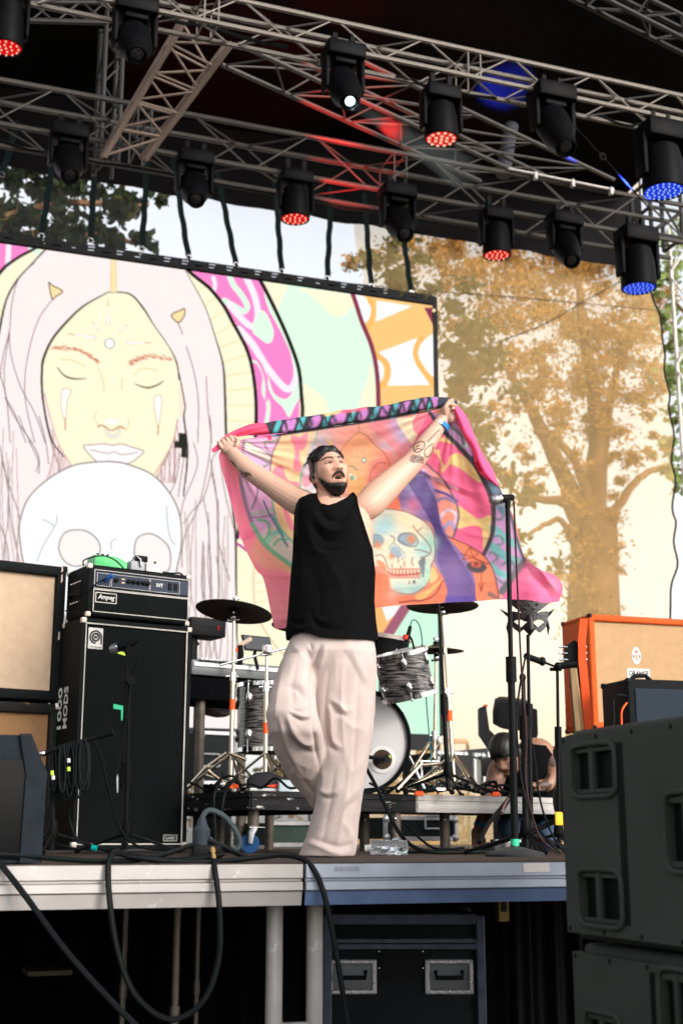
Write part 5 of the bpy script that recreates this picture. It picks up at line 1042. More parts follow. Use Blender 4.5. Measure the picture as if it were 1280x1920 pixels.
def riser(x0, x1, dep, m, label, legs):
    t = thing('drum_riser', MR @ Vector((x0, 0, 0)), label, 'stage riser', 'drum riser platforms')
    lp(t, 'top_board', MB().box(((x0+x1)/2, dep/2, ZR-0.006), (x1-x0-0.02, dep-0.02, 0.012)), MR, M_top, smooth=False)
    pr_ = [(0, ZR), (-0.006, ZR), (-0.006, ZR-0.030), (0.002, ZR-0.034), (0.002, ZR-0.042), (-0.006, ZR-0.046), (-0.006, ZR-0.070), (-0.002, ZR-0.095), (0.01, ZR-0.095)]
    for nm, org, ux, ln in (('front_rail', (x0, 0, 0), 0, x1-x0), ('back_rail', (x1, dep, 0), 180, x1-x0), ('side_rail', (x0, dep, 0), -90, dep), ('side_rail', (x1, 0, 0), 90, dep)):
        M2 = MR @ Matrix.Translation(org) @ Matrix.Rotation(R(ux), 4, 'Z'); k = 16
        lp(t, nm, MB().rings([[(0.003+(ln-0.006)*i/k, a, b2) for a, b2 in pr_+[(0.01, ZR-0.001)]] for i in range(k+1)]), M2, m, smooth=False)
    for x, y, cas in legs:
        lg_ = lp(t, 'leg', MB().cyl((x, y, 0.13 if cas else 0.0), (x, y, ZR-0.09), 0.03, n=16), MR, M_legm)
        off = origin_of(lg_)
        def sub(nm, mb, mm): put(nm, mesh_from(nm, [MR @ p-off for p in mb.v], mb.f, mm), lg_)
        if cas:
            sub('caster_plate', MB().rbox((x, y, 0.13), (0.10, 0.08, 0.008), 0.003, 1), M_chrome)
            sub('caster_fork', MB().tube([(x-0.01, y-0.02, 0.125), (x-0.03, y-0.03, 0.10), (x-0.035, y-0.03, 0.05)], [0.022, 0.018, 0.012], 8), M_case_edge)
            sub('wheel', MB().lathe([(0.030, -0.016), (0.048, -0.015), (0.050, 0), (0.048, 0.015), (0.030, 0.016)], (x-0.02, y, 0.05), (0.5, 1, 0), 24), mat('blue_wheel', (0.01, 0.045, 0.13), 0.5))
        else: sub('screw', MB().ell((x-0.02, y-0.025, ZR-0.13), (0.008, 0.008, 0.008), None, 8, 6), M_chrome)
    return t
riser(0.0, xm-0.004, 2.0, M_riser, 'black chipped riser platform under the drums, blue wheel at its corner', [(0.07, 0.08, True), (0.07, 1.9, True), (xm-0.1, 0.06, False), (xm-0.1, 1.9, False)])
xe = (MR.inverted() @ B_).x
riser(xm+0.004, xm+1.9, 0.7, M_riser2, 'silver riser platform to the right of the black one', [(xm+0.42, 0.25, False), (xm+1.8, 0.1, False), (xm+0.1, 0.6, False), (xm+1.8, 0.6, False)])
tx = MB(); lettering(tx, 'PROLYTE', (xm+0.04, -0.0065, ZR-0.066), (1, 0, 0), (0, 0, 1), 0.09, 0.011, 0.0006); lettering(tx, 'PROLYTE', (xe-0.12, -0.0065, ZR-0.022), (1, 0, 0), (0, 0, 1), 0.09, 0.011, 0.0006)
M_oy = mat('oyster_wrap', (0.05, 0.048, 0.044), 0.22, 0.1, 0.2, 6, coat=0.5); n = M_oy.node_tree; b = n.nodes['Principled BSDF']
wv = n.nodes.new('ShaderNodeTexNoise'); wv.inputs['Scale'].default_value = 9; wv.inputs['Detail'].default_value = 7; wv.inputs['Distortion'].default_value = 0.6; mpo = n.nodes.new('ShaderNodeMapping'); mpo.inputs['Scale'].default_value = (1.2, 1.2, 14)
cr = n.nodes.new('ShaderNodeValToRGB'); cr.color_ramp.elements[0].color = (0.012, 0.012, 0.013, 1); cr.color_ramp.elements[0].position = 0.42; cr.color_ramp.elements[1].color = (0.28, 0.26, 0.25, 1); cr.color_ramp.elements[1].position = 0.72
n.links.new(n.nodes['Texture Coordinate'].outputs['Object'], mpo.inputs['Vector']); n.links.new(mpo.outputs[0], wv.inputs['Vector']); n.links.new(wv.outputs['Fac'], cr.inputs[0]); n.links.new(cr.outputs[0], b.inputs['Base Color'])
M_head = mat('drum_head', (0.5, 0.49, 0.49), 0.35, 0, 0.04, 3); M_brown = mat('brown_underside', (0.13, 0.08, 0.055), 0.5)
def drum(name, c0, c1, r, label, top_m, bot_m, nl, hoop_m=None, hoop_w=0.022):
    c0 = Vector(c0); c1 = Vector(c1); ax = (c1-c0).normalized(); h = (c1-c0).length; t = thing(name, c0, label, 'drum', None)
    part(t, 'shell', MB().lathe([(r, 0.0), (r, h)], c0, ax, 48), M_oy)
    hm = hoop_m or M_chrome
    for nm, p, s_ in (('bottom_hoop', c0, -1), ('top_hoop', c1, 1)):
        part(t, nm, MB().lathe([(r+0.004, -hoop_w*0.6), (r+0.014, -hoop_w*0.55), (r+0.014, hoop_w*0.5), (r+0.006, hoop_w*0.6), (r-0.008, hoop_w*0.5), (r-0.008, hoop_w*0.1)], p, ax*s_, 48, False), hm)
    part(t, 'bottom_skin', MB().lathe([(r+0.003, -0.002), (0.001, -0.003)], c0, ax, 48, False), bot_m); part(t, 'top_skin', MB().lathe([(r+0.003, 0.002), (0.001, 0.003)], c1, ax, 48, False), top_m)
    x, y, _ = basis(ax)
    for k in range(nl):
        a = 2*math.pi*(k+0.3)/nl; d = x*math.cos(a)+y*math.sin(a)
        for p, s_ in ((c0, 1), (c1, -1)):
            q = p+ax*(s_*h*0.22)+d*(r+0.008); m = MB().ell(q, (0.016, 0.012, 0.036), Matrix((d.cross(ax), d, ax)).transposed(), 10, 8).cyl(q+d*0.006, p+ax*(-s_*0.006)+d*(r+0.012), 0.004, n=6).ell(p+ax*(-s_*0.012)+d*(r+0.013), (0.007, 0.007, 0.009), None, 8, 6)
            part(t, 'lug', m, M_chrome)
    return t, ax
# bass drum
cB = PH(672, 1388, 7.55); axB = (CAM+RT*0.9-cB); axB.z = 0; axB.normalize(); rB = 0.282; cB.z = ZR+rB+0.012
bd, _ = drum('bass_drum', cB-axB*0.40, cB, rB, 'bass drum with a pale front skin and a round port behind the singer', M_head, M_brown, 8, M_black, 0.04)
xb, yb_2 = Vector((0, 0, 1)).cross(axB).normalized(), Vector((0, 0, 1))
pc_ = PH(719, 1423, 7.5); pc_ = cB+xb*((pc_-cB).dot(xb))+yb_2*((pc_-cB).dot(yb_2))+axB*0.004
part(bd, 'port_ring', MB().lathe([(0.076, 0.0), (0.076, 0.004), (0.055, 0.004), (0.055, 0.0)], pc_, axB, 36, False), M_white); part(bd, 'port_hole', MB().lathe([(0.056, 0.0015), (0.001, 0.0015)], pc_, axB, 36, False), mat('drum_inside', (0.05, 0.03, 0.02), 0.8))
for s_ in (-1, 1): part(bd, 'spur', MB().cyl(cB-axB*0.12+xb*s_*rB*0.98+Vector((0, 0, -0.02)), cB-axB*0.02+xb*s_*(rB+0.10)+Vector((0, 0, -rB)), 0.009, n=8), M_chrome)
t = thing('drum_microphone', pc_, 'black microphone sitting in the port of the bass drum', 'microphone'); part(t, 'body', MB().cyl(pc_+axB*0.01-xb*0.02, pc_+axB*0.10+xb*0.01, 0.022, n=14), M_black); part(t, 'boom', MB().tube([pc_+axB*0.10+xb*0.0, pc_+axB*0.11-xb*0.06+yb_2*0.004, pc_+axB*0.12-xb*0.14+yb_2*0.01], 0.011, 8), M_black); part(t, 'clip', MB().ell(pc_+axB*0.06+xb*0.028+yb_2*0.01, (0.012, 0.012, 0.01), None, 8, 6), M_lime)
# rack tom
ct = PH(757, 1263, 7.45); axT = (ZU*0.95+(CAM-ct).normalized()*0.18+RT*(-0.20)).normalized(); drum('rack_tom', ct-axT*0.125, ct+axT*0.115, 0.148, 'rack tom with grey oyster wrap tilted beside the singer', M_head, M_brown, 6)
# floor tom
cf = PH(512, 1345, 7.75); drum('floor_tom', Vector((cf.x, cf.y, PH(512, 1408, 7.75).z)), Vector((cf.x, cf.y, PH(512, 1287, 7.75).z)), 0.20, 'dark floor tom half hidden behind the bent leg', M_head, M_brown, 8)
t = thing('snare_drum', PH(705, 1205, 7.9), 'snare drum rim seen behind the shirt hem', 'drum'); cs_ = PH(716, 1197, 7.95); axS = (ZU+RT*0.15-FH*0.1).normalized(); part(t, 'shell', MB().lathe([(0.165, -0.10), (0.165, 0.02)], cs_, axS, 32), M_black); part(t, 'hoop', MB().lathe([(0.178, 0), (0.178, 0.025), (0.166, 0.025), (0.166, 0)], cs_, axS, 32, False), mat('worn_hoop', (0.5, 0.42, 0.38), 0.4, 0.5)); part(t, 'stand', MB().cyl(cs_-axS*0.1, Vector((cs_.x, cs_.y, ZR)), 0.012, n=8), M_blackm)
# cymbals and stands
M_cym = mat('dark_bronze', (0.055, 0.038, 0.024), 0.42, 0.6, 0.25, 14); M_cymd = M_cym
def cymbal_stand(tip, foot, r, tilt, label, tube_m, tape=None, tripod=True, cup=True, split=0.5, name='cymbal_stand'):
    tip = Vector(tip); foot = Vector(foot); t = thing(name, foot, label, 'cymbal stand', 'cymbal stands of the drum kit')
    ax = Vector(tilt).normalized()
    if r:
        cy = part(t, 'cymbal', MB().lathe([(0.006, 0.012), (0.022, 0.016), (0.045, 0.006), (0.06, 0.0), (r*0.6, -r*0.055), (r, -r*0.135), (r-0.002, -r*0.14), (r*0.6, -r*0.068), (0.06, -0.006), (0.04, 0.0), (0.006, 0.004)], tip, ax, 48, False), M_cym)
        part(t, 'felt', MB().lathe([(0.016, 0.014), (0.018, 0.032), (0.012, 0.036)], tip, ax, 14), M_black); part(t, 'wing_nut', MB().cyl(tip+ax*0.03, tip+ax*0.065, 0.006, n=8).ell(tip+ax*0.05, (0.022, 0.006, 0.01), None, 8, 6), M_chrome)
        part(t, 'sleeve', MB().cyl(tip-ax*0.03, tip-ax*0.004, 0.015, n=12), M_black)
    mid = foot.lerp(tip, split); top = tip-ax*0.03 if r else tip
    part(t, 'upper_tube', MB().cyl(mid, top, 0.009, n=10), tube_m); part(t, 'lower_tube', MB().cyl(foot+Vector((0, 0, 0.05)), mid, 0.0135, n=12), tube_m); part(t, 'tilter', MB().ell(top-Vector((0, 0, 0.03)), (0.016, 0.02, 0.026), None, 10, 8).cyl(top+Vector((-0.035, -0.01, -0.05)), top+Vector((0.03, -0.01, -0.04)), 0.006, n=8), M_chrome)
    part(t, 'collar', MB().cyl(mid-Vector((0, 0, 0.025)), mid+Vector((0, 0, 0.025)), 0.019, n=12).cyl(mid+Vector((-0.04, 0, 0)), mid+Vector((0.03, 0, 0)), 0.006, n=8), M_chrome)
    if tape is not None:
        q = foot.lerp(tip, tape); part(t, 'tape_band', MB().cyl(q-Vector((0, 0, 0.03)), q+Vector((0, 0, 0.03)), 0.0165, n=12), M_orange_tape)
    if tripod:
        h = foot+Vector((0, 0, 0.22))
        for k in range(3):
            a = 2*math.pi*k/3+0.5; e = foot+Vector((0.27*math.cos(a), 0.27*math.sin(a), 0.012)); part(t, 'leg', MB().cyl(h, e, 0.008, n=8).cyl(foot+Vector((0, 0, 0.06)), h.lerp(e, 0.55), 0.006, n=8), tube_m); part(t, 'rubber_foot', MB().ell(e, (0.016, 0.016, 0.014), None, 10, 6), M_black)
    return t
def onr(px, H): p = PH(px, 1480, H); p.z = ZR; return p
cymbal_stand(PH(440, 1138, 7.45), onr(432, 7.45), 0.218, (0.16, 0.10, 1), 'left crash cymbal on a tall chrome stand beside the bass cabinet', M_brass, 0.47, split=0.62)
cymbal_stand(PH(829, 1128, 7.5), onr(851, 7.5), 0.205, (0.02, 0.05, 1), 'right crash cymbal peeking out under the cloth', M_brass, 0.40, split=0.52)
cymbal_stand(PH(817, 1214, 7.8), onr(812, 7.8), 0.165, (0.0, -0.02, 1), 'hi hat cymbal pair low on the right of the kit', M_brass, None, split=0.4)
cymbal_stand(PH(560, 1168, 7.8), onr(545, 7.8), 0.16, (0.1, 0.08, 1), 'small cymbal edge just showing left of the shirt hem', M_brass, None, split=0.5)
st = cymbal_stand(PH(500, 1213, 7.4), onr(497, 7.4), 0, (0, 0, 1), 'chrome boom stand with a slanting arm and orange tape left of the bent leg', M_brass, 0.44, split=0.72)
part(st, 'boom_arm', MB().cyl(PH(413, 1247, 7.3), PH(545, 1213, 7.5), 0.006, n=8), M_chrome); part(st, 'boom_clamp', MB().rbox(PH(501, 1218, 7.4), (0.05, 0.04, 0.06), 0.012, 3), M_chrome)
# tom microphone
pm = PH(764, 1198, 7.3); t = thing('tom_microphone', pm, 'black microphone with a red band clamped over the rack tom', 'microphone')
part(t, 'body', MB().cyl(PH(761, 1206, 7.3), PH(769, 1174, 7.3), 0.016, 0.010, 14), M_black); part(t, 'red_band', MB().cyl(PH(759.5, 1199, 7.3), PH(761.5, 1191, 7.3), 0.0175, n=14), mat('red_band', (0.6, 0.05, 0.03), 0.5)); part(t, 'clamp', MB().tube([PH(766, 1190, 7.3), PH(772, 1200, 7.33), PH(778, 1225, 7.38), PH(782, 1245, 7.4)], 0.006, 8), M_blackm)
cable('microphone_cable', [PH(*q) for q in [(769, 1174, 7.3), (772, 1164, 7.3), (780, 1164, 7.32), (788, 1180, 7.35), (792, 1215, 7.38), (796, 1270, 7.4), (800, 1330, 7.45), (806, 1400, 7.5), (812, 1478, 7.5)]], 0.0035, 'thin teal lead looping from the tom microphone', mat('teal_cable', (0.02, 0.13, 0.12), 0.5))
# pedals, clutter and cables on the riser
def shoe_hw(px, H, label, col):
    p = onr(px, H); t = thing('drum_pedal', p, label, 'drum pedal'); part(t, 'foot_board', MB().box(p+Vector((0, 0, 0.03)), (0.08, 0.26, 0.012), Matrix.Identity(4)), M_chrome, False); part(t, 'post', MB().cyl(p+Vector((-0.05, 0.05, 0)), p+Vector((-0.05, 0.05, 0.2)), 0.008, n=8).cyl(p+Vector((0.05, 0.05, 0)), p+Vector((0.05, 0.05, 0.2)), 0.008, n=8).cyl(p+Vector((-0.06, 0.05, 0.19)), p+Vector((0.06, 0.05, 0.19)), 0.007, n=8), M_chrome); part(t, 'beater', MB().cyl(p+Vector((0, 0.05, 0.19)), p+Vector((0.05, 0.02, 0.3)), 0.004, n=6).ell(p+Vector((0.05, 0.02, 0.31)), (0.02, 0.02, 0.024), None, 10, 8), M_white)
shoe_hw(812, 7.7, 'chrome hi hat pedal at the foot of the hi hat stand', None)
def gold_bars(pts, label):  # legs of drum hardware, drawn as struts
    t = thing('hardware_leg', PH(*pts[0][0]), label, 'hardware leg', 'hardware legs on the riser')
    for a, b2 in pts: part(t, 'strut', MB().cyl(PH(*a), PH(*b2), 0.009, n=8), M_brass)
gold_bars([((745, 1480, 7.3), (790, 1432, 7.4)), ((790, 1435, 7.4), (822, 1432, 7.5)), ((760, 1478, 7.3), (830, 1445, 7.5))], 'gold toned hardware legs right of the bass drum')
gold_bars([((800, 1462, 7.35), (818, 1470, 7.3)), ((770, 1448, 7.4), (805, 1392, 7.55))], 'short bent chrome hardware leg between the drum and the stands')
gold_bars([((352, 1475, 7.3), (385, 1440, 7.3)), ((385, 1440, 7.3), (425, 1412, 7.3)), ((430, 1412, 7.3), (462, 1425, 7.3)), ((390, 1445, 7.25), (418, 1466, 7.25))], 'white taped hardware legs left of the floor tom')
def blk(nm, px, py, H, size, m, label, cat, rot=0):
    p = PH(px, py, H); return single(nm, MB().rbox((0, 0, 0), size, 0.006, 2, frame(p, rot)), m, label, cat, base=p)
t = thing('drum_shoe', PH(515, 1468, 7.2), 'red white and black running shoe lying on the riser', 'shoe')
ps = onr(512, 7.15); part(t, 'upper', MB().rings([[ps+Vector((x, w_*math.cos(a), 0.02+h*max(0, math.sin(a)))) for a in np.linspace(0, 2*math.pi, 14, endpoint=False)] for x, w_, h in ((-0.14, 0.03, 0.05), (-0.1, 0.045, 0.08), (-0.03, 0.048, 0.09), (0.05, 0.045, 0.06), (0.11, 0.04, 0.045), (0.14, 0.02, 0.03))]), mat('shoe_black', (0.02, 0.02, 0.022), 0.6)); part(t, 'stripe', MB().prism([(-0.06, 0.02), (0.10, 0.05), (0.09, 0.03), (0.0, 0.012)], ps+Vector((0, -0.05, 0.01)), (1, 0, 0), (0, 0, 1), (0, 1, 0), 0.004), mat('shoe_red', (0.7, 0.06, 0.02), 0.5), False); part(t, 'sole', MB().rbox(ps+Vector((0, 0, 0.010)), (0.28, 0.095, 0.02), 0.008, 2), M_white)
blk('set_list_card', 536, 1476, 7.12, (0.10, 0.02, 0.075), mat('pale_blue_card', (0.35, 0.42, 0.45), 0.5), 'pale blue card box leaning on the riser by the bent leg', 'box', 20)
for px, py, H, lb in ((438, 1474, 7.05, 'orange tape tab on the black riser left of the shoe'), (785, 1488, 7.35, 'orange tape tab on a stand foot right of the bass drum'), (928, 1489, 7.75, 'orange tape tab on a stand foot near the crouching man')):
    blk('tape_tab', px, py, H, (0.05, 0.02, 0.026), M_orange_tape, lb, 'tape')
rc = np.random.default_rng(9)
for i, (a, b2, Ha, Hb) in enumerate([(690, 1010, 7.25, 8.0), (700, 960, 7.3, 7.9), (790, 1030, 7.45, 8.1), (850, 1000, 7.5, 7.9), (400, 560, 6.95, 7.0), (360, 520, 7.05, 7.1), (820, 940, 7.4, 7.7), (770, 900, 7.35, 7.6)]):
    pts = []
    for u_ in np.linspace(0, 1, 9):
        p = onr(a+(b2-a)*u_, Ha+(Hb-Ha)*u_); p += Vector((0, rc.normal(0, 0.05)*(0 < u_ < 1)+0.06, 0.012+abs(rc.normal(0, 0.028)))); pts.append(p)
    cable('riser_cable', pts, 0.007, ['black cable snaking along the front of the riser', 'black cable tangle behind the stand feet on the riser', 'black cable running off towards the crouching man', 'short black cable loop on the silver riser', 'black cable on the left end of the black riser', 'black cable rising behind the left riser corner', 'black cable lying over the orange tab', 'black cable crossing under the cymbal stands'][i])
cable('draped_cable', [PH(*q) for q in [(418, 1452, 7.0), (410, 1470, 6.9), (402, 1490, 6.85), (401, 1520, 6.85), (404, 1560, 6.85)]], 0.008, 'black cable hanging over the left corner of the riser')
cable('draped_cable', [PH(*q) for q in [(445, 1455, 7.0), (425, 1480, 6.88), (418, 1505, 6.84), (415, 1550, 6.84)]], 0.008, 'second black cable hanging over the left corner of the riser')
cable('draped_cable', [PH(*q) for q in [(686, 1440, 7.1), (705, 1475, 6.95), (722, 1510, 6.85), (742, 1552, 6.75), (765, 1580, 6.6), (795, 1596, 6.5), (850, 1598, 6.5), (930, 1596, 6.6)]], 0.010, 'thick black cable falling from the drum across the riser front')
cable('draped_cable', [PH(*q) for q in [(760, 1545, 7.4), (790, 1575, 7.3), (820, 1592, 7.2), (870, 1590, 7.2)]], 0.007, 'thin cable in the dark gap under the riser')
for i in range(4):
    a = rc.uniform(690, 760); pts = [ground(a+d, 1590, 6.7+0.05*i, 0.008+0.006*rc.random()) + Vector((0, rc.normal(0, 0.03), 0)) for d in np.linspace(0, 280, 8)]; cable('floor_cable', pts, 0.006, 'black cable flat on the stage floor behind the singer, ' + ['nearest', 'second', 'third', 'farthest'][i] + ' of four')
# black vertical microphone stand beside the kit
def stand(name, top, foot, label, kind='tripod', r=0.010, m=None, tape=None, joint=0.5):
    top = Vector(top); foot = Vector(foot); m = m or M_blackm; t = thing(name, foot, label, 'microphone stand', 'black microphone stands'); mid = foot.lerp(top, joint)
    part(t, 'lower_tube', MB().cyl(foot+Vector((0, 0, 0.02)), mid, r*1.3, n=12), m); part(t, 'upper_tube', MB().cyl(mid, top, r*0.85, n=12), m); part(t, 'clutch', MB().cyl(mid-(top-foot).normalized()*0.05, mid+(top-foot).normalized()*0.06, r*1.9, n=14), M_black)
    if kind == 'round': part(t, 'base', MB().lathe([(0.126, 0), (0.128, 0.010), (0.122, 0.016), (0.09, 0.026), (0.05, 0.036), (0.02, 0.042), (0.016, 0.06)], foot, (0, 0, 1), 40), mat('cast_iron', (0.035, 0.035, 0.037), 0.5, 0, 0.2, 20, 0.15, 120))
    else:
        h = foot+Vector((0, 0, 0.10)); part(t, 'hub', MB().lathe([(0.022, -0.02), (0.028, 0.0), (0.02, 0.06)], h, (0, 0, 1), 14), M_black)
        for k in range(3):
            a = 2*math.pi*k/3+0.25; e = foot+Vector((0.30*math.cos(a), 0.30*math.sin(a), 0.012)); part(t, 'leg', MB().cyl(h, e, 0.009, 0.007, 8), m); part(t, 'rubber_foot', MB().cyl(h.lerp(e, 0.93), e, 0.012, n=8), M_black)
    if tape is not None: q = foot.lerp(top, tape); part(t, 'tape_band', MB().cyl(q-Vector((0, 0, 0.02)), q+Vector((0, 0, 0.02)), r*1.45, n=12), M_green_tape)
    return t
stand('stand', PH(822, 1130, 7.2), onr(840, 7.2), 'black stand rising past the rack tom and the right crash cymbal', joint=0.45)
# singer's microphone
ft = ground(965, 1605, 5.85); tp_ = PH(951, 952, 5.80)
stand('microphone_stand', tp_, ft, 'black round based microphone stand in front of the cloth with a green tape mark', 'round', 0.0125, tape=0.035, joint=0.52)
def mic(ball, tail, label, clip_to=None):
    ball = Vector(ball); tail = Vector(tail); d = (tail-ball).normalized(); t = thing('microphone', ball, label, 'microphone', None)
    part(t, 'grille_ball', MB().lathe([(0.004, -0.027), (0.017, -0.022), (0.025, -0.008), (0.026, 0.006), (0.023, 0.02)], ball, d, 20), mat('mic_grille', (0.25, 0.25, 0.26), 0.4, 0.7, 0.4, 160)); part(t, 'ring', MB().cyl(ball+d*0.018, ball+d*0.026, 0.0255, n=20), M_chrome); ln = (tail-ball).length; part(t, 'handle', MB().lathe([(0.021, 0.026), (0.018, ln*0.5), (0.014, ln*0.95), (0.010, ln)], ball, d, 16), M_black)
    if clip_to is not None: part(t, 'clip', MB().cyl(ball.lerp(tail, 0.72)+Vector((0, 0, 0.008)), Vector(clip_to), 0.013, n=10), M_black)
    return t
mic(PH(927, 937, 5.78), PH(962, 932, 5.82), 'microphone on the round based stand in front of the cloth', tp_)
cable('microphone_cable', [PH(*q) for q in [(960, 934, 5.82), (963, 946, 5.83), (965, 1000, 5.83), (969, 1090, 5.83), (974, 1200, 5.84), (979, 1290, 5.84), (986, 1380, 5.83), (984, 1450, 5.83), (992, 1510, 5.82), (1012, 1570, 5.82), (1045, 1600, 5.8)]], 0.0045, 'thin cable hanging from the singer microphone beside its stand', mat('dark_red_cable', (0.035, 0.015, 0.015), 0.5))
# microphone in front of the bass cabinet
ft = ground(236, 1588, 6.75); stand('microphone_stand', PH(243, 1275, 6.75), ft, 'black tripod stand in front of the tall bass cabinet', joint=0.45)
tb = thing('boom_arm', PH(238, 1250, 6.75), 'thin boom carrying the microphone at the bass cabinet', 'boom arm'); part(tb, 'tube', MB().cyl(PH(238, 1222, 6.72), PH(228, 1480, 6.8), 0.007, n=8), M_blackm); part(tb, 'knob', MB().lathe([(0.022, -0.015), (0.024, 0.015)], PH(244, 1275, 6.7), (0.3, -1, 0), 14), M_black)
mic(PH(215, 1216, 6.75), PH(255, 1204, 6.72), 'black microphone aimed at the bass cabinet cloth', PH(238, 1226, 6.72))
cable('microphone_cable', [PH(*q) for q in [(255, 1204, 6.72), (262, 1205, 6.7), (262, 1225, 6.7), (256, 1245, 6.7), (246, 1270, 6.72), (240, 1330, 6.72), (228, 1400, 6.72), (214, 1480, 6.7), (212, 1530, 6.7), (222, 1562, 6.65)]], 0.0045, 'thin lead with a blue collar falling along the bass cabinet stand')
# stand with coiled cables
ft = ground(98, 1588, 6.4); tq = stand('microphone_stand', PH(102, 1405, 6.4), ft, 'black tripod stand carrying coiled cables in front of the left cabinets', joint=0.6)
part(tq, 'boom_arm', MB().cyl(PH(48, 1424, 6.4), PH(190, 1380, 6.35), 0.008, n=8), M_blackm); part(tq, 'counterweight', MB().cyl(PH(185, 1382, 6.35), PH(213, 1373, 6.34), 0.013, n=10), M_black); part(tq, 'knob', MB().ell(PH(81, 1413, 6.36), (0.016, 0.016, 0.016), None, 10, 8), M_chrome); part(tq, 'foot_tape', MB().cyl(PH(172, 1589, 6.3), PH(182, 1591, 6.3), 0.014, n=10), M_teal)
for i in range(22):
    cx_ = 97+ (i % 11)*6.2 + rc.normal(0, 1.5); top_ = 1412-(cx_-60)*0.28; wd = rc.uniform(8, 18); ln = rc.uniform(78, 112); Hh = 6.36+rc.normal(0, 0.03)
    pts = [PH(cx_+wd*0.5*math.sin(2*math.pi*q)*(1.0), top_+ln*(0.5-0.5*math.cos(2*math.pi*q)), Hh+0.02*math.cos(2*math.pi*q)) for q in np.linspace(0, 1, 12)]
    if i == 0: coil = thing('cable_coil', PH(120, 1400, 6.36), 'bundle of coiled black cables hung over the stand arm', 'cable')
    p = smooth_line(np.array([tuple(q) for q in pts]), 4); part(coil, 'loop', MB().tube([Vector(q) for q in p], 0.0055, 6), M_rubber)
for px, py, m_ in ((129, 1426, M_white), (129, 1442, M_lime), (98, 1449, M_lime), (100, 1458, M_white)): part(coil, 'plug_tag', MB().cyl(PH(px, py-4, 6.3), PH(px+0.5, py+4, 6.3), 0.008, n=8), m_)
cable('floor_cable', [PH(*q) for q in [(176, 1388, 6.35), (190, 1420, 6.4), (203, 1480, 6.45), (222, 1545, 6.5), (245, 1578, 6.5), (280, 1592, 6.5), (330, 1592, 6.5)]], 0.0055, 'black cable dropping from the boom arm to the foot of the bass cabinet')
cable('floor_cable', [PH(*q) for q in [(70, 1420, 6.35), (88, 1450, 6.35), (92, 1500, 6.35), (78, 1535, 6.35), (80, 1562, 6.35), (110, 1583, 6.3), (150, 1593, 6.3)]], 0.0055, 'black cable curling down beside the coiled cables')
cable('floor_cable', [PH(*q) for q in [(112, 1455, 6.35), (128, 1490, 6.35), (130, 1530, 6.4), (138, 1560, 6.4), (150, 1582, 6.4)]], 0.006, 'black cable from the coil reaching the bass cabinet corner')
# crumpled bottles and bits behind the singer
M_film = bpy.data.materials.new('clear_plastic'); M_film.use_nodes = True; b = M_film.node_tree.nodes['Principled BSDF']; b.inputs['Base Color'].default_value = (0.85, 0.9, 0.95, 1); b.inputs['Roughness'].default_value = 0.08; b.inputs['Transmission Weight'].default_value = 0.93; b.inputs['IOR'].default_value = 1.3
pb = ground(735, 1596, 6.3); t = thing('plastic_bottle', pb, 'crumpled clear plastic bottle lying on the floor behind the standing leg', 'bottle'); m = MB(); rr = []
for i, x in enumerate(np.linspace(-0.10, 0.07, 12)): rr.append([pb+RT*x+FH*(0.034*math.cos(a)*(1+0.07*rc.normal()))+ZU*(0.036+0.033*math.sin(a)*(1+0.07*rc.normal())) for a in np.linspace(0, 2*math.pi, 12, endpoint=False)])
part(t, 'body', m.rings(rr), M_film, True, 20); part(t, 'cap', MB().cyl(pb+RT*-0.125+ZU*0.03, pb+RT*-0.095+ZU*0.033, 0.016, n=12), M_white)
t = thing('plastic_wrap', ground(730, 1590, 6.7), 'bright crumpled wrapper standing behind the clear bottle', 'wrapper'); p = ground(728, 1590, 6.7); Xg, Yg = np.meshgrid(np.linspace(-0.05, 0.045, 40), np.linspace(0, 0.10, 40)); w_ = 0.012*vnoise(Xg*70, Yg*70, 5, 3); Pg = np.stack([Xg*RT.x+w_*FH.x, Xg*RT.y+w_*FH.y, 0.002+Yg*(0.75+0.3*vnoise(Xg*40, 0*Xg, 6, 2))], -1); put('sheet', grid_mesh('sheet', Pg, None, mat('foil', (0.62, 0.64, 0.68), 0.3, 0.2)), t)
# ------------------------------------------------------------------ things behind the kit at left
def case(px0, px1, py0, py1, H, label, handle=None, body=None, yaw=12, depth=0.5):
    a = PH(px0, py1, H); w_ = (px1-px0)/2500*(a-CAM).dot(FW)/0.98; h = PH(px0, py0, H).z-a.z; M = frame(a, yaw); t = thing('flight_case', a, label, 'flight case', 'flight cases behind the drum riser')
    lp(t, 'body', MB().box((w_/2, depth/2, h/2), (w_-0.02, depth-0.02, h-0.02)), M, body or M_flight, smooth=False)
    for z in (0.012, h-0.012): lp(t, 'edge_profile', MB().rbox((w_/2, 0.004, z), (w_, 0.02, 0.03), 0.004, 1), M, M_case_edge)
    for x in (0.012, w_-0.012): lp(t, 'edge_profile', MB().rbox((x, 0.002, h/2), (0.03, 0.022, h), 0.004, 1), M, M_case_edge)
    for x in (0.02, w_-0.02):
        for z in (0.02, h-0.02): lp(t, 'corner_ball', MB().ell((x, 0, z), (0.03, 0.02, 0.03), None, 10, 8), M, M_case_edge)
    if handle:
        q = M.inverted() @ PH(*handle, H); lp(t, 'handle', rect_tube(q.x-0.07, q.x+0.07, q.z-0.045, q.z+0.045, -0.006, 0.008), M, M_case_edge)
    return t
case(372, 450, 1370, 1470, 10.0, 'dark flight case with a pale band behind the left cymbal stand', (402, 1425)); case(820, 890, 1408, 1478, 10.5, 'flight case with bright corners behind the right cymbal stands', None)
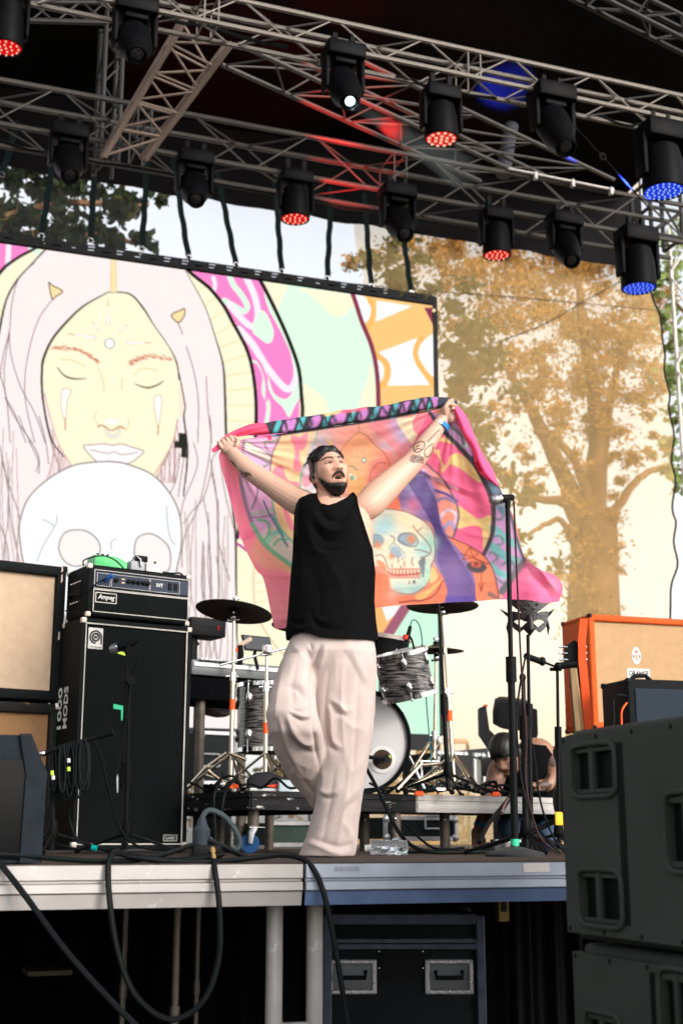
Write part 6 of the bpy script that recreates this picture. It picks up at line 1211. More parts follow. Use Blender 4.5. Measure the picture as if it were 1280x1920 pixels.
case(888, 915, 1412, 1478, 10.2, 'pale cased grey rack beside the crouching man', None, mat('grey_rack', (0.2, 0.19, 0.17), 0.6)); case(915, 975, 1400, 1478, 10.8, 'white framed case behind the crouching man', None, mat('grey_rack', (0, 0, 0)))
case(720, 887, 1530, 1576, 9.4, 'flight case with a square handle seen through the gap under the riser', (852, 1541)); 
case(500, 640, 1540, 1588, 9.0, 'dim case in the shadow below the black riser', None, mat('dim_green', (0.03, 0.05, 0.04), 0.6))
# keyboard and table
pk0, pk1 = PH(360, 1250, 8.6), PH(535, 1256, 9.0); dk = (pk1-pk0); dk.z = 0; yk = math.degrees(math.atan2(dk.y, dk.x)); lk = dk.length; MKB = frame(Vector((pk0.x, pk0.y, pk0.z)), yk)
t = thing('keyboard', pk0, 'long silver edged keyboard on a dark table left of the drums', 'keyboard'); lp(t, 'case', MB().rbox((lk/2, 0.15, 0.0), (lk, 0.30, 0.10), 0.012, 2), MKB, mat('keyboard_grey', (0.12, 0.125, 0.13), 0.4, 0.3)); lp(t, 'front_trim', MB().rbox((lk/2, -0.003, 0.02), (lk-0.02, 0.012, 0.03), 0.003, 1), MKB, M_case_edge)
for i in range(12): lp(t, 'key', MB().rbox((0.06+i*0.028, -0.008, 0.052), (0.024, 0.05, 0.012), 0.002, 1), MKB, M_white)
t = thing('table', Vector((pk0.x, pk0.y, 0)), 'dark table carrying the keyboard', 'table'); lp(t, 'table_top', MB().box((lk/2, 0.2, -0.14), (lk+0.1, 0.5, 0.14)), MKB, M_cloth_black, smooth=False)
for x in (0.08, lk-0.1):
    for y in (0.02, 0.4): lp(t, 'leg', MB().cyl((x, y, -0.2), (x, y, -pk0.z), 0.03, n=12), MKB, M_legm)
p = PH(394, 1177, 8.7); t = thing('sampler', p, 'black control box with a red light on a bracket above the keyboard', 'sampler'); Mx = frame(p, yk); lp(t, 'body', MB().rbox((-0.02, 0.08, 0), (0.26, 0.2, 0.12), 0.01, 2), Mx, M_black); lp(t, 'pads', MB().box((-0.02, -0.022, 0.02), (0.22, 0.004, 0.03)), Mx, M_flight); lp(t, 'red_light', MB().rbox((0.05, -0.024, 0.0), (0.014, 0.006, 0.03), 0.002, 1), Mx, emit('red_pilot', (0.8, 0.03, 0.05), 0.6)); lp(t, 'stand', MB().cyl((-0.08, 0.08, -0.06), (-0.08, 0.08, -0.25), 0.03, n=10).cyl((-0.12, 0.08, -0.1), (-0.04, 0.08, -0.1), 0.012, n=8), Mx, M_blackm)
p = PH(482, 1207, 8.8); t = thing('tablet', p, 'tilted black tablet on a bracket above the keyboard', 'tablet'); Mx = frame(p, yk) @ Matrix.Rotation(R(-25), 4, 'X'); lp(t, 'body', MB().rbox((0, 0, 0), (0.22, 0.012, 0.12), 0.005, 2), Mx, M_black); lp(t, 'glass', MB().box((0, -0.007, 0), (0.2, 0.002, 0.1)), Mx, M_lensdark, smooth=False); lp(t, 'arm', MB().tube([(0, 0.01, 0), (0, 0.06, -0.05), (0, 0.06, -0.16)], 0.012, 8), Mx, M_blackm)
t = thing('desk_lamp', PH(458, 1215, 8.6), 'small pale gooseneck piece with a red end beside the tablet', 'lamp'); part(t, 'arm', MB().cyl(PH(450, 1210, 8.6), PH(472, 1197, 8.6), 0.016, n=10), mat('skin_beige', (0.55, 0.42, 0.33), 0.6)); part(t, 'tip', MB().cyl(PH(444, 1222, 8.6), PH(447, 1212, 8.6), 0.012, n=10), M_orange_tape); part(t, 'stem', MB().tube([PH(450, 1210, 8.6), PH(452, 1225, 8.6), PH(449, 1246, 8.6)], 0.02, 8), M_black)
# moving heads standing on the floor at the back
p = PH(408, 1318, 10.5); t = thing('moving_head', p, 'dark round moving light behind the left cymbal stand facing forward', 'stage light', 'moving lights standing behind the kit'); axm = (CAM-p).normalized(); axm = (axm+RT*0.5).normalized()
part(t, 'head', MB().lathe([(0.05, -0.20), (0.10, -0.18), (0.115, 0.0), (0.11, 0.10), (0.085, 0.13), (0.075, 0.11)], p, axm, 28), mat('brown_black', (0.03, 0.022, 0.018), 0.45)); part(t, 'lens', MB().ell(p+axm*0.11, (0.075, 0.075, 0.02), Vector((0, 0, 1)).rotation_difference(axm).to_matrix(), 18, 8), M_lensdark); part(t, 'yoke_arm', MB().rbox(p+Vector((-0.15, 0.05, -0.12)), (0.04, 0.1, 0.34), 0.012, 2), M_fix); part(t, 'base', MB().rbox(p+Vector((0, 0.05, -0.36)), (0.36, 0.26, 0.16), 0.02, 2), M_fix); part(t, 'pedestal', MB().cyl(Vector((p.x, p.y+0.05, 0)), p+Vector((0, 0.05, -0.4)), 0.14, n=16), M_fix)
p = PH(950, 1345, 9.4); t = thing('moving_head', p, 'grey black moving light with an open yoke behind the crouching man', 'stage light', 'moving lights standing behind the kit'); M_gb = mat('grey_black', (0.035, 0.036, 0.036), 0.5)
part(t, 'head', MB().lathe([(0.07, -0.10), (0.12, -0.08), (0.132, 0.0), (0.128, 0.09), (0.10, 0.11)], p+RT*0.03+ZU*0.02, (0.05, -0.25, 1), 28), M_gb); part(t, 'yoke_arm', MB().prism([(-0.20, 0.06), (-0.15, 0.08), (-0.13, -0.09), (-0.02, -0.20), (-0.02, -0.27), (-0.10, -0.27), (-0.20, -0.12)], p-FH*0.05, RT, ZU, FH, 0.10), M_gb, False); part(t, 'yoke_arm', MB().prism([(0.205, 0.05), (0.175, 0.06), (0.165, -0.09), (0.08, -0.20), (0.08, -0.27), (0.15, -0.27), (0.205, -0.12)], p-FH*0.05, RT, ZU, FH, 0.10), M_gb, False); part(t, 'red_mark', MB().ell(p+RT*-0.155+ZU*0.075-FH*0.06, (0.018, 0.01, 0.01), None, 8, 6), M_orange_tape); part(t, 'base', MB().rbox(p+RT*0.03+ZU*-0.34, (0.36, 0.28, 0.13), 0.02, 2), M_gb); part(t, 'pedestal', MB().cyl(Vector((p.x, p.y, 0)), p+ZU*-0.38, 0.12, n=14), M_gb)
# ------------------------------------------------------------------ guitarist's corner: stands, mask, guitar
def st_py(px0, py0, px1, py1, H, label, **k): return stand('microphone_stand', PH(px0, py0, H), ground(px1, py1, H), label, **k)
st_py(989, 1190, 995, 1600, 6.5, 'black stand holding the horned mask', joint=0.62)
st_py(980, 1268, 986, 1600, 6.3, 'short black stand right beside the singer microphone stand', joint=0.7, r=0.012); part(bpy.data.objects['microphone_stand.003' if 'microphone_stand.003' in bpy.data.objects else 'microphone_stand'], 'swivel_ball', MB().ell(PH(979, 1270, 6.28), (0.016, 0.016, 0.02), None, 12, 8), M_black)
g_ = st_py(1044, 1245, 1048, 1600, 7.2, 'black guitar stand with a clamp arm in front of the orange cabinet', joint=0.6)
part(g_, 'clamp_arm', MB().cyl(PH(985, 1230, 7.0), PH(1018, 1242, 7.1), 0.017, n=10).cyl(PH(1015, 1240, 7.1), PH(1040, 1250, 7.2), 0.007, n=8).cyl(PH(1030, 1255, 7.2), PH(1052, 1255, 7.2), 0.010, n=8), M_black); part(g_, 'clamp_joint', MB().ell(PH(1016, 1240, 7.08), (0.02, 0.02, 0.025), None, 10, 8).ell(PH(1045, 1249, 7.18), (0.02, 0.02, 0.022), None, 10, 8).cyl(PH(1045, 1249, 7.2), PH(1080, 1245, 7.2), 0.02, n=10), M_black)
cable('stand_cable', [PH(*q) for q in [(984, 1232, 6.45), (972, 1300, 6.3), (968, 1360, 6.2), (972, 1420, 6.2), (980, 1480, 6.2), (1000, 1540, 6.2), (1030, 1580, 6.1), (1050, 1600, 6.1)]], 0.005, 'thin black cable dropping from the clamp arm past the crouching man')
cable('stand_cable', [PH(*q) for q in [(998, 1400, 6.4), (1004, 1440, 6.4), (1008, 1480, 6.35), (1020, 1530, 6.3), (1040, 1575, 6.3), (1060, 1600, 6.3)]], 0.005, 'thin green tagged cable hanging in front of the crouching man')
# mask
M_mask = mat('black_leather', (0.007, 0.0065, 0.0065), 0.4, 0, 0.3, 30, 0.3, 90, spec=0.35)
pmk = PH(988, 1165, 6.45); t = thing('mask', pmk, 'black horned leather mask with eye holes and studs hanging on a stand under the cloth', 'mask'); sc = (pmk-CAM).dot(FW)/2500
def mk(px, py, d=0.0): return pmk+RT*((px-988)*sc)+ZU*((1165-py)*sc*1.0)-FH*d
def mask_depth(px): return 0.075*math.sqrt(max(0, 1-((px-988)/52)**2))
def shell_poly(poly, th=0.006, sub=3):
    # curved leather piece: outline with depth following the head curve
    pts = smooth_line(np.array(poly, float), sub, True); cxy = pts.mean(0); m = MB(); n_ = len(pts); rings_ = []
    for f in (1.0, 0.7, 0.4, 0.1): rings_.append([(cxy+(p-cxy)*f) for p in pts])
    fr = [[mk(p[0], p[1], mask_depth(p[0])) for p in r] for r in rings_]; bk = [[mk(p[0], p[1], mask_depth(p[0])-th) for p in r] for r in rings_]
    m.rings(bk[::-1]+fr); return m
part(t, 'spiked_plate', shell_poly([(948, 1126), (952, 1120), (990, 1116), (1026, 1122), (1030, 1130), (1012, 1146), (991, 1158), (970, 1150)], 0.008), M_mask)
sp = MB()
for (a, b2) in [(965, 1130), (980, 1128), (995, 1128), (1010, 1130), (972, 1138), (988, 1138), (1003, 1138), (980, 1147), (996, 1147), (1018, 1128)]: sp.cyl(mk(a, b2, mask_depth(a)), mk(a, b2-2, mask_depth(a)+0.016), 0.006, 0.001, 8)
part(t, 'studs', sp, M_chrome)
left_half = [(952, 1150), (968, 1152), (988, 1158), (988, 1166), (982, 1170), (972, 1166), (962, 1167), (957, 1171), (953, 1162)]
for s_ in (1, -1):
    def fx(p): return [(988+s_*(a-988), b2) for a, b2 in p]
    part(t, 'brow', shell_poly(fx(left_half), 0.01), M_mask)
    part(t, 'cheek', shell_poly(fx([(953, 1164), (959, 1173), (964, 1179), (972, 1181), (980, 1176), (984, 1170), (989, 1172), (989, 1196), (984, 1190), (978, 1184), (970, 1190), (964, 1186), (958, 1180)]), 0.008), M_mask)
    part(t, 'pointed_ear', MB().tube([mk(*fx([(958, 1160)])[0], 0.03), mk(*fx([(948, 1152)])[0], 0.02), mk(*fx([(936, 1141)])[0], 0.0)], [0.022, 0.016, 0.002], 10, flat=0.5), M_mask)
    part(t, 'horn', MB().tube([mk(*fx([(960, 1135)])[0], 0.02), mk(*fx([(948, 1118)])[0], 0.01)], [0.016, 0.002], 8), M_mask)
    part(t, 'tassel', MB().tube([mk(*fx([(954, 1165)])[0], 0.02), mk(*fx([(950, 1178)])[0], 0.01), mk(*fx([(951, 1192)])[0], 0.01)], [0.01, 0.008, 0.001], 7), M_mask)
part(t, 'nose', MB().tube([mk(988, 1158, 0.085), mk(988, 1172, 0.10), mk(988, 1184, 0.095), mk(988, 1196, 0.07)], [0.012, 0.016, 0.018, 0.004], 10), M_mask)
# guitar
Hg = 7.35; t = thing('guitar', PH(1082, 1400, Hg), 'electric guitar with a pale maple neck standing before the orange cabinet', 'guitar')
M_maple = mat('maple', (0.62, 0.43, 0.22), 0.35, 0, 0.15, 10, stretch=(4, 4, 0.6)); n0, n1_ = PH(1073, 1252, Hg), PH(1090, 1420, Hg)
m = MB(); d = (n1_-n0).normalized(); sx = RT; m.rings([[p+sx*w_*math.cos(a)*1.0-FH*0.018*math.sin(a) for a in np.linspace(0, 2*math.pi, 14, endpoint=False)] for p, w_ in ((n0, 0.022), (n0.lerp(n1_, 0.5), 0.025), (n1_, 0.029))]); part(t, 'neck', m, M_maple)
part(t, 'fingerboard', MB().rings([[p+sx*(-w_-0.002+o1)-FH*o2 for o1, o2 in ((0, -0.004), (0.004, -0.004), (0.004, 0.012), (0, 0.012))] for p, w_ in ((n0, 0.020), (n1_, 0.027))]), mat('rosewood', (0.035, 0.02, 0.014), 0.5), False)
part(t, 'headstock', MB().prism([(-0.03, 0), (0.03, 0), (0.05, 0.06), (0.045, 0.13), (0.01, 0.15), (-0.04, 0.12), (-0.05, 0.05)], n0-FH*0.02, RT, ZU, FH, 0.018), M_black, False)
for k in range(3):
    for s_ in (-1, 1): part(t, 'tuner', MB().cyl(n0+RT*s_*0.03+ZU*(0.04+0.035*k)-FH*0.025, n0+RT*s_*0.065+ZU*(0.043+0.035*k)-FH*0.025, 0.005, n=8).ell(n0+RT*s_*0.068+ZU*(0.043+0.035*k)-FH*0.025, (0.012, 0.006, 0.010), None, 10, 6), M_chrome)
body = [(-0.15, 0.20), (-0.09, 0.26), (-0.03, 0.20), (0.03, 0.20), (0.10, 0.25), (0.13, 0.18), (0.11, 0.08), (0.15, -0.06), (0.12, -0.16), (0, -0.19), (-0.13, -0.16), (-0.16, -0.05), (-0.12, 0.07)]
part(t, 'body', MB().prism([tuple(q) for q in smooth_line(np.array(body), 4, True)], Vector((n1_.x, n1_.y, 0.34)), RT, ZU, FH, 0.045), M_black, False)
part(t, 'neck_stem', MB().cyl(n1_, Vector((n1_.x, n1_.y, 0.50))+RT*0.01, 0.028, n=12), M_maple)
part(t, 'strap', MB().rings([[p+RT*a-FH*b2 for a, b2 in ((-0.022, 0), (0.022, 0.002), (0.022, 0.006), (-0.022, 0.004))] for p in (PH(1094, 1160, 7.3), PH(1090, 1200, 7.3), PH(1091, 1240, 7.3), PH(1097, 1300, 7.3), PH(1103, 1365, 7.3), PH(1106, 1430, 7.3))]), mat('orange_strap', (0.65, 0.08, 0.02), 0.6), True)
blk('yellow_tag', 1047, 1535, 6.2, (0.04, 0.012, 0.06), mat('yellow_tag', (0.75, 0.42, 0.03), 0.5), 'yellow tag clipped at the foot of the stands by the loudspeaker boxes', 'tag', 0)
cable('stand_tube', [PH(1060, 1528, 6.25), PH(1030, 1544, 6.25), PH(993, 1562, 6.25)], 0.012, 'thick black stand leg slanting to the right of the round base', M_blackm, 2, None)
cable('stand_tube', [PH(965, 1480, 7.3), PH(942, 1512, 7.2), PH(915, 1545, 7.1), PH(898, 1580, 7.0)], 0.012, 'slanting black boom with a chrome section in front of the silver riser', M_blackm, 2, None); part(bpy.data.objects['stand_tube.001'], 'chrome_section', MB().cyl(PH(952, 1499, 7.24), PH(938, 1524, 7.15), 0.013, n=10), M_chrome)
o = put('riser_dark_sheet', grid_mesh('riser_dark_sheet', np.stack([*[np.stack([pleated(-1.4, 1.55, 0, 0, 0.26, 0.2, 0.02, 160)[..., k] for k in range(3)], -1)[..., k] for k in range(3)]], -1), None, M_cloth_black), None, (0.2, 9.2, 0.0)); tag(o, 'black sheet added to darken the gap under the left riser', 'curtain')  # sheet stands in for the dark under the left riser
# ================================================================== PEOPLE
HM = 5.73; S = 1/427.0
def Pm(px, py, d=0.0): return PH(px, py, HM+d)
def head_grid(nu=112, nv=84, mouth=1.0):
    th = np.linspace(0.01, np.pi-0.01, nv); ph = np.linspace(0, 2*np.pi, nu, endpoint=False); T, A = np.meshgrid(th, ph, indexing='ij')
    x = 0.074*np.sin(T)*np.cos(A); y = 0.093*np.sin(T)*np.sin(A); z = 0.116*np.cos(T)
    x = np.sign(x)*np.abs(x)**0.94*0.074**0.06
    low = np.clip(-z/0.116, 0, 1); x = x*(1-0.24*low**1.8); y = np.where(y > 0, y*(1-0.06*low), y*(1-0.38*low**1.2))+0.012*low*(y > 0)
    y = np.where(y > 0.078, 0.078+(y-0.078)*0.55, y)
    P = np.stack([x, y, z], -1)
    def bump(P, c, s, v):
        d = ((P-np.array(c))/np.array(s))**2; return P+np.exp(-0.5*d.sum(-1))[..., None]*np.array(v)
    F_ = [((0, .085, .012), (.010, .03, .022), (0, .010, 0)), ((0, .09, -.016), (.013, .03, .012), (0, .021, -.003)), ((.015, .086, -.021), (.008, .02, .007), (.003, .008, 0)), ((-.015, .086, -.021), (.008, .02, .007), (-.003, .008, 0)),
          ((.032, .08, .018), (.017, .03, .011), (0, -.011, 0)), ((-.032, .08, .018), (.017, .03, .011), (0, -.011, 0)), ((.032, .078, .017), (.011, .02, .006), (0, .005, 0)), ((-.032, .078, .017), (.011, .02, .006), (0, .005, 0)),
          ((.03, .085, .038), (.022, .03, .007), (0, .006, 0)), ((-.03, .085, .038), (.022, .03, .007), (0, .006, 0)), ((.046, .066, -.006), (.018, .03, .014), (.004, .006, 0)), ((-.046, .066, -.006), (.018, .03, .014), (-.004, .006, 0)),
          ((0, .088, -.041), (.020, .03, .006), (0, .008, .002)), ((0, .086, -.071), (.017, .03, .006), (0, .009, 0)), ((0, .088, -.055), (.017, .03, .0075), (0, -.028*mouth, 0)), ((0, .078, -.098), (.024, .04, .016), (0, .010, 0)),
          ((0, .088, .066), (.04, .03, .02), (0, .003, 0)), ((.06, .0, .01), (.02, .04, .03), (-.002, 0, 0)), ((-.06, .0, .01), (.02, .04, .03), (.002, 0, 0))]
    for f in F_: P = bump(P, *f)
    return P
def grid_normals(P):
    du = np.roll(P, -1, 1)-np.roll(P, 1, 1); dv = np.gradient(P, axis=0); n = np.cross(du, dv); n /= np.linalg.norm(n, axis=-1)[..., None]+1e-12
    return np.where(((n*P).sum(-1) < 0)[..., None], -n, n)
def shell_mb(P, msk, f):
    m = MB(); h, w_ = msk.shape; m.v = [f(q) for q in P.reshape(-1, 3)]
    for i in range(h-1):
        for j in range(w_):
            k = (j+1) % w_
            if max(msk[i, j], msk[i, k], msk[i+1, j], msk[i+1, k]) > 0.03: m.f.append((i*w_+j, i*w_+k, (i+1)*w_+k, (i+1)*w_+j))
    use = sorted({q for f_ in m.f for q in f_}); mp = {q: n for n, q in enumerate(use)}; m.v = [m.v[q] for q in use]; m.f = [tuple(mp[q] for q in f_) for f_ in m.f]; return m
def to_mb(P, f): 
    m = MB(); m.rings([[f(q) for q in row] for row in P]); return m
def head_frame(c, yaw, pitch, roll, sc=1.0, fwd=None):
    if fwd is None: fwd = (-FH*math.cos(R(yaw))+RT*math.sin(R(yaw)))*math.cos(R(pitch))+ZU*math.sin(R(pitch))
    fwd = Vector(fwd).normalized(); up = (ZU-fwd*ZU.dot(fwd)).normalized(); up = Matrix.Rotation(R(roll), 3, fwd) @ up; lf = up.cross(fwd)
    return np.array([lf, fwd, up])*sc, np.array(c)
def hf_world(hf, p): return Vector(np.asarray(p) @ hf[0]+hf[1])
def hf_local(hf, P): return (np.asarray(P)-hf[1]) @ np.linalg.inv(hf[0])
HG = head_grid(); HN = grid_normals(HG)
def hair_mask(P):
    x, y, z = P[..., 0], P[..., 1], P[..., 2]; line = np.where(y > 0.0, 0.062+0.34*np.clip(y-0.03, 0, 1)-0.22*np.abs(x)*(y > .03), 0.02+0.1*y)
    line = np.where(y < 0.01, np.interp(y, [-0.1, -0.03, 0.0, 0.012], [-0.065, -0.045, -0.012, 0.012]), line)
    return 1/(1+np.exp(-(z-line+0.006*vnoise(x*120, y*60, 2, 2))/0.003))
def beard_mask(P):
    x, y, z = np.abs(P[..., 0]), P[..., 1], P[..., 2]
    zb = np.interp(x, [0, .02, .034, .046, .056, .066, .08], [-.081, -.079, -.074, -.064, -.050, -.030, -.01])
    chin = 1/(1+np.exp((z-zb)/0.003)); lowl = np.interp(x, [0, .04, .06, .08], [-.14, -.13, -.085, -.05]); chin = chin*(z > lowl)/(1+np.exp((0.012-y)/0.004))
    return np.clip(chin, 0, 1)
def shell(P, N, mask, thick, bury=0.006): return P+N*(mask*thick-(1-mask)*bury)[..., None]
def limb_tube(mb, pts, n=20):
    p = np.array([[*Pm(a, b2, d), r] for a, b2, d, r in pts]); q = smooth_line(p, 6); mb.tube([Vector(v[:3]) for v in q], [v[3] for v in q], n)
def finger(mb, pts, r0, r1):
    q = smooth_line(np.array([tuple(p) for p in pts]), 5); mb.tube([Vector(v) for v in q], list(np.linspace(r0, r1, len(q))), 10); mb.ell(q[-1], (r1, r1, r1), None, 10, 8)
SKIN = np.array([0.53, 0.32, 0.235])
hfm = head_frame(Pm(617, 889, 0.0), 24, 14, 9, 1.0)
mb = MB()
mb.join(to_mb(HG, lambda q: hf_world(hfm, q)))
for s_ in (-1, 1):      # ears
    e = MB(); e.ell((0, 0, 0), (0.010, 0.020, 0.032), None, 14, 10); e.ring((0, 0, 0), (1, 0, 0), 0.019, 0.006, 20, 6)
    mb.add([hf_world(hfm, np.array([s_*(0.073+0.004)+p.x*1.0+(-p.y*0.35)*s_*1.0, -0.010+p.y*0.95, -0.008+p.z*1.05])) for p in e.v], e.f)
# neck and trunk
mb.rings([[Pm(cx, cy, dh)+RT*(rx*math.cos(a))+FH*(ry*math.sin(a))+ZU*0 for a in np.linspace(0, 2*math.pi, 28, endpoint=False)] for cx, cy, dh, rx, ry in [(613, 905, .03, .052, .058), (616, 925, .025, .055, .060), (619, 942, .02, .062, .064), (622, 955, .02, .09, .07)]])
def trunk_row(y): 
    L_ = np.interp(y, [940, 960, 985, 1030, 1080, 1140, 1200, 1240], [585, 566, 562, 560, 556, 556, 553, 548]); R_ = np.interp(y, [940, 960, 985, 1030, 1080, 1140, 1200, 1240], [662, 688, 699, 699, 695, 690, 692, 695]); return L_, R_
rows = []
for y in np.linspace(936, 1240, 26):
    L_, R_ = trunk_row(y); hw = (R_-L_)/2*S; dp = np.interp(y, [936, 965, 1010, 1100, 1240], [0.055, 0.095, 0.118, 0.112, 0.115])
    rows.append([Pm((L_+R_)/2, y, 0.0)+RT*(hw*abs(math.cos(a))**0.85*math.copysign(1, math.cos(a)))+FH*(dp*math.sin(a)) for a in np.linspace(0, 2*math.pi, 40, endpoint=False)])
mb.rings(rows)
armR = [(662, 955, .02, .052), (688, 948, .02, .066), (712, 925, .05, .067), (745, 894, .09, .058), (772, 869, .12, .050), (790, 846, .14, .048), (807, 820, .17, .041), (824, 796, .195, .033), (833, 781, .205, .030)]
armL = [(606, 958, .02, .050), (580, 950, .02, .062), (558, 940, .05, .062), (528, 922, .085, .055), (502, 905, .11, .048), (480, 890, .13, .046), (458, 873, .155, .041), (441, 855, .18, .033), (434, 846, .19, .030)]
limb_tube(mb, armR); limb_tube(mb, armL)
# hands: left of picture, back of the hand to us, fingers over the rolled edge
dL = (Pm(424, 830, .20)-Pm(434, 846, .19)).normalized(); sL_ = dL.cross(-FH).normalized()
ML = Matrix((sL_, dL, FH)).transposed()
mb.ell(Pm(428, 836, .195), (0.040, 0.046, 0.021), ML, 20, 14)
for i, (o, ln) in enumerate([(-.030, .9), (-.010, 1.0), (.011, .97), (.030, .82)]):
    k = Pm(424, 829, .19)+sL_*o; finger(mb, [k-dL*0.02, k+dL*0.010-FH*0.004, k+dL*(0.024*ln)+FH*0.020, k+dL*(0.012*ln)+FH*0.048, k-dL*0.012*ln+FH*0.052], 0.0100, 0.0080)
finger(mb, [Pm(438, 842, .19), Pm(444, 835, .17), Pm(446, 826, .18), Pm(440, 820, .19)], 0.0125, 0.0095)
# right of picture: thumb side to us
dR = (Pm(842, 764, .20)-Pm(831, 784, .20)).normalized(); sR_ = dR.cross(-FH).normalized()
mb.ell(Pm(838, 772, .205), (0.034, 0.044, 0.026), Matrix((sR_, dR, FH)).transposed(), 20, 14); mb.ell(Pm(846, 783, .19), (0.024, 0.028, 0.022), Matrix((sR_, dR, FH)).transposed(), 16, 10)
for i, (a, b2, ln) in enumerate([(844, 758, 1.0), (848, 765, 1.0), (851, 773, .95), (853, 781, .82)]):
    k = Pm(a-8, b2, .225); e1 = (Pm(a+1, b2-1, .215)-k); finger(mb, [k-e1*0.5+FH*0.01, k+FH*0.008, k+e1*1.0-FH*0.004, k+e1*1.15*ln-FH*0.034, k+e1*0.35-FH*0.048], 0.0098, 0.0078)
finger(mb, [Pm(834, 776, .18), Pm(834, 766, .165), Pm(839, 757, .165), Pm(847, 750, .175)], 0.0130, 0.0095)
# legs hidden in the trousers
limb_tube(mb, [(655, 1225, 0, .075), (648, 1330, 0, .075), (640, 1400, 0, .058), (628, 1500, .01, .052), (618, 1585, .02, .040), (618, 1596, .02, .04)])
limb_tube(mb, [(572, 1230, -.02, .07), (550, 1320, -.12, .06), (545, 1350, -.13, .055), (562, 1420, -.02, .045), (584, 1480, .09, .03)])
base_m = ground(612, 1606, HM)
man = thing('person', base_m, 'man in black sleeveless top and pale trousers holding a printed cloth up behind him', 'person')
me = remesh(mb, 0.0027, 'body'); relax(me, 1, 0.3)
co = get_co(me); no = get_no(me); loc = hf_local(hfm, co); px_, py_ = proj(co)
col = np.ones((len(co), 3))*SKIN
nz_ = vnoise(co[:, 0]*14, co[:, 2]*14, 4, 3)[:, None]; col *= 1+0.05*nz_; col[:, 0] *= 1+0.03*nz_[:, 0]
near = (np.abs(loc) < np.array([0.10, 0.14, 0.15])).all(1); lx, ly, lz = loc[:, 0], loc[:, 1], loc[:, 2]; fr = near & (ly > 0.03)
def paint(m, c_, a=1.0):
    global col; m = (m*a)[:, None]; col = col*(1-m)+np.array(c_)*m
def gs(cx, cy, sx, sy, rot=0):
    dx = lx-cx; dz = lz-cy; u_ = dx*math.cos(rot)+dz*math.sin(rot); v_ = -dx*math.sin(rot)+dz*math.cos(rot); return np.exp(-(u_/sx)**2-(v_/sy)**2)*fr
col = np.where(near[:, None], col*np.array([1.02, 0.92, 0.88]), col)
paint(gs(0, -.018, .030, .02), (0.62, 0.30, 0.22), .45); paint(gs(.045, -.008, .025, .02), (0.62, .31, .23), .4); paint(gs(-.045, -.008, .025, .02), (0.62, .31, .23), .4)
for s_ in (-1, 1):
    for q in np.linspace(0, 1, 5): paint(gs(s_*(0.014+0.036*q), 0.0375+0.006*math.sin(q*2.6), .009, .0042, s_*0.1), (0.025, 0.015, 0.011), .95)
    paint(gs(s_*0.032, 0.0195, .018, .0062), (0.03, .016, .012), 1); paint(gs(s_*0.0315, 0.0165, .0055, .0028), (0.01, .006, .005), 1); paint(gs(s_*0.022, .0158, .004, .0018), (.4, .33, .3), .5); paint(gs(s_*0.041, .0158, .003, .0015), (.4, .33, .3), .4)
    paint(gs(s_*0.032, .0285, .02, .005), (.33, .17, .125), .6); paint(gs(s_*0.032, .005, .016, .003), (.42, .23, .17), .35)  # shade above and below the eyes painted into the skin
    paint(gs(s_*0.009, -.027, .005, .0025), (.08, .03, .025), .8)
    for q in np.linspace(0, 1, 7): paint(gs(s_*(0.004+0.024*q), -.0365-0.014*q*q, .007, .0055, -s_*0.7*q), (.022, .014, .011), .9)
paint(gs(0, -.0455, .020, .0032), (.36, .15, .12), .7); paint(gs(0, -.070, .018, .0045), (.48, .22, .18), .8)
paint(np.clip(gs(0, -.056, .0165, .0085)*1.8, 0, 1), (.018, .006, .005), 1)
stub = beard_mask(loc)*near; paint(np.clip(stub, 0, 1), (.05, .033, .026), .85)
hm = hair_mask(loc)*near; paint(np.clip(hm, 0, 1), (.03, .022, .018), .9); paint(np.clip(1/(1+np.exp(-(lz+.012-.25*np.clip(ly, -.1, .02))/.010)), 0, 1)*near*(ly < .032)*(np.abs(lx) > .05), (.05, .032, .026), .7)
paint(np.exp(-((lx+.075)/.008)**2-((ly+.004)/.006)**2-((lz+.012)/.008)**2)*near, (.2, .08, .06), .8)
# tattoos on the forearms
tc_ = Canvas(400, 740, 870, 960, (255, 255, 255)); K = (52, 50, 56)
for p in [L((797, 856), (795, 847), (799, 840), (806, 835), (811, 832)), L((797, 856), (802, 857), (808, 851), (811, 844), (812, 836)), L((775, 842), (776, 834), (784, 829), (792, 828), (796, 831), (794, 840), (788, 846), (780, 848), (775, 842)), L((775, 846), (782, 841), (790, 843)), L((780, 838), (785, 835))]: tc_.line(p, K, 1.8, 4)
for a in range(6): tc_.line(L((768+a*3.6, 862-a*2.0), (776+a*3.2, 868-a*1.2)), K, 1.7, 0); tc_.line(L((769+a*4.2, 858+a*1.2), (774+a*4.2, 853+a*1.5)), K, 1.4, 0)
for a in range(4): tc_.line(L((769+a*1.5, 864-a*3.6), (793-a*0, 868-a*3.4)), K, 1.6, 0)
for a in range(9): tc_.line(L((800+a*2.6, 827-a*2.7), (803+a*2.6, 829-a*2.8), (803+a*2.6, 824-a*2.4)), (90, 84, 90), 1.4, 2)
for p in [L((451, 883), (457, 887), (463, 886)), L((452, 890), (458, 887), (461, 893)), L((456, 895), (462, 889), (468, 888), (470, 892)), L((464, 893), (467, 888)), L((420, 857), (428, 864), (436, 866), (440, 872)), L((428, 872), (434, 866), (442, 875))]: tc_.line(p, (52, 52, 58), 2.2, 4)
ta = (np.asarray(tc_.sample(px_, py_)).mean(1)); front = (no @ np.array(FH) < 0.15) & ~near & (py_ < 905)
ta = np.where(front & (((px_ > 762) & (px_ < 830)) | ((px_ > 415) & (px_ < 474))), ta, 1.0); col = col*(0.10+0.90*ta)[:, None]
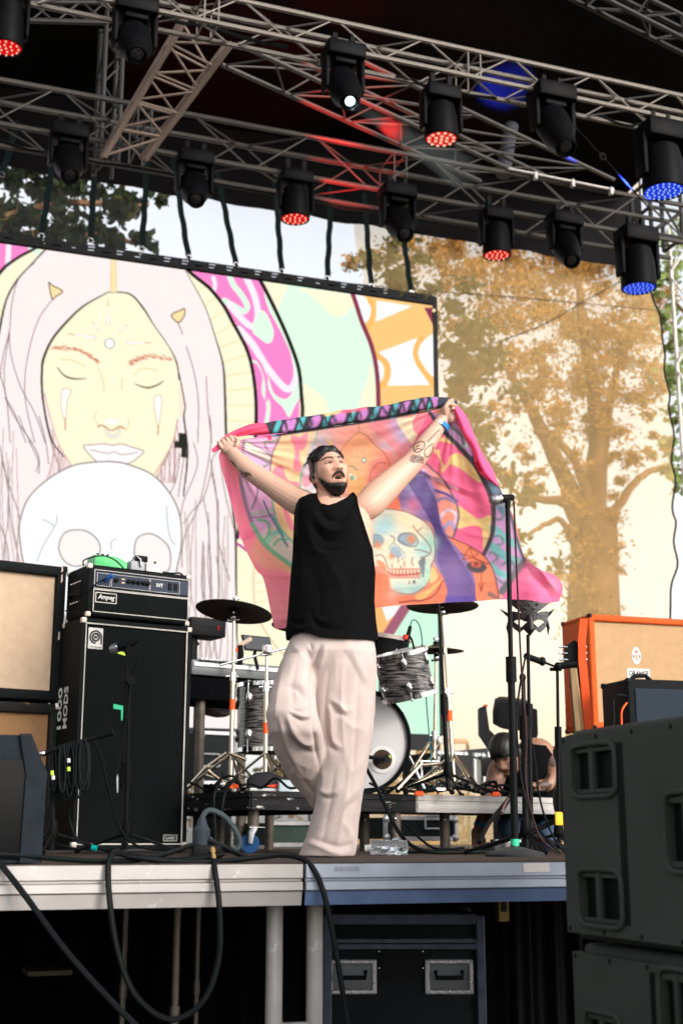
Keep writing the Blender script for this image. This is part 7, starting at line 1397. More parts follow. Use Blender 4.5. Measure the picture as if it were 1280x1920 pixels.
set_print(me, np.clip(col, 0, 1)); set_co(me, co-np.array(base_m)); me.materials.append(vcol_mat('skin', 0.5, bump=0.12, bscale=260, spec=0.4, sss=0.08)); me.polygons.foreach_set('use_smooth', [True]*len(me.polygons))
put('body', me, man)
# hair and beard as shells with strands
M_hair = mat('dark_hair', (0.006, 0.0055, 0.0055), 0.45, 0, 0.4, 60, 0.12, 260, spec=0.35)
def strands(P, seed, amp):
    a = np.arctan2(P[..., 0], P[..., 2]+0.02); return amp*(vnoise(a*26, P[..., 1]*10, seed, 3)+0.6*vnoise(a*70, P[..., 1]*14, seed+1, 2))
hmk = hair_mask(HG); top = np.clip((HG[..., 2]-0.02)/0.07, 0, 1); fro = np.clip(HG[..., 1]/0.08, 0, 1)
thick = 0.004+0.018*top*(0.6+0.8*fro)+strands(HG, 3, 0.0045)*top
PHr = shell(HG, HN, hmk, np.maximum(thick, 0.0065)); PHr[..., 1] -= 0.010*hmk*top
part(man, 'hair', shell_mb(PHr, hmk, lambda q: hf_world(hfm, q)), M_hair, True, 0)
tf = MB(); r_h = np.random.default_rng(2)
for k in range(170):
    a0 = r_h.uniform(-0.055, 0.055); b0 = r_h.uniform(-0.04, 0.05); zz_ = 0.116*math.sqrt(max(0.05, 1-(a0/.074)**2-(b0/.1)**2))+0.012; q = [np.array([a0, b0, zz_]), np.array([a0*1.1+r_h.normal(0, .004), b0-0.02, zz_+0.010]), np.array([a0*1.25+r_h.normal(0, .008), b0-0.05, zz_+0.002+r_h.normal(0, .006)])]
    tf.tube([hf_world(hfm, v) for v in smooth_line(np.array(q), 4)], list(np.linspace(0.0035, 0.0006, 9)), 5)
FT = HG[(HG[..., 1] > 0.02) & (hmk > 0.35) & (hmk < 0.9)].reshape(-1, 3)
for k in range(150):
    b0 = FT[r_h.integers(0, len(FT))]+r_h.normal(0, .002, 3); up_d = np.array([b0[0]*0.25+r_h.normal(0, .004), -0.006, 0.017+r_h.uniform(-.004, .006)]); q = [b0, b0*1.01+up_d*0.6+np.array([0, .004, 0]), b0+up_d*1.1+np.array([0, -.012, 0]), b0+up_d*1.2+np.array([r_h.normal(0, .004), -.032, -.001])]
    tf.tube([hf_world(hfm, v) for v in smooth_line(np.array(q), 3)], list(np.linspace(0.0026, 0.0007, 10)), 5)
for k in range(60):
    a0 = r_h.uniform(-0.05, 0.05); b0 = r_h.uniform(-0.05, 0.03); zz_ = 0.116*math.sqrt(max(0.05, 1-(a0/.074)**2-(b0/.1)**2))+0.014; q = [np.array([a0, b0, zz_]), np.array([a0*1.05, b0-.012, zz_+.010+r_h.uniform(0, .006)]), np.array([a0*1.15+r_h.normal(0, .006), b0-.03, zz_+.006])]
    tf.tube([hf_world(hfm, v) for v in smooth_line(np.array(q), 3)], list(np.linspace(0.0026, 0.0006, 7)), 5)
o = part(man, 'hair_tufts', tf, M_hair, True, 0); o['kind'] = 'stuff'
bmk = np.clip((beard_mask(HG)-0.35)/0.65, 0, 1)*(np.abs(HG[..., 0]) < .068); part(man, 'beard', shell_mb(shell(HG, HN, bmk, 0.003+0.009*np.clip(1-np.abs(HG[..., 0])/.06, 0, 1)+strands(HG, 8, 0.0025)), bmk, lambda q: hf_world(hfm, q)), M_hair, True, 0)
FRT = HG[HG[..., 1] > 0.03].reshape(-1, 3)
def onf(x, z, d=0.0): i_ = np.argmin((FRT[:, 0]-x)**2+(FRT[:, 2]-z)**2); return np.array([x, FRT[i_, 1]+d, z])
def face_tube(name, pts, rs, d, m_, hf=None, who=None):
    hf = hfm if hf is None else hf; p = smooth_line(np.array([onf(a, b2, d) for a, b2 in pts]), 5); rr = np.interp(np.linspace(0, 1, len(p)), np.linspace(0, 1, len(rs)), rs); part(who or man, name, MB().tube([hf_world(hf, q) for q in p], list(rr), 8), m_, True, 0)
M_lash = mat('lash_dark', (0.018, 0.010, 0.008), 0.6); M_eye = mat('eye_wet', (0.30, 0.25, 0.23), 0.2, 0, 0.05)
for s_ in (-1, 1):
    face_tube('eyebrow', [(s_*.012, .0355), (s_*.026, .041), (s_*.040, .0415), (s_*.052, .036)], [.0018, .0026, .0022, .0008], -.0008, M_hair)
    part(man, 'eye', MB().ell(hf_world(hfm, onf(s_*.0315, .0165, -.0030)), (.0130, .0048, .0038), Matrix(np.array([hfm[0][0], hfm[0][1], hfm[0][2]]).T.tolist()), 14, 10), M_eye)
    part(man, 'iris', MB().ell(hf_world(hfm, onf(s_*.0315+.003, .0165, .0016)), (.0038, .0016, .0034), Matrix(np.array([hfm[0][0], hfm[0][1], hfm[0][2]]).T.tolist()), 12, 8), M_lash)
    face_tube('eyelid', [(s_*.0165, .0155), (s_*.024, .0188), (s_*.034, .0194), (s_*.047, .0162)], [.0012, .0024, .0026, .0012], .0012, M_lash)
    face_tube('lower_lid', [(s_*.018, .0142), (s_*.031, .0130), (s_*.046, .0150)], [.0008, .0013, .0009], .0012, mat('lid_skin', (0.30, 0.15, 0.11), 0.5))
    part(man, 'nostril', MB().ell(hf_world(hfm, onf(s_*.0085, -.0265, .001)), (.0042, .003, .0024), None, 8, 6), M_lash)
ms = MB()
for s_ in (-1, 1): ms.tube([hf_world(hfm, q) for q in smooth_line(np.array([*[tuple(onf(s_*a, b2, -.001)) for a, b2 in ((.002, -.037), (.012, -.0385), (.021, -.043), (.028, -.052), (.031, -.064))]]), 4)], list(np.concatenate([np.linspace(.0022, .0034, 8)+r_h.normal(0, .0004, 8), np.linspace(.0034, .0016, 9)+r_h.normal(0, .0004, 9)])), 8)
part(man, 'moustache', ms, M_hair, True, 0)
part(man, 'earpiece', MB().ell(hf_world(hfm, (-.083, .006, -.014)), (.007, .007, .009), None, 10, 8).tube([hf_world(hfm, q) for q in [(-.083, .004, -.02), (-.080, -.002, -.05), (-.07, -.02, -.085)]], 0.002, 6), mat('earpiece_black', (0.02, 0.02, 0.02), 0.25))
# wristband
aw = (Pm(833, 784, .20)-Pm(817, 810, .18)).normalized(); wc_ = Pm(827, 799, .19)
bw = part(man, 'wristband', MB().lathe([(0.0345, -0.011), (0.0355, 0.011), (0.0365, 0.011), (0.0357, -0.011)], wc_, aw, 36, False), mat('band_blue', (0.02, 0.20, 0.50), 0.45))
x, y, _ = basis(aw); m = MB(); am = math.atan2((-FH*0.6-RT*0.55).dot(y), (-FH*0.6-RT*0.55).dot(x)); m.rings([[wc_+aw*h+(x*math.cos(a)+y*math.sin(a))*rr for h, rr in ((-.0108, .0362), (.0108, .0372), (.0108, .0366), (-.0108, .0358))] for a in np.linspace(am-.75, am+.55, 14)]); part(man, 'wristband_label', m, M_white)
# ------------------------------------------------------------------ sleeveless top
def wrinkle(px, py, lines):
    d = np.zeros(px.shape)
    for pts, wd, amp in lines:
        p = smooth_line(np.array(pts, float), 4); n_ = len(p)
        m_ = (px > p[:, 0].min()-3*wd) & (px < p[:, 0].max()+3*wd) & (py > p[:, 1].min()-3*wd) & (py < p[:, 1].max()+3*wd)
        if not m_.any(): continue
        X, Y = px[m_], py[m_]; best = np.full(X.shape, 1e9); tb = np.zeros(X.shape)
        for i in range(n_-1):
            a = p[i]; e = p[i+1]-a; t = np.clip(((X-a[0])*e[0]+(Y-a[1])*e[1])/max((e*e).sum(), 1e-9), 0, 1); q = np.hypot(X-a[0]-t*e[0], Y-a[1]-t*e[1]); k = q < best; best = np.where(k, q, best); tb = np.where(k, (i+t)/(n_-1), tb)
        d[m_] += amp*np.exp(-(best/wd)**1.5)*np.sin(np.pi*np.clip(tb*0.94+0.03, 0, 1))**0.7
    return d
yh = [931, 937, 953, 969, 1004, 1022, 1035, 1075, 1128, 1165, 1187, 1206]
Lx = [569, 564, 556, 553, 552, 551, 550, 546, 542, 539, 536, 538]; Rx = [666, 669, 671, 675, 686, 692, 698, 703, 701, 704, 707, 709]
nxs, nys = 150, 190
def ytop(x): return np.interp(x, [553, 563, 571, 590, 597, 606, 618, 632, 648, 660, 667, 672], [952, 937, 931, 930, 944, 956, 960, 955, 944, 930, 925, 930])
def yhem(x): return np.interp(x, [536, 545, 566, 583, 600, 646, 699, 709], [1200, 1197, 1190, 1196, 1203, 1206, 1204, 1203])
def bulge(s): return np.sqrt(np.maximum(0, 1-(2*s-1)**2*0.985))
def sheet(front):
    v = np.linspace(0, 1, nys)[:, None]; s = np.linspace(0, 1, nxs)[None, :]
    s = 0.5-0.5*np.cos(np.pi*s)*(0.75)-(0.5-s)*0.25 if True else s
    xt = 560+(672-560)*s; y0 = ytop(xt) if front else np.interp(xt, [553, 571, 600, 622, 650, 668, 672], [948, 931, 934, 938, 934, 926, 930]); y1 = yhem(538+(709-538)*s)
    y = y0+(y1-y0)*v
    if front: xl = np.interp(y, yh, Lx); xr2 = np.interp(y, yh, Rx)
    else: xl = np.interp(y, yh, [569, 564, 560, 560, 560, 558, 552, 546, 542, 539, 536, 538]); xr2 = np.interp(y, yh, [666, 668, 668, 668, 672, 684, 698, 703, 701, 704, 707, 709])
    x = xl+(xr2-xl)*s
    up = np.clip((1050-y)/40, 0, 1); dep = np.interp(y, [925, 945, 965, 1000, 1060, 1206], [0.035, 0.108, 0.130, 0.145, 0.142, 0.150])*(bulge(s)*(1-up)+up*np.maximum(bulge(s)**0.7, 0.62))
    return x, y, (-dep if front else dep*0.95)
fold_shirt = [([(597, 965), (612, 985), (632, 990), (650, 975), (662, 950)], 7, -.010), ([(590, 975), (608, 1003), (636, 1008), (660, 985), (668, 960)], 7, .009), ([(585, 990), (605, 1022), (630, 1028), (655, 1012)], 7, -.008), ([(575, 990), (590, 1040), (612, 1052)], 8, .006), ([(600, 1040), (630, 1046), (662, 1030)], 6, -.005),
              ([(690, 1045), (672, 1090), (655, 1180)], 10, .008), ([(697, 1060), (690, 1130), (694, 1195)], 8, -.012), ([(560, 1010), (566, 1080), (556, 1160)], 10, .006), ([(545, 1165), (560, 1178), (572, 1172)], 5, -.010), ([(548, 1178), (566, 1186), (590, 1178)], 5, .010), ([(580, 1150), (600, 1185), (640, 1190)], 7, -.007), ([(590, 1168), (615, 1176), (640, 1160)], 6, .006), ([(610, 1060), (640, 1110), (648, 1180)], 12, .006), ([(580, 1070), (600, 1120), (598, 1170)], 11, -.005), ([(700, 1090), (707, 1150), (712, 1200)], 5, .010), ([(660, 1070), (630, 1100), (585, 1110)], 9, .004)]
PTS = []
for fr_ in (True, False):
    x, y, dep = sheet(fr_); dd = wrinkle(x, y, fold_shirt)*1.5+0.0035*vnoise(x/22, y/30, 6, 3) if fr_ else 0.004*vnoise(x/22, y/40, 7, 3)
    B0 = np.array([[Pm(float(a), float(b2), 0.0) for a, b2 in zip(r1, r2)] for r1, r2 in zip(x, y)]); PTS.append(B0+np.array(FH)*(dep-(dd if fr_ else -dd))[..., None])
Pf, Pb = PTS; k0 = int(nys*0.36)
m = MB(); nf = nxs*nys
for P in (Pf, Pb): m.v += [Vector(p) for p in P.reshape(-1, 3)]
for b_ in (0, 1):
    for i in range(nys-1):
        for j in range(nxs-1):
            a = b_*nf+i*nxs+j; m.f.append((a, a+1, a+nxs+1, a+nxs) if b_ == 0 else (a+nxs, a+nxs+1, a+1, a))
for i in range(nys-1):          # side seams under the armholes
    for j in ((0, nxs-1)):
        if i >= (k0 if j else int(nys*0.10)): a = i*nxs+j; m.f.append((a, a+nxs, nf+a+nxs, nf+a))
for j in range(nxs-1):          # shoulder straps
    xt = 560+(672-560)*j/(nxs-1)
    if xt < 592 or xt > 655: m.f.append((j, j+1, nf+j+1, nf+j))
M_shirt = mat('black_jersey', (0.0034, 0.0036, 0.0038), 0.85, 0, 0.15, 40, 0.25, 700, spec=0.04)
so = part(man, 'sleeveless_top', m, M_shirt, True, 0); sm = so.modifiers.new('thickness', 'SOLIDIFY'); sm.thickness = 0.003; sm.offset = 0
# ------------------------------------------------------------------ trousers
mb = MB()
def rowring(y, L_, R_, dh, dp, n=44, e=0.9): 
    c_ = Pm((L_+R_)/2, y, dh); hw = (R_-L_)/2*S; return [c_+RT*(hw*abs(math.cos(a))**e*math.copysign(1, math.cos(a)))+FH*(dp*abs(math.sin(a))**e*math.copysign(1, math.sin(a))) for a in np.linspace(0, 2*math.pi, n, endpoint=False)]
mb.rings([rowring(y, a, b2, dh, dp) for y, a, b2, dh, dp in [(1190, 545, 699, 0, .118), (1206, 542, 700, 0, .125), (1225, 533, 703, -.01, .130), (1250, 527, 705, -.01, .112), (1275, 536, 703, 0, .09), (1292, 560, 700, 0, .06)]])
y1_ = [1232, 1241, 1275, 1307, 1339, 1375, 1415, 1449, 1476, 1500, 1516]; l1 = [533, 526, 517, 506, 500, 504, 517, 534, 552, 576, 586]; r1 = [592, 592, 590, 588, 592, 602, 606, 606, 606, 600, 596]; d1 = [-.02, -.03, -.07, -.12, -.155, -.15, -.07, .0, .06, .11, .13]; p1_ = [.11, .115, .12, .125, .13, .12, .10, .09, .08, .065, .05]
ys_ = np.linspace(1232, 1516, 44); mb.rings([rowring(y, np.interp(y, y1_, l1), np.interp(y, y1_, r1), np.interp(y, y1_, d1), np.interp(y, y1_, p1_)) for y in ys_])
y2_ = [1225, 1253, 1282, 1331, 1393, 1441, 1503, 1539, 1576, 1606]; l2 = [592, 588, 581, 579, 587, 596, 594, 584, 573, 561]; r2 = [703, 706, 705, 701, 694, 687, 677, 671, 667, 662]; p2_ = [.125, .125, .122, .118, .112, .11, .115, .12, .13, .14]
ys_ = np.linspace(1225, 1605, 56); mb.rings([rowring(y, np.interp(y, y2_, l2), np.interp(y, y2_, r2), 0.0+0.02*(y > 1500)*(y-1500)/100, np.interp(y, y2_, p2_)) for y in ys_])
me = remesh(mb, 0.0048, 'trousers'); relax(me, 9, 0.5)
co = get_co(me); no = get_no(me); px_, py_ = proj(co); fw_ = np.clip(-(no @ np.array(FH))*1.3+0.25, 0, 1)
folds = [([(600, 1212), (592, 1235), (587, 1262), (585, 1300), (588, 1340), (592, 1400), (600, 1440)], 4.5, -.024), ([(572, 1212), (580, 1232), (586, 1250)], 5, -.010), ([(550, 1210), (565, 1228), (576, 1250)], 7, .008), ([(545, 1281), (560, 1284), (570, 1295), (577, 1312)], 6, .013), ([(540, 1288), (556, 1292), (566, 1303), (573, 1318)], 5, -.010),
         ([(575, 1330), (563, 1334), (548, 1330)], 4, -.012), ([(578, 1350), (566, 1352), (553, 1345), (540, 1338)], 5, -.013), ([(580, 1343), (565, 1343), (550, 1338)], 5, .012), ([(537, 1340), (550, 1372), (570, 1392), (588, 1396)], 7, .018), ([(533, 1350), (546, 1386), (568, 1408), (590, 1412)], 7, -.016), ([(523, 1345), (534, 1390), (552, 1428), (566, 1455)], 5, .010), ([(518, 1352), (528, 1395), (546, 1432)], 5, -.009), ([(545, 1400), (560, 1430), (580, 1440)], 9, .008), ([(560, 1448), (580, 1478), (592, 1490)], 6, -.007), ([(545, 1440), (560, 1456), (585, 1462)], 7, .006),
         ([(622, 1312), (636, 1322), (648, 1334), (658, 1325)], 6, .015), ([(617, 1318), (632, 1334), (646, 1344)], 6, -.014), ([(618, 1320), (621, 1350), (624, 1388), (640, 1402)], 6, .013), ([(610, 1330), (612, 1370), (618, 1398), (634, 1410)], 6, -.012), ([(640, 1340), (655, 1360), (680, 1368)], 8, .007), ([(600, 1480), (612, 1488), (628, 1484), (640, 1470)], 6, .012), ([(598, 1490), (614, 1497), (632, 1492)], 5, -.010), ([(595, 1555), (620, 1530), (648, 1500), (675, 1476)], 8, .012), ([(600, 1566), (626, 1542), (655, 1512), (672, 1498)], 7, -.010), ([(575, 1580), (596, 1586), (622, 1598), (640, 1600)], 7, .016), ([(585, 1572), (612, 1582), (640, 1588), (660, 1580)], 6, -.012), ([(640, 1540), (655, 1560), (660, 1590)], 7, .009),
         ([(660, 1215), (672, 1250), (690, 1280)], 9, .006), ([(640, 1215), (660, 1245), (688, 1300)], 8, -.006), ([(625, 1222), (630, 1250), (628, 1300)], 8, .005), ([(690, 1300), (684, 1370), (676, 1440)], 7, .007), ([(660, 1390), (650, 1450), (655, 1500)], 10, -.006), ([(600, 1420), (606, 1460), (600, 1500)], 6, .008), ([(610, 1208), (606, 1230), (598, 1252)], 5, .008), ([(580, 1205), (584, 1220)], 4, -.010), ([(642, 1235), (640, 1330), (648, 1430)], 6, .007), ([(674, 1255), (668, 1350), (662, 1450)], 6, -.007), ([(616, 1255), (608, 1340), (613, 1425)], 5, -.006), ([(655, 1420), (648, 1500), (630, 1592)], 6, .008), ([(626, 1440), (616, 1520), (600, 1592)], 6, -.007), ([(690, 1220), (697, 1290), (690, 1380)], 5, .006), ([(530, 1260), (520, 1310), (515, 1350)], 6, .007), ([(556, 1240), (548, 1290), (552, 1325)], 6, -.006), ([(655, 1450), (668, 1440), (680, 1420)], 7, .007)]
dd = wrinkle(px_, py_, [(a, w_*0.95, b2) for a, w_, b2 in folds])*0.85*fw_+0.0045*vnoise(px_/26+py_/60, py_/46, 9, 3)+0.0016*vnoise(px_/9+py_/16, py_/15, 10, 3); co = co+no*dd[:, None]; co[:, 2] = np.maximum(co[:, 2], 0.003)
set_co(me, co-np.array(base_m)); me.materials.append(mat('pale_linen', (0.465, 0.38, 0.35), 0.85, 0, 0.05, 6, 0.3, 600, spec=0.15)); me.polygons.foreach_set('use_smooth', [True]*len(me.polygons)); put('trousers', me, man)
for nm, p in (('shoe', ground(620, 1606, HM+0.05)),):
    part(man, nm, MB().rings([[p+RT*(w_*math.cos(a))-FH*x+ZU*(0.004+h*max(0, math.sin(a))) for a in np.linspace(0, 2*math.pi, 14, endpoint=False)] for x, w_, h in ((-0.11, .03, .05), (-0.05, .038, .07), (0.03, .042, .06), (0.09, .036, .04), (0.115, .015, .02))]), M_black)
# ================================================================== PRINTED CLOTH
f = Canvas(385, 735, 1075, 1200, (250, 160, 140)); SAL = (252, 168, 138)
def c7(*p): return np.array([(660+a/3.048, 730+b/3.048) for a, b in p], float)
def c6(*p): return np.array([(380+a/3.765, 730+b/3.765) for a, b in p], float)
def c8(*p): return np.array([(680+a/6.4, 920+b/6.4) for a, b in p], float)
LIL = (226, 178, 214); GRYV = (150, 128, 152); TEAL = (126, 196, 196); PNK = (250, 110, 152); YEL = (240, 208, 140)
f.fill(L((385, 735), (700, 735), (700, 1200), (385, 1200)), (248, 176, 150))
# left border and rings
f.fill(L((385, 820), (470, 820), (480, 880), (470, 980), (520, 1060), (560, 1090), (560, 1200), (385, 1200)), (255, 138, 160)); f.fill(c6((420, 1010), (560, 1130), (640, 1260), (420, 1260), (330, 1130)), (250, 170, 145), 3, 6, .8); f.glow((430, 930), 26, (255, 120, 165), .8); f.glow((470, 1005), 16, (252, 120, 150), .7); f.glow((520, 1140), 34, (255, 158, 170), .8)
ring1 = c6((290, 350), (280, 480), (270, 640), (300, 800), (350, 950), (420, 1070), (500, 1150), (640, 1255)); ring2 = c6((565, 310), (500, 450), (483, 560), (490, 640), (500, 800), (545, 960), (660, 1090), (760, 1160))
band = np.concatenate([sc_(ring1, 5), sc_(ring2, 5)[::-1]]); f.fill(band, LIL); f.fill(c6((410, 1040), (500, 960), (640, 1100), (640, 1240), (520, 1150)), (222, 206, 196), 3, 3)
for a, b2 in [((300, 370), (490, 480)), ((285, 385), (480, 515))]: f.line(c6(a, b2), (222, 218, 205), 10, 0)
for p, cl_, wd in [(c6((300, 360), (400, 410), (485, 470)), GRYV, 3), (c6((290, 440), (400, 490), (480, 530)), GRYV, 4), (c6((330, 560), (345, 600), (350, 640)), (150, 185, 160), 4), (c6((480, 525), (430, 550), (420, 610)), (130, 150, 150), 4), (c6((440, 400), (440, 370), (490, 370), (540, 340)), (140, 165, 140), 4), (c6((440, 400), (470, 440), (500, 440)), GRYV, 4), (c6((380, 670), (385, 740), (350, 840)), GRYV, 4), (c6((340, 880), (420, 870), (500, 850)), (190, 192, 190), 9), (c6((340, 905), (430, 900), (500, 880)), GRYV, 3), (c6((390, 920), (460, 940), (470, 1010), (430, 1080)), (120, 190, 145), 5), (c6((450, 1090), (500, 1020), (560, 1000)), (150, 215, 185), 9), (c6((500, 1100), (540, 1060), (600, 1060)), (120, 190, 150), 4), (c6((430, 790), (470, 880), (530, 980), (600, 1110)), (60, 90, 110), 2.5), (c6((490, 900), (540, 980), (580, 1080)), (90, 150, 160), 5)]: f.line(p, cl_, wd, 5)
f.line(ring1[:5], GRYV, 7, 5); f.line(ring1[4:], (124, 186, 146), 8, 5); f.line(ring2[:4], (140, 118, 130), 6, 5); f.line(ring2[3:], (120, 186, 150), 7, 5)
f.fill(np.concatenate([sc_(ring2, 5), c6((820, 1160), (780, 800), (740, 700), (700, 560), (760, 420), (810, 290))]), (246, 205, 156))
for p in [c6((620, 330), (650, 440), (640, 560), (700, 580), (680, 460), (690, 350)), c6((500, 560), (560, 540), (600, 640), (690, 660), (690, 720), (560, 690), (500, 640)), c6((740, 310), (730, 400), (690, 430), (680, 350)), c6((790, 480), (720, 520), (690, 600), (720, 640), (800, 560)), c6((560, 800), (620, 900), (650, 1000), (600, 960))]: f.fill(p, (248, 140, 160), 4)
f.line(c6((810, 290), (790, 400), (715, 540), (690, 640), (700, 740), (740, 820)), (130, 180, 160), 4, 5); f.fill(c6((760, 400), (720, 540), (705, 650), (720, 740), (800, 770), (800, 400)), (200, 196, 210), 3, 3, .9); f.fill(c6((700, 640), (760, 600), (770, 660), (720, 690)), (246, 150, 170), 3); f.line(c6((700, 690), (740, 730), (800, 720)), (235, 232, 226), 4, 4)
# middle: salmon ground with face
f.fill(c6((810, 290), (1300, 190), (1300, 780), (800, 780)), (246, 168, 152)); f.glow((607, 826), 22, (190, 190, 210), .8); f.glow((745, 800), 22, (190, 175, 222), .9); f.glow((725, 840), 20, (200, 190, 225), .7); f.glow((640, 800), 26, (244, 158, 150), .8)
f.fill(c6((875, 340), (920, 380), (895, 405)), (250, 195, 130), 0)
face2 = c6((1100, 300), (1160, 330), (1210, 390), (1280, 450), (1330, 560), (1320, 780), (1060, 780), (1000, 640), (975, 430), (1040, 350)); f.fill(face2, (252, 172, 132), 4); f.fill(c6((1180, 520), (1330, 440), (1330, 780), (1190, 780)), (250, 146, 136), 3, 5, .85); f.fill(c6((1060, 600), (1130, 620), (1120, 780), (1040, 780)), (250, 186, 120), 3, 5, .8); f.line(face2[:5], (190, 110, 90), 1.8, 4); f.line(c6((1100, 300), (1040, 350), (975, 430)), (200, 130, 100), 1.8, 4)
f.line(c6((1100, 180), (1100, 300)), (200, 130, 100), 1.6, 0); f.oval((682, 863), (4.6, 5.6), (110, 150, 130)); f.oval((682, 863), (2.8, 3.8), (225, 225, 215))
for a, b2 in [((1100, 400), (1110, 460)), ((1060, 420), (1080, 450)), ((1050, 500), (1110, 500)), ((1160, 500), (1240, 480)), ((1165, 430), (1150, 460))]: f.line(c6(a, b2), (228, 195, 140), 2.4, 0)
f.line(c6((1030, 540), (1060, 545), (1090, 570)), (150, 150, 110), 4, 3); f.fill(c6((1030, 600), (1060, 600), (1090, 630), (1050, 640)), (225, 220, 195), 3); f.oval((660, 896), (3.4, 4), (110, 170, 155)); f.line(c6((1190, 560), (1240, 520), (1290, 520)), (205, 110, 95), 2.4, 4); f.line(c6((1230, 620), (1260, 595), (1300, 590)), (200, 110, 100), 2, 4); f.oval((716, 891), (6, 3.6), (245, 215, 200)); f.line(c6((1190, 700), (1180, 600), (1230, 540)), (205, 110, 95), 1.6, 4)
# right side
f.fill(c7((80, 190), (250, 170), (330, 300), (420, 420), (480, 520), (480, 720), (200, 700), (270, 460), (240, 340)), (246, 150, 160), 3); f.glow((755, 815), 18, (184, 184, 228), .9); f.glow((742, 795), 15, (190, 170, 222), .8); f.fill(c7((250, 170), (340, 160), (420, 100), (460, 180), (420, 300), (350, 310), (330, 300)), (242, 228, 196), 3); f.fill(c7((350, 170), (430, 90), (480, 150), (440, 250), (360, 250)), (252, 140, 160), 3)
arc1 = c7((340, 330), (400, 400), (460, 460), (520, 515), (580, 620), (606, 700), (600, 770), (575, 850)); arc2 = c7((440, 130), (520, 235), (620, 340), (700, 430), (760, 540), (800, 640), (806, 740), (795, 840), (750, 945))
f.fill(np.concatenate([sc_(arc1, 5), sc_(arc2, 5)[::-1]]), (250, 108, 152))
for p, cl_ in [(c7((420, 300), (500, 270), (590, 300), (640, 380), (700, 440), (740, 530), (690, 510), (640, 470), (560, 430), (510, 480), (500, 400), (450, 340)), YEL), (c7((600, 670), (660, 700), (720, 740), (790, 720), (800, 800), (750, 940), (740, 800), (680, 780), (600, 790)), YEL), (c7((500, 350), (560, 330), (600, 360), (560, 380), (530, 440)), PNK), (c7((440, 310), (520, 300), (600, 330), (650, 390), (560, 340), (470, 345)), PNK)]: f.fill(p, cl_, 4)
f.line(c7((380, 440), (450, 500), (540, 540), (600, 570)), (246, 190, 214), 6, 4); f.line(c7((330, 480), (430, 560), (540, 600), (600, 640)), (90, 80, 160), 5, 4); f.line(c7((480, 640), (530, 620), (590, 650)), (140, 130, 190), 5, 4); f.line(c7((500, 740), (540, 690), (590, 710), (590, 760)), (226, 206, 232), 5, 4); f.line(c7((520, 800), (560, 760), (585, 800)), (170, 160, 210), 7, 4)
f.line(arc1, (120, 96, 110), 4, 5); 
outer = np.concatenate([sc_(arc2, 5), c7((845, 1165), (985, 985), (930, 790), (870, 620), (760, 470), (600, 170))]); f.fill(outer, (206, 158, 208)); f.fill(c7((760, 520), (850, 580), (890, 700), (860, 720), (800, 640)), (70, 120, 140), 3, 3, .8)
for p, cl_, wd in [(c7((560, 210), (620, 260), (640, 320)), (110, 130, 130), 6), (c7((630, 340), (670, 310), (700, 350)), (180, 200, 196), 7), (c7((680, 400), (720, 380), (740, 420)), (90, 80, 110), 8), (c7((740, 500), (790, 480), (820, 530)), (70, 110, 130), 8), (c7((800, 690), (850, 660), (880, 690), (850, 740), (810, 740)), (130, 140, 150), 5), (c7((805, 790), (870, 850), (940, 890)), TEAL, 14), (c7((810, 840), (850, 840), (860, 880), (820, 890)), (120, 140, 150), 4), (c7((790, 890), (880, 960), (960, 990)), TEAL, 15), (c7((780, 940), (800, 930), (830, 960), (800, 990)), (120, 140, 150), 4), (c7((860, 1000), (900, 980), (930, 1020), (890, 1060)), (120, 140, 150), 5), (c7((790, 1010), (860, 1060), (930, 1080)), TEAL, 13), (c7((800, 1060), (850, 1100), (870, 1110)), (120, 140, 150), 4)]: f.line(p, cl_, wd, 4)
f.line(arc2, (70, 66, 76), [6, 8, 8, 9, 9, 9, 8, 8, 7], 5); f.fill(c7((845, 1165), (985, 985), (1000, 1000), (860, 1180)), (110, 110, 120)); f.line(c7((838, 1165), (982, 975)), (104, 106, 116), 8, 0); f.line(c7((760, 430), (850, 590), (905, 720), (940, 860), (985, 985)), (96, 96, 116), 5, 4)
f.fill(c7((860, 1180), (1000, 990), (960, 900), (1000, 940), (1100, 1020), (1260, 1130), (1260, 1250), (830, 1250)), (252, 112, 160)); f.glow((990, 1075), 20, (255, 148, 186), .8); f.glow((1035, 1100), 16, (252, 150, 176), .7)
# hair, skull, corner eye
f.fill(c7((130, 560), (300, 560), (300, 720), (140, 730)), (248, 124, 92), 3, 3)
hp = c7((285, 480), (420, 470), (470, 580), (490, 700), (545, 840), (640, 950), (700, 1080), (715, 1225), (520, 1230), (505, 1080), (470, 980), (470, 850), (440, 760), (280, 690)); f.fill(hp, (136, 112, 172), 3, 2); f.glow((770, 905), 20, (170, 180, 220), .9); f.glow((800, 930), 16, (160, 170, 214), .8); f.glow((775, 948), 14, (226, 110, 140), .7); f.glow((850, 1060), 22, (182, 150, 196), .8); f.fill(c7((520, 1180), (715, 1180), (718, 1240), (520, 1240)), (112, 92, 186), 0, 3)
for k in range(13): u_ = k/12; f.line(c7((300+u_*110, 500), (390+u_*90, 650), (470+u_*40, 800), (490+u_*110, 950), (515+u_*160, 1080), (525+u_*180, 1225)), (76, 62, 124), 1.7, 5, al=.85)
skl = c8((250, 218), (400, 230), (560, 270), (700, 345), (800, 425), (850, 540), (865, 700), (855, 820), (820, 900), (805, 1050), (750, 1150), (600, 1237), (450, 1230), (330, 1180), (300, 1080), (295, 960), (200, 900), (100, 880), (60, 500), (140, 330)); f.fill(skl, (226, 222, 200), 4)
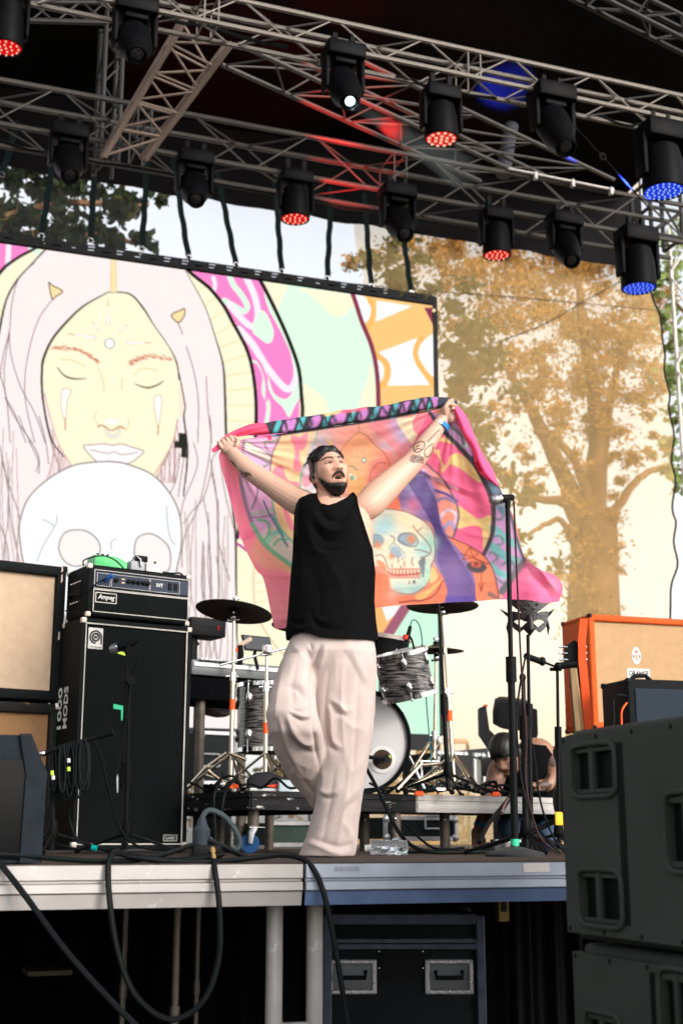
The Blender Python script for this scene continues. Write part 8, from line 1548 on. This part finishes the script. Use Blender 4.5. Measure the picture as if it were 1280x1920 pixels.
for (a, b2), rr, cl_ in [((300, 400), 18, (170, 216, 220)), ((220, 450), 16, (165, 212, 222)), ((480, 560), 12, (190, 215, 215)), ((720, 700), 18, (172, 220, 222)), ((830, 620), 14, (168, 220, 205)), ((780, 1000), 18, (160, 218, 200)), ((430, 1190), 16, (170, 215, 215)), ((600, 1190), 16, (170, 215, 212)), ((500, 330), 16, (246, 214, 176)), ((600, 440), 12, (248, 216, 180)), ((400, 960), 12, (240, 220, 196))]: f.glow((680+a/6.4, 920+b2/6.4), rr, cl_, .85)
f.fill(skl[9:13], (165, 216, 212), 0, 2, .5)
f.oval((762, 1012), (18, 12), (140, 170, 186), 1, 1, 12); f.glow((771, 1011), 8, (226, 130, 80), .9); f.line(c8((440, 540), (500, 510), (600, 520), (655, 590), (640, 660), (560, 670), (480, 630), (430, 600), (440, 540)), (90, 100, 110), 1.6, 4); f.oval((703, 1014), (17, 13), (140, 170, 186), 1, 1, -10); f.glow((708, 1022), 7, (226, 140, 90), .9)
f.fill(c8((330, 700), (360, 660), (430, 690), (475, 770), (450, 800), (390, 800), (350, 810), (325, 760)), (150, 178, 196), 3); f.glow((734, 1043), 5, (230, 130, 90), .9); f.line(c8((310, 700), (340, 640), (400, 650), (480, 730), (505, 790), (460, 825)), (120, 150, 165), 1.6, 4)
for p in [skl[:11], c8((600, 420), (650, 490), (730, 570), (800, 660), (815, 730), (770, 780), (690, 805)), c8((650, 490), (705, 445)), c8((620, 710), (700, 715), (780, 745)), c8((330, 540), (380, 570), (370, 620)), c8((150, 780), (220, 770), (270, 830), (300, 930)), c8((420, 790), (425, 860)), c8((345, 880), (355, 920)), c8((490, 850), (500, 910)), c8((600, 800), (585, 850), (600, 900)), c8((450, 900), (460, 940)), c8((300, 1080), (330, 1180), (450, 1230), (600, 1237), (750, 1150)), c8((830, 900), (900, 1040), (960, 1045), (900, 1130), (760, 1240), (620, 1270))]: f.line(p, (120, 84, 80), 1.5, 4)
f.fill(c8((740, 800), (745, 900), (720, 1050), (690, 930), (665, 850)), (120, 130, 136), 3)
for k in range(9):
    a = 310+k*42; f.line(c8((a, 965), (a+5, 940), (a+30, 938), (a+38, 965), (a+34, 1000), (a+10, 1005), (a, 965)), (190, 84, 76), 1.4, 3); f.line(c8((a+8, 1010), (a+12, 1045), (a+34, 1042), (a+38, 1008)), (190, 84, 76), 1.4, 3)
f.line(c8((300, 970), (360, 1010), (520, 1012), (690, 985)), (180, 70, 66), 1.8, 4); f.fill(c8((548, 1070), (570, 1115), (550, 1125)), (150, 90, 70), 0); f.oval((776, 1091), (2.6, 3.4), (110, 104, 96)); f.fill(c8((160, 840), (230, 850), (280, 920), (270, 970), (230, 960)), (222, 150, 116), 3)
f.fill(c8((100, 1060), (300, 1000), (330, 1180), (450, 1250), (620, 1245), (750, 1165), (810, 1050), (830, 900), (960, 1040), (980, 1340), (430, 1360), (120, 1420)), (248, 132, 100), 2, 2); f.fill(c8((620, 1260), (820, 1160), (960, 1045), (900, 1130), (780, 1260), (680, 1310)), (246, 186, 120), 3); f.fill(c8((830, 905), (900, 1030), (820, 1110), (800, 1060)), (246, 190, 128), 3); f.glow((700, 1080), 16, (250, 110, 88), .8); f.glow((735, 1115), 12, (240, 180, 170), .8)
f.line(c8((430, 1345), (600, 1320), (700, 1320), (860, 1250), (960, 1080)), (110, 50, 50), 1.8, 4)
ce = c7((545, 840), (680, 900), (760, 960), (810, 1050), (840, 1220), (715, 1225), (700, 1080), (640, 950)); f.fill(ce, (248, 138, 104), 3); f.line(ce[:5], (120, 70, 80), 2, 4); f.oval((893, 1063), (19, 11), (86, 78, 84), 1, 1, 8); f.oval((892, 1058), (10, 6), (240, 110, 80), 1, 1, 8); f.oval((892, 1058), (4.5, 4), (90, 60, 64)); f.oval((892, 1058), (2, 1.8), (220, 110, 90))
for p in [c7((630, 975), (670, 900), (720, 940), (690, 960), (630, 975)), c7((670, 900), (690, 960), (780, 1000)), c7((630, 940), (780, 1000)), c7((738, 1050), (735, 1150)), c7((722, 1110), (736, 1155), (752, 1105))]: f.line(p, (150, 66, 54), 1.5, 0)
f.fill(c7((780, 1150), (840, 1190), (820, 1200), (770, 1180)), (150, 110, 110), 0)
# rolled edge colours
rollc = [(398, 846), (410, 838), (422, 822), (440, 813), (468, 806), (500, 804), (536, 800), (566, 795), (640, 784), (720, 772), (790, 759), (824, 754), (842, 753), (856, 758)]; rollw = [7, 10, 9, 12, 20, 22, 25, 26, 26, 25, 24, 19, 13, 10]
up_ = [(a, b2-w_*0.62) for (a, b2), w_ in zip(rollc, rollw)]; dn_ = [(a, b2+w_*0.62) for (a, b2), w_ in zip(rollc, rollw)]
f.fill(np.array(up_+dn_[::-1]), (42, 44, 52)); f.fill(np.array(up_[:6]+[(496, 792), (510, 822), (505, 828)]+dn_[:6][::-1]), (242, 74, 112)); f.line(L((440, 816), (470, 808), (500, 800)), (200, 40, 70), 3, 4); f.line(L((436, 822), (480, 818), (506, 818)), (190, 40, 74), 2.4, 4)
q = sc_(np.array(rollc, float), 20)
def rp(x, o): i = np.argmin(np.abs(q[:, 0]-x)); return (q[i, 0], q[i, 1]+o)
for x, wd in [(519, 9), (563, 10), (612, 9), (658, 8), (702, 8), (738, 8), (778, 8), (806, 6)]: f.line(L(rp(x+5, -12), rp(x-4, 12)), (66, 160, 168), wd, 0)
for x, wd in [(536, 13), (548, 10), (590, 14), (628, 14), (640, 12), (680, 14), (720, 14), (758, 15), (792, 12), (815, 8)]: f.fill(L(rp(x-wd*.7, -8), rp(x+wd*.6, -12), rp(x+wd*.7, 3), rp(x+wd*.1, 10), rp(x-wd*.6, 6)), (176, 112, 178), 3)
for x in (528, 556, 576, 602, 620, 650, 668, 692, 712, 730, 748, 768, 786, 800): f.line(L(rp(x-3, 10), rp(x+1, -4), rp(x+6, -9), rp(x+10, 4)), (36, 38, 46), 4.0, 4)
f.fill(L(rp(640, -16), rp(690, -16), rp(690, -10), rp(640, -9)), (232, 96, 120)); f.fill(L(rp(600, -15), rp(640, -15), rp(640, -10), rp(610, -8)), (226, 180, 120)); f.line(L(rp(520, 13), rp(640, 13), rp(800, 12)), (34, 34, 42), 5, 0)
f.line(L(rp(826, 0), rp(856, 0)), (50, 62, 78), 14, 0)
top_b = [(412, 848), (425, 838), (440, 827), (507, 816), (566, 808), (640, 797), (720, 784), (790, 771), (826, 763), (848, 762)]; right_b = [(848, 762), (868, 780), (893, 835), (920, 881), (935, 912), (952, 948), (967, 980), (982, 1042), (1014, 1069), (1038, 1078), (1054, 1100), (1047, 1128)]
bot_b = [(515, 1179), (539, 1177), (600, 1166), (703, 1140), (824, 1131), (896, 1127), (932, 1124), (988, 1125), (1020, 1130), (1047, 1128)]; left_b = [(412, 848), (411, 862), (420, 895), (433, 942), (452, 1009), (478, 1065), (494, 1086), (507, 1144), (515, 1179)]
def even(p, n_): 
    p = smooth_line(np.array(p, float), 12); d = np.concatenate([[0], np.cumsum(np.hypot(*np.diff(p, axis=0).T))]); t_ = np.linspace(0, d[-1], n_); return np.stack([np.interp(t_, d, p[:, 0]), np.interp(t_, d, p[:, 1])], 1)
nu, nv = 430, 300; T_, B_2, L_2, R_2 = even(top_b, nu), even(bot_b, nu), even(left_b, nv), even(right_b, nv)
u = np.linspace(0, 1, nu)[None, :, None]; v = np.linspace(0, 1, nv)[:, None, None]
PX2 = (1-v)*T_[None]+v*B_2[None]+(1-u)*L_2[:, None]+u*R_2[:, None]-((1-u)*(1-v)*T_[0]+u*(1-v)*T_[-1]+(1-u)*v*B_2[0]+u*v*B_2[-1])
U, V = u[..., 0]+0*v[..., 0], v[..., 0]+0*u[..., 0]; xx, yy = PX2[..., 0], PX2[..., 1]
ang = np.arctan2(yy-758, 850-xx); rad_ = np.hypot(yy-758, xx-850); ang2 = np.arctan2(yy-830, xx-424); rad2 = np.hypot(yy-830, xx-424)
Hf = HM+0.205+0.10*np.sin(np.pi*np.clip(V*1.1, 0, 1))*np.sin(np.pi*U)+0.05*V-0.06*(U**3)*V
Hf += 0.011*np.sin(ang*15+0.8)*np.clip(rad_/160, 0, 1)*np.exp(-rad_/420)+0.008*np.sin(ang2*17)*np.clip(rad2/120, 0, 1)*np.exp(-rad2/260)+0.006*vnoise(xx/60, yy/45, 14, 3)+0.016*np.sin((xx-960)/16+(yy-1000)/60)*np.clip((xx-930)/60, 0, 1)*V
Hf += wrinkle(xx, yy, [([(860, 800), (880, 870), (900, 900)], 8, -.010), ([(780, 880), (830, 900), (890, 925)], 7, -.012), ([(790, 890), (840, 915), (895, 940)], 8, .012), ([(850, 990), (880, 1000), (920, 1010)], 6, -.007), ([(985, 1060), (1010, 1090), (1035, 1125)], 8, .018), ([(1000, 1055), (1025, 1085), (1045, 1110)], 7, -.016), ([(470, 1005), (452, 1015), (500, 990)], 6, .008), ([(505, 1078), (540, 1080), (580, 1060)], 6, -.007), ([(960, 960), (985, 1020), (990, 1080)], 8, -.010)])
def world_grid(X, Y, H):
    d = np.array(FW)+np.multiply.outer((X-640)/F, np.array(RT))+np.multiply.outer((960-Y)/F, np.array(UP)); return np.array(CAM)+d*(H/(d @ np.array(FH)))[..., None]
f.soften(1.0); f.a = f.a*0.95+0.05*np.array([255, 190, 170])/255
Hf += 0.0045*np.sin(ang*42+2)*np.clip(rad_/90, 0, 1)*np.exp(-rad_/170)+0.004*np.sin(ang2*46)*np.clip(rad2/70, 0, 1)*np.exp(-rad2/130)+0.0036*vnoise(xx/17, yy/12, 15, 4)
Pg = world_grid(xx, yy, Hf); base_f = Pm(630, 1000, .25); fl = thing('printed_cloth', base_f, 'large pink cloth printed with a skull and swirls held up behind the man', 'banner cloth')
M_print = vcol_mat('printed_fabric', 0.75, trans=0.32, clear=0.10, bump=0.15, bscale=900, spec=0.12)
put('sheet', grid_mesh('sheet', Pg-np.array(base_f), f.sample(xx, yy).reshape(-1, 3)**1.0, M_print), fl)
M_print2 = vcol_mat('printed_fabric_folded', 0.7, trans=0.12, bump=0.15, bscale=900, spec=0.15)
qc = sc_(np.array([(*a, w_) for a, w_ in zip(rollc, rollw)], float), 22); n_ = len(qc); an = np.linspace(0, 2*np.pi, 22)
ri = np.stack([qc[:, 2][:, None]*0.5*np.ones(22)*(1+0.10*np.sin(an*3+qc[:, 0][:, None]/22)+0.06*np.sin(an*5-qc[:, 0][:, None]/9))], 0)[0]
hr = HM+0.20+0.055*np.sin(np.pi*np.clip((qc[:, 0]-412)/430, 0, 1)); tx_ = np.gradient(qc[:, 0]); ty_ = np.gradient(qc[:, 1]); tl_ = np.hypot(tx_, ty_)
Xr = qc[:, 0][:, None]-(ty_/tl_)[:, None]*ri*np.cos(an); Yr = qc[:, 1][:, None]+(tx_/tl_)[:, None]*ri*np.cos(an); Hr = hr[:, None]-ri*S*0.8*np.sin(an)
put('rolled_edge', grid_mesh('rolled_edge', world_grid(Xr, Yr, Hr)-np.array(base_f), f.sample(Xr, Yr).reshape(-1, 3), M_print2), fl)
fa, fb = even([(848, 772), (866, 812), (883, 846), (889, 870), (903, 892), (931, 911)], 80), even([(858, 760), (876, 785), (898, 838), (912, 862), (924, 882), (934, 910)], 80)
u = np.linspace(0, 1, 24)[None, :]; Xf = fa[:, 0][:, None]*(1-u)+fb[:, 0][:, None]*u; Yf = fa[:, 1][:, None]*(1-u)+fb[:, 1][:, None]*u; t_ = np.linspace(0, 1, 80)[:, None]
Hq = HM+0.19-0.03*np.sin(np.pi*u)+0.03*t_-0.012*np.sin(t_*9+u*3); cq = np.ones((80, 24, 3))*s2l((248, 86, 132)); cq[50:60, :8] = s2l((214, 40, 70))
put('folded_border', grid_mesh('folded_border', world_grid(Xf, Yf, Hq)-np.array(base_f), cq.reshape(-1, 3), M_print2), fl)
# ================================================================== CROUCHING MAN
H2 = 8.45; S2 = 1/300.0
def P2(px, py, d=0.0): return PH(px, py, H2+d)
mb = MB(); hf2 = head_frame(P2(950, 1416, -0.05), 0, 0, 8, 1.12, fwd=-FH*0.62-RT*0.42-ZU*0.55); mb.join(to_mb(head_grid(mouth=0.2), lambda q: hf_world(hf2, q)))
for s_ in (-1, 1):
    e = MB().ell((0, 0, 0), (0.010, 0.020, 0.032), None, 12, 8); mb.add([hf_world(hf2, np.array([s_*0.077+p.x-p.y*.35*s_, -.010+p.y, -.005+p.z])) for p in e.v], e.f)
def tube2(pts, n=18): q = smooth_line(np.array([[*P2(a, b2, d), r] for a, b2, d, r in pts]), 5); mb.tube([Vector(x[:3]) for x in q], [x[3] for x in q], n)
tube2([(955, 1425, 0, .06), (968, 1428, .04, .068), (982, 1432, .08, .08)]); tube2([(975, 1415, .10, .11), (985, 1440, .10, .16), (992, 1490, .12, .165), (998, 1540, .15, .16), (1000, 1566, .15, .15)], 26)
tube2([(962, 1432, .04, .06), (938, 1440, .0, .068), (928, 1462, -.02, .060), (920, 1500, -.03, .05), (907, 1530, -.05, .043), (896, 1553, -.06, .032)]); tube2([(985, 1415, .1, .09), (1010, 1408, .06, .082), (1026, 1425, .03, .068), (1040, 1450, -.02, .055), (1028, 1470, -.08, .045), (1008, 1474, -.12, .034)])
hd_ = P2(893, 1563, -.07); mb.ell(hd_, (.036, .03, .044), None, 16, 10)
for i in range(4): finger(mb, [hd_+RT*(-.024+.016*i)-ZU*.02, hd_+RT*(-.026+.017*i)-ZU*.055-FH*.02, hd_+RT*(-.022+.016*i)-ZU*.085-FH*.025, hd_+RT*(-.016+.013*i)-ZU*.098], .0105, .008)
finger(mb, [hd_+RT*.03-ZU*.005, hd_+RT*.045-ZU*.04-FH*.02, hd_+RT*.036-ZU*.075-FH*.03], .012, .009)
hd2 = P2(1003, 1476, -.13); mb.ell(hd2, (.04, .032, .03), None, 16, 10)
for i in range(4): finger(mb, [hd2+ZU*(.02-.013*i), hd2-RT*.045+ZU*(.022-.014*i)-FH*.01, hd2-RT*.075+ZU*(.008-.012*i)-FH*.01], .0105, .008)
finger(mb, [hd2-ZU*.0+RT*.02-FH*.02, hd2-RT*.02-FH*.045+ZU*.01, hd2-RT*.05-FH*.045], .012, .009)
b2_ = ground(985, 1598, H2+0.1); man2 = thing('person', b2_, 'dark haired man in a black vest crouching behind the silver riser', 'person')
me = remesh(mb, 0.006, 'body'); relax(me, 1, .35); co = get_co(me); no = get_no(me); px_, py_ = proj(co); loc = hf_local(hf2, co); near = (np.abs(loc) < np.array([.10, .14, .15])).all(1); lx, ly, lz = loc.T; fr = near & (ly > .03)
col = np.ones((len(co), 3))*np.array([.30, .155, .10]); paint(np.clip(hair_mask(loc+np.array([0, -.012, .034]))*near, 0, 1), (.015, .011, .01), .95); paint(np.clip(beard_mask(loc)*near, 0, 1), (.06, .035, .03), .5)  # skin colour darkened for the shadow on the crouching man
for s_ in (-1, 1):
    paint(gs(s_*.03, .037, .022, .005), (.03, .02, .015), .9); paint(gs(s_*.032, .018, .015, .005), (.06, .03, .025), .8)
paint(gs(0, -.055, .02, .006), (.16, .06, .05), .7)
tat = (px_ > 1004) & (py_ > 1412) & ~near; tn_ = vnoise(co[:, 0]*40, co[:, 2]*40, 3, 3); col = np.where((tat & (tn_ > -0.15))[:, None], col*0.22, col); tat2 = (py_ > 1525) & (tn_ > .25) & (px_ < 920); col = np.where(tat2[:, None], col*.5, col)
set_print(me, np.clip(col, 0, 1)); set_co(me, co-np.array(b2_)); me.materials.append(vcol_mat('shaded_skin', 0.5, spec=.4)); me.polygons.foreach_set('use_smooth', [True]*len(me.polygons)); put('body', me, man2)
hmk2 = hair_mask(HG+np.array([0, -.012, .034])); part(man2, 'hair', shell_mb(shell(HG, HN, hmk2, .006+.012*np.clip((HG[..., 2]-.02)/.07, 0, 1)+strands(HG, 5, .002)), hmk2, lambda q: hf_world(hf2, q)), M_hair, True, 0)
for s_ in (-1, 1): face_tube('eyebrow', [(s_*.012, .036), (s_*.03, .041), (s_*.05, .036)], [.003, .004, .001], 0, M_hair, hf2, man2); face_tube('eyelid', [(s_*.017, .016), (s_*.03, .020), (s_*.046, .016)], [.002, .003, .0015], .001, M_lash, hf2, man2)
m = MB()
def row2(cx, cy, d, rx, ry): c_ = P2(cx, cy, d); return [c_+RT*(rx*math.cos(a))+FH*(ry*math.sin(a)) for a in np.linspace(0, 2*math.pi, 36, endpoint=False)]
m.rings([row2(*a) for a in [(990, 1396, .12, .10, .09), (990, 1400, .11, .16, .15), (990, 1418, .10, .185, .182), (988, 1460, .11, .172, .178), (992, 1500, .12, .176, .178), (998, 1545, .15, .172, .172), (1000, 1566, .15, .165, .165)]]); part(man2, 'vest', m, M_shirt, True, 0)
m = MB(); tb2 = lambda pts: m.tube([Vector(x[:3]) for x in smooth_line(np.array([[*P2(a, b3, d), r] for a, b3, d, r in pts]), 5)], [x[3] for x in smooth_line(np.array([[*P2(a, b3, d), r] for a, b3, d, r in pts]), 5)], 18)
m.rings([row2(1000, 1548, .15, .17, .17), row2(1000, 1575, .15, .175, .17), row2(998, 1590, .15, .15, .15)]); tb2([(985, 1570, .1, .095), (965, 1555, -.08, .085), (955, 1548, -.18, .075), (962, 1572, -.1, .06), (975, 1588, .05, .05)]); tb2([(1012, 1570, .12, .095), (1022, 1565, -.02, .088), (1020, 1565, -.15, .075), (1012, 1584, -.0, .055), (1005, 1590, .15, .05)]); part(man2, 'jeans', m, mat('blue_denim', (0.05, 0.08, 0.13), 0.85, 0, .25, 12, .3, 300), True, 0)
aw = (P2(896, 1553, -.06)-P2(907, 1530, -.05)).normalized(); part(man2, 'wristband', MB().lathe([(.034, -.012), (.036, .012), (.038, .012), (.037, -.012)], P2(899, 1547, -.058), aw, 26, False), mat('band_blue', (0, 0, 0)))
for s_ in (0, 1): part(man2, 'shoe', MB().ell(P2(978+s_*30, 1592, .25), (.05, .13, .045), None, 14, 10), M_black)
# pedals on the floor before him
for i, (px, lb) in enumerate([(930, 'grey effect pedal nearest the crouching man hand'), (952, 'pale effect pedal in the middle of the floor row'), (972, 'dark effect pedal at the right of the floor row')]):
    p = ground(px, 1594, 8.0); t = thing('effect_pedal', p, lb, 'effect pedal'); part(t, 'case', MB().rbox(p+ZU*.028, (.085, .12, .05), .006, 2), [mat('pedal_grey', (.16, .17, .17), .4), mat('cream_enamel', (0, 0, 0)), M_blackm][i])
    for s_ in (-1, 1): part(t, 'knob', MB().lathe([(.010, 0), (.008, .016)], p+ZU*.053+RT*.022*s_+FH*.03, (0, 0, 1), 10), M_black)
    part(t, 'footswitch', MB().lathe([(.011, 0), (.009, .014)], p+ZU*.053-FH*.03, (0, 0, 1), 10), M_chrome)
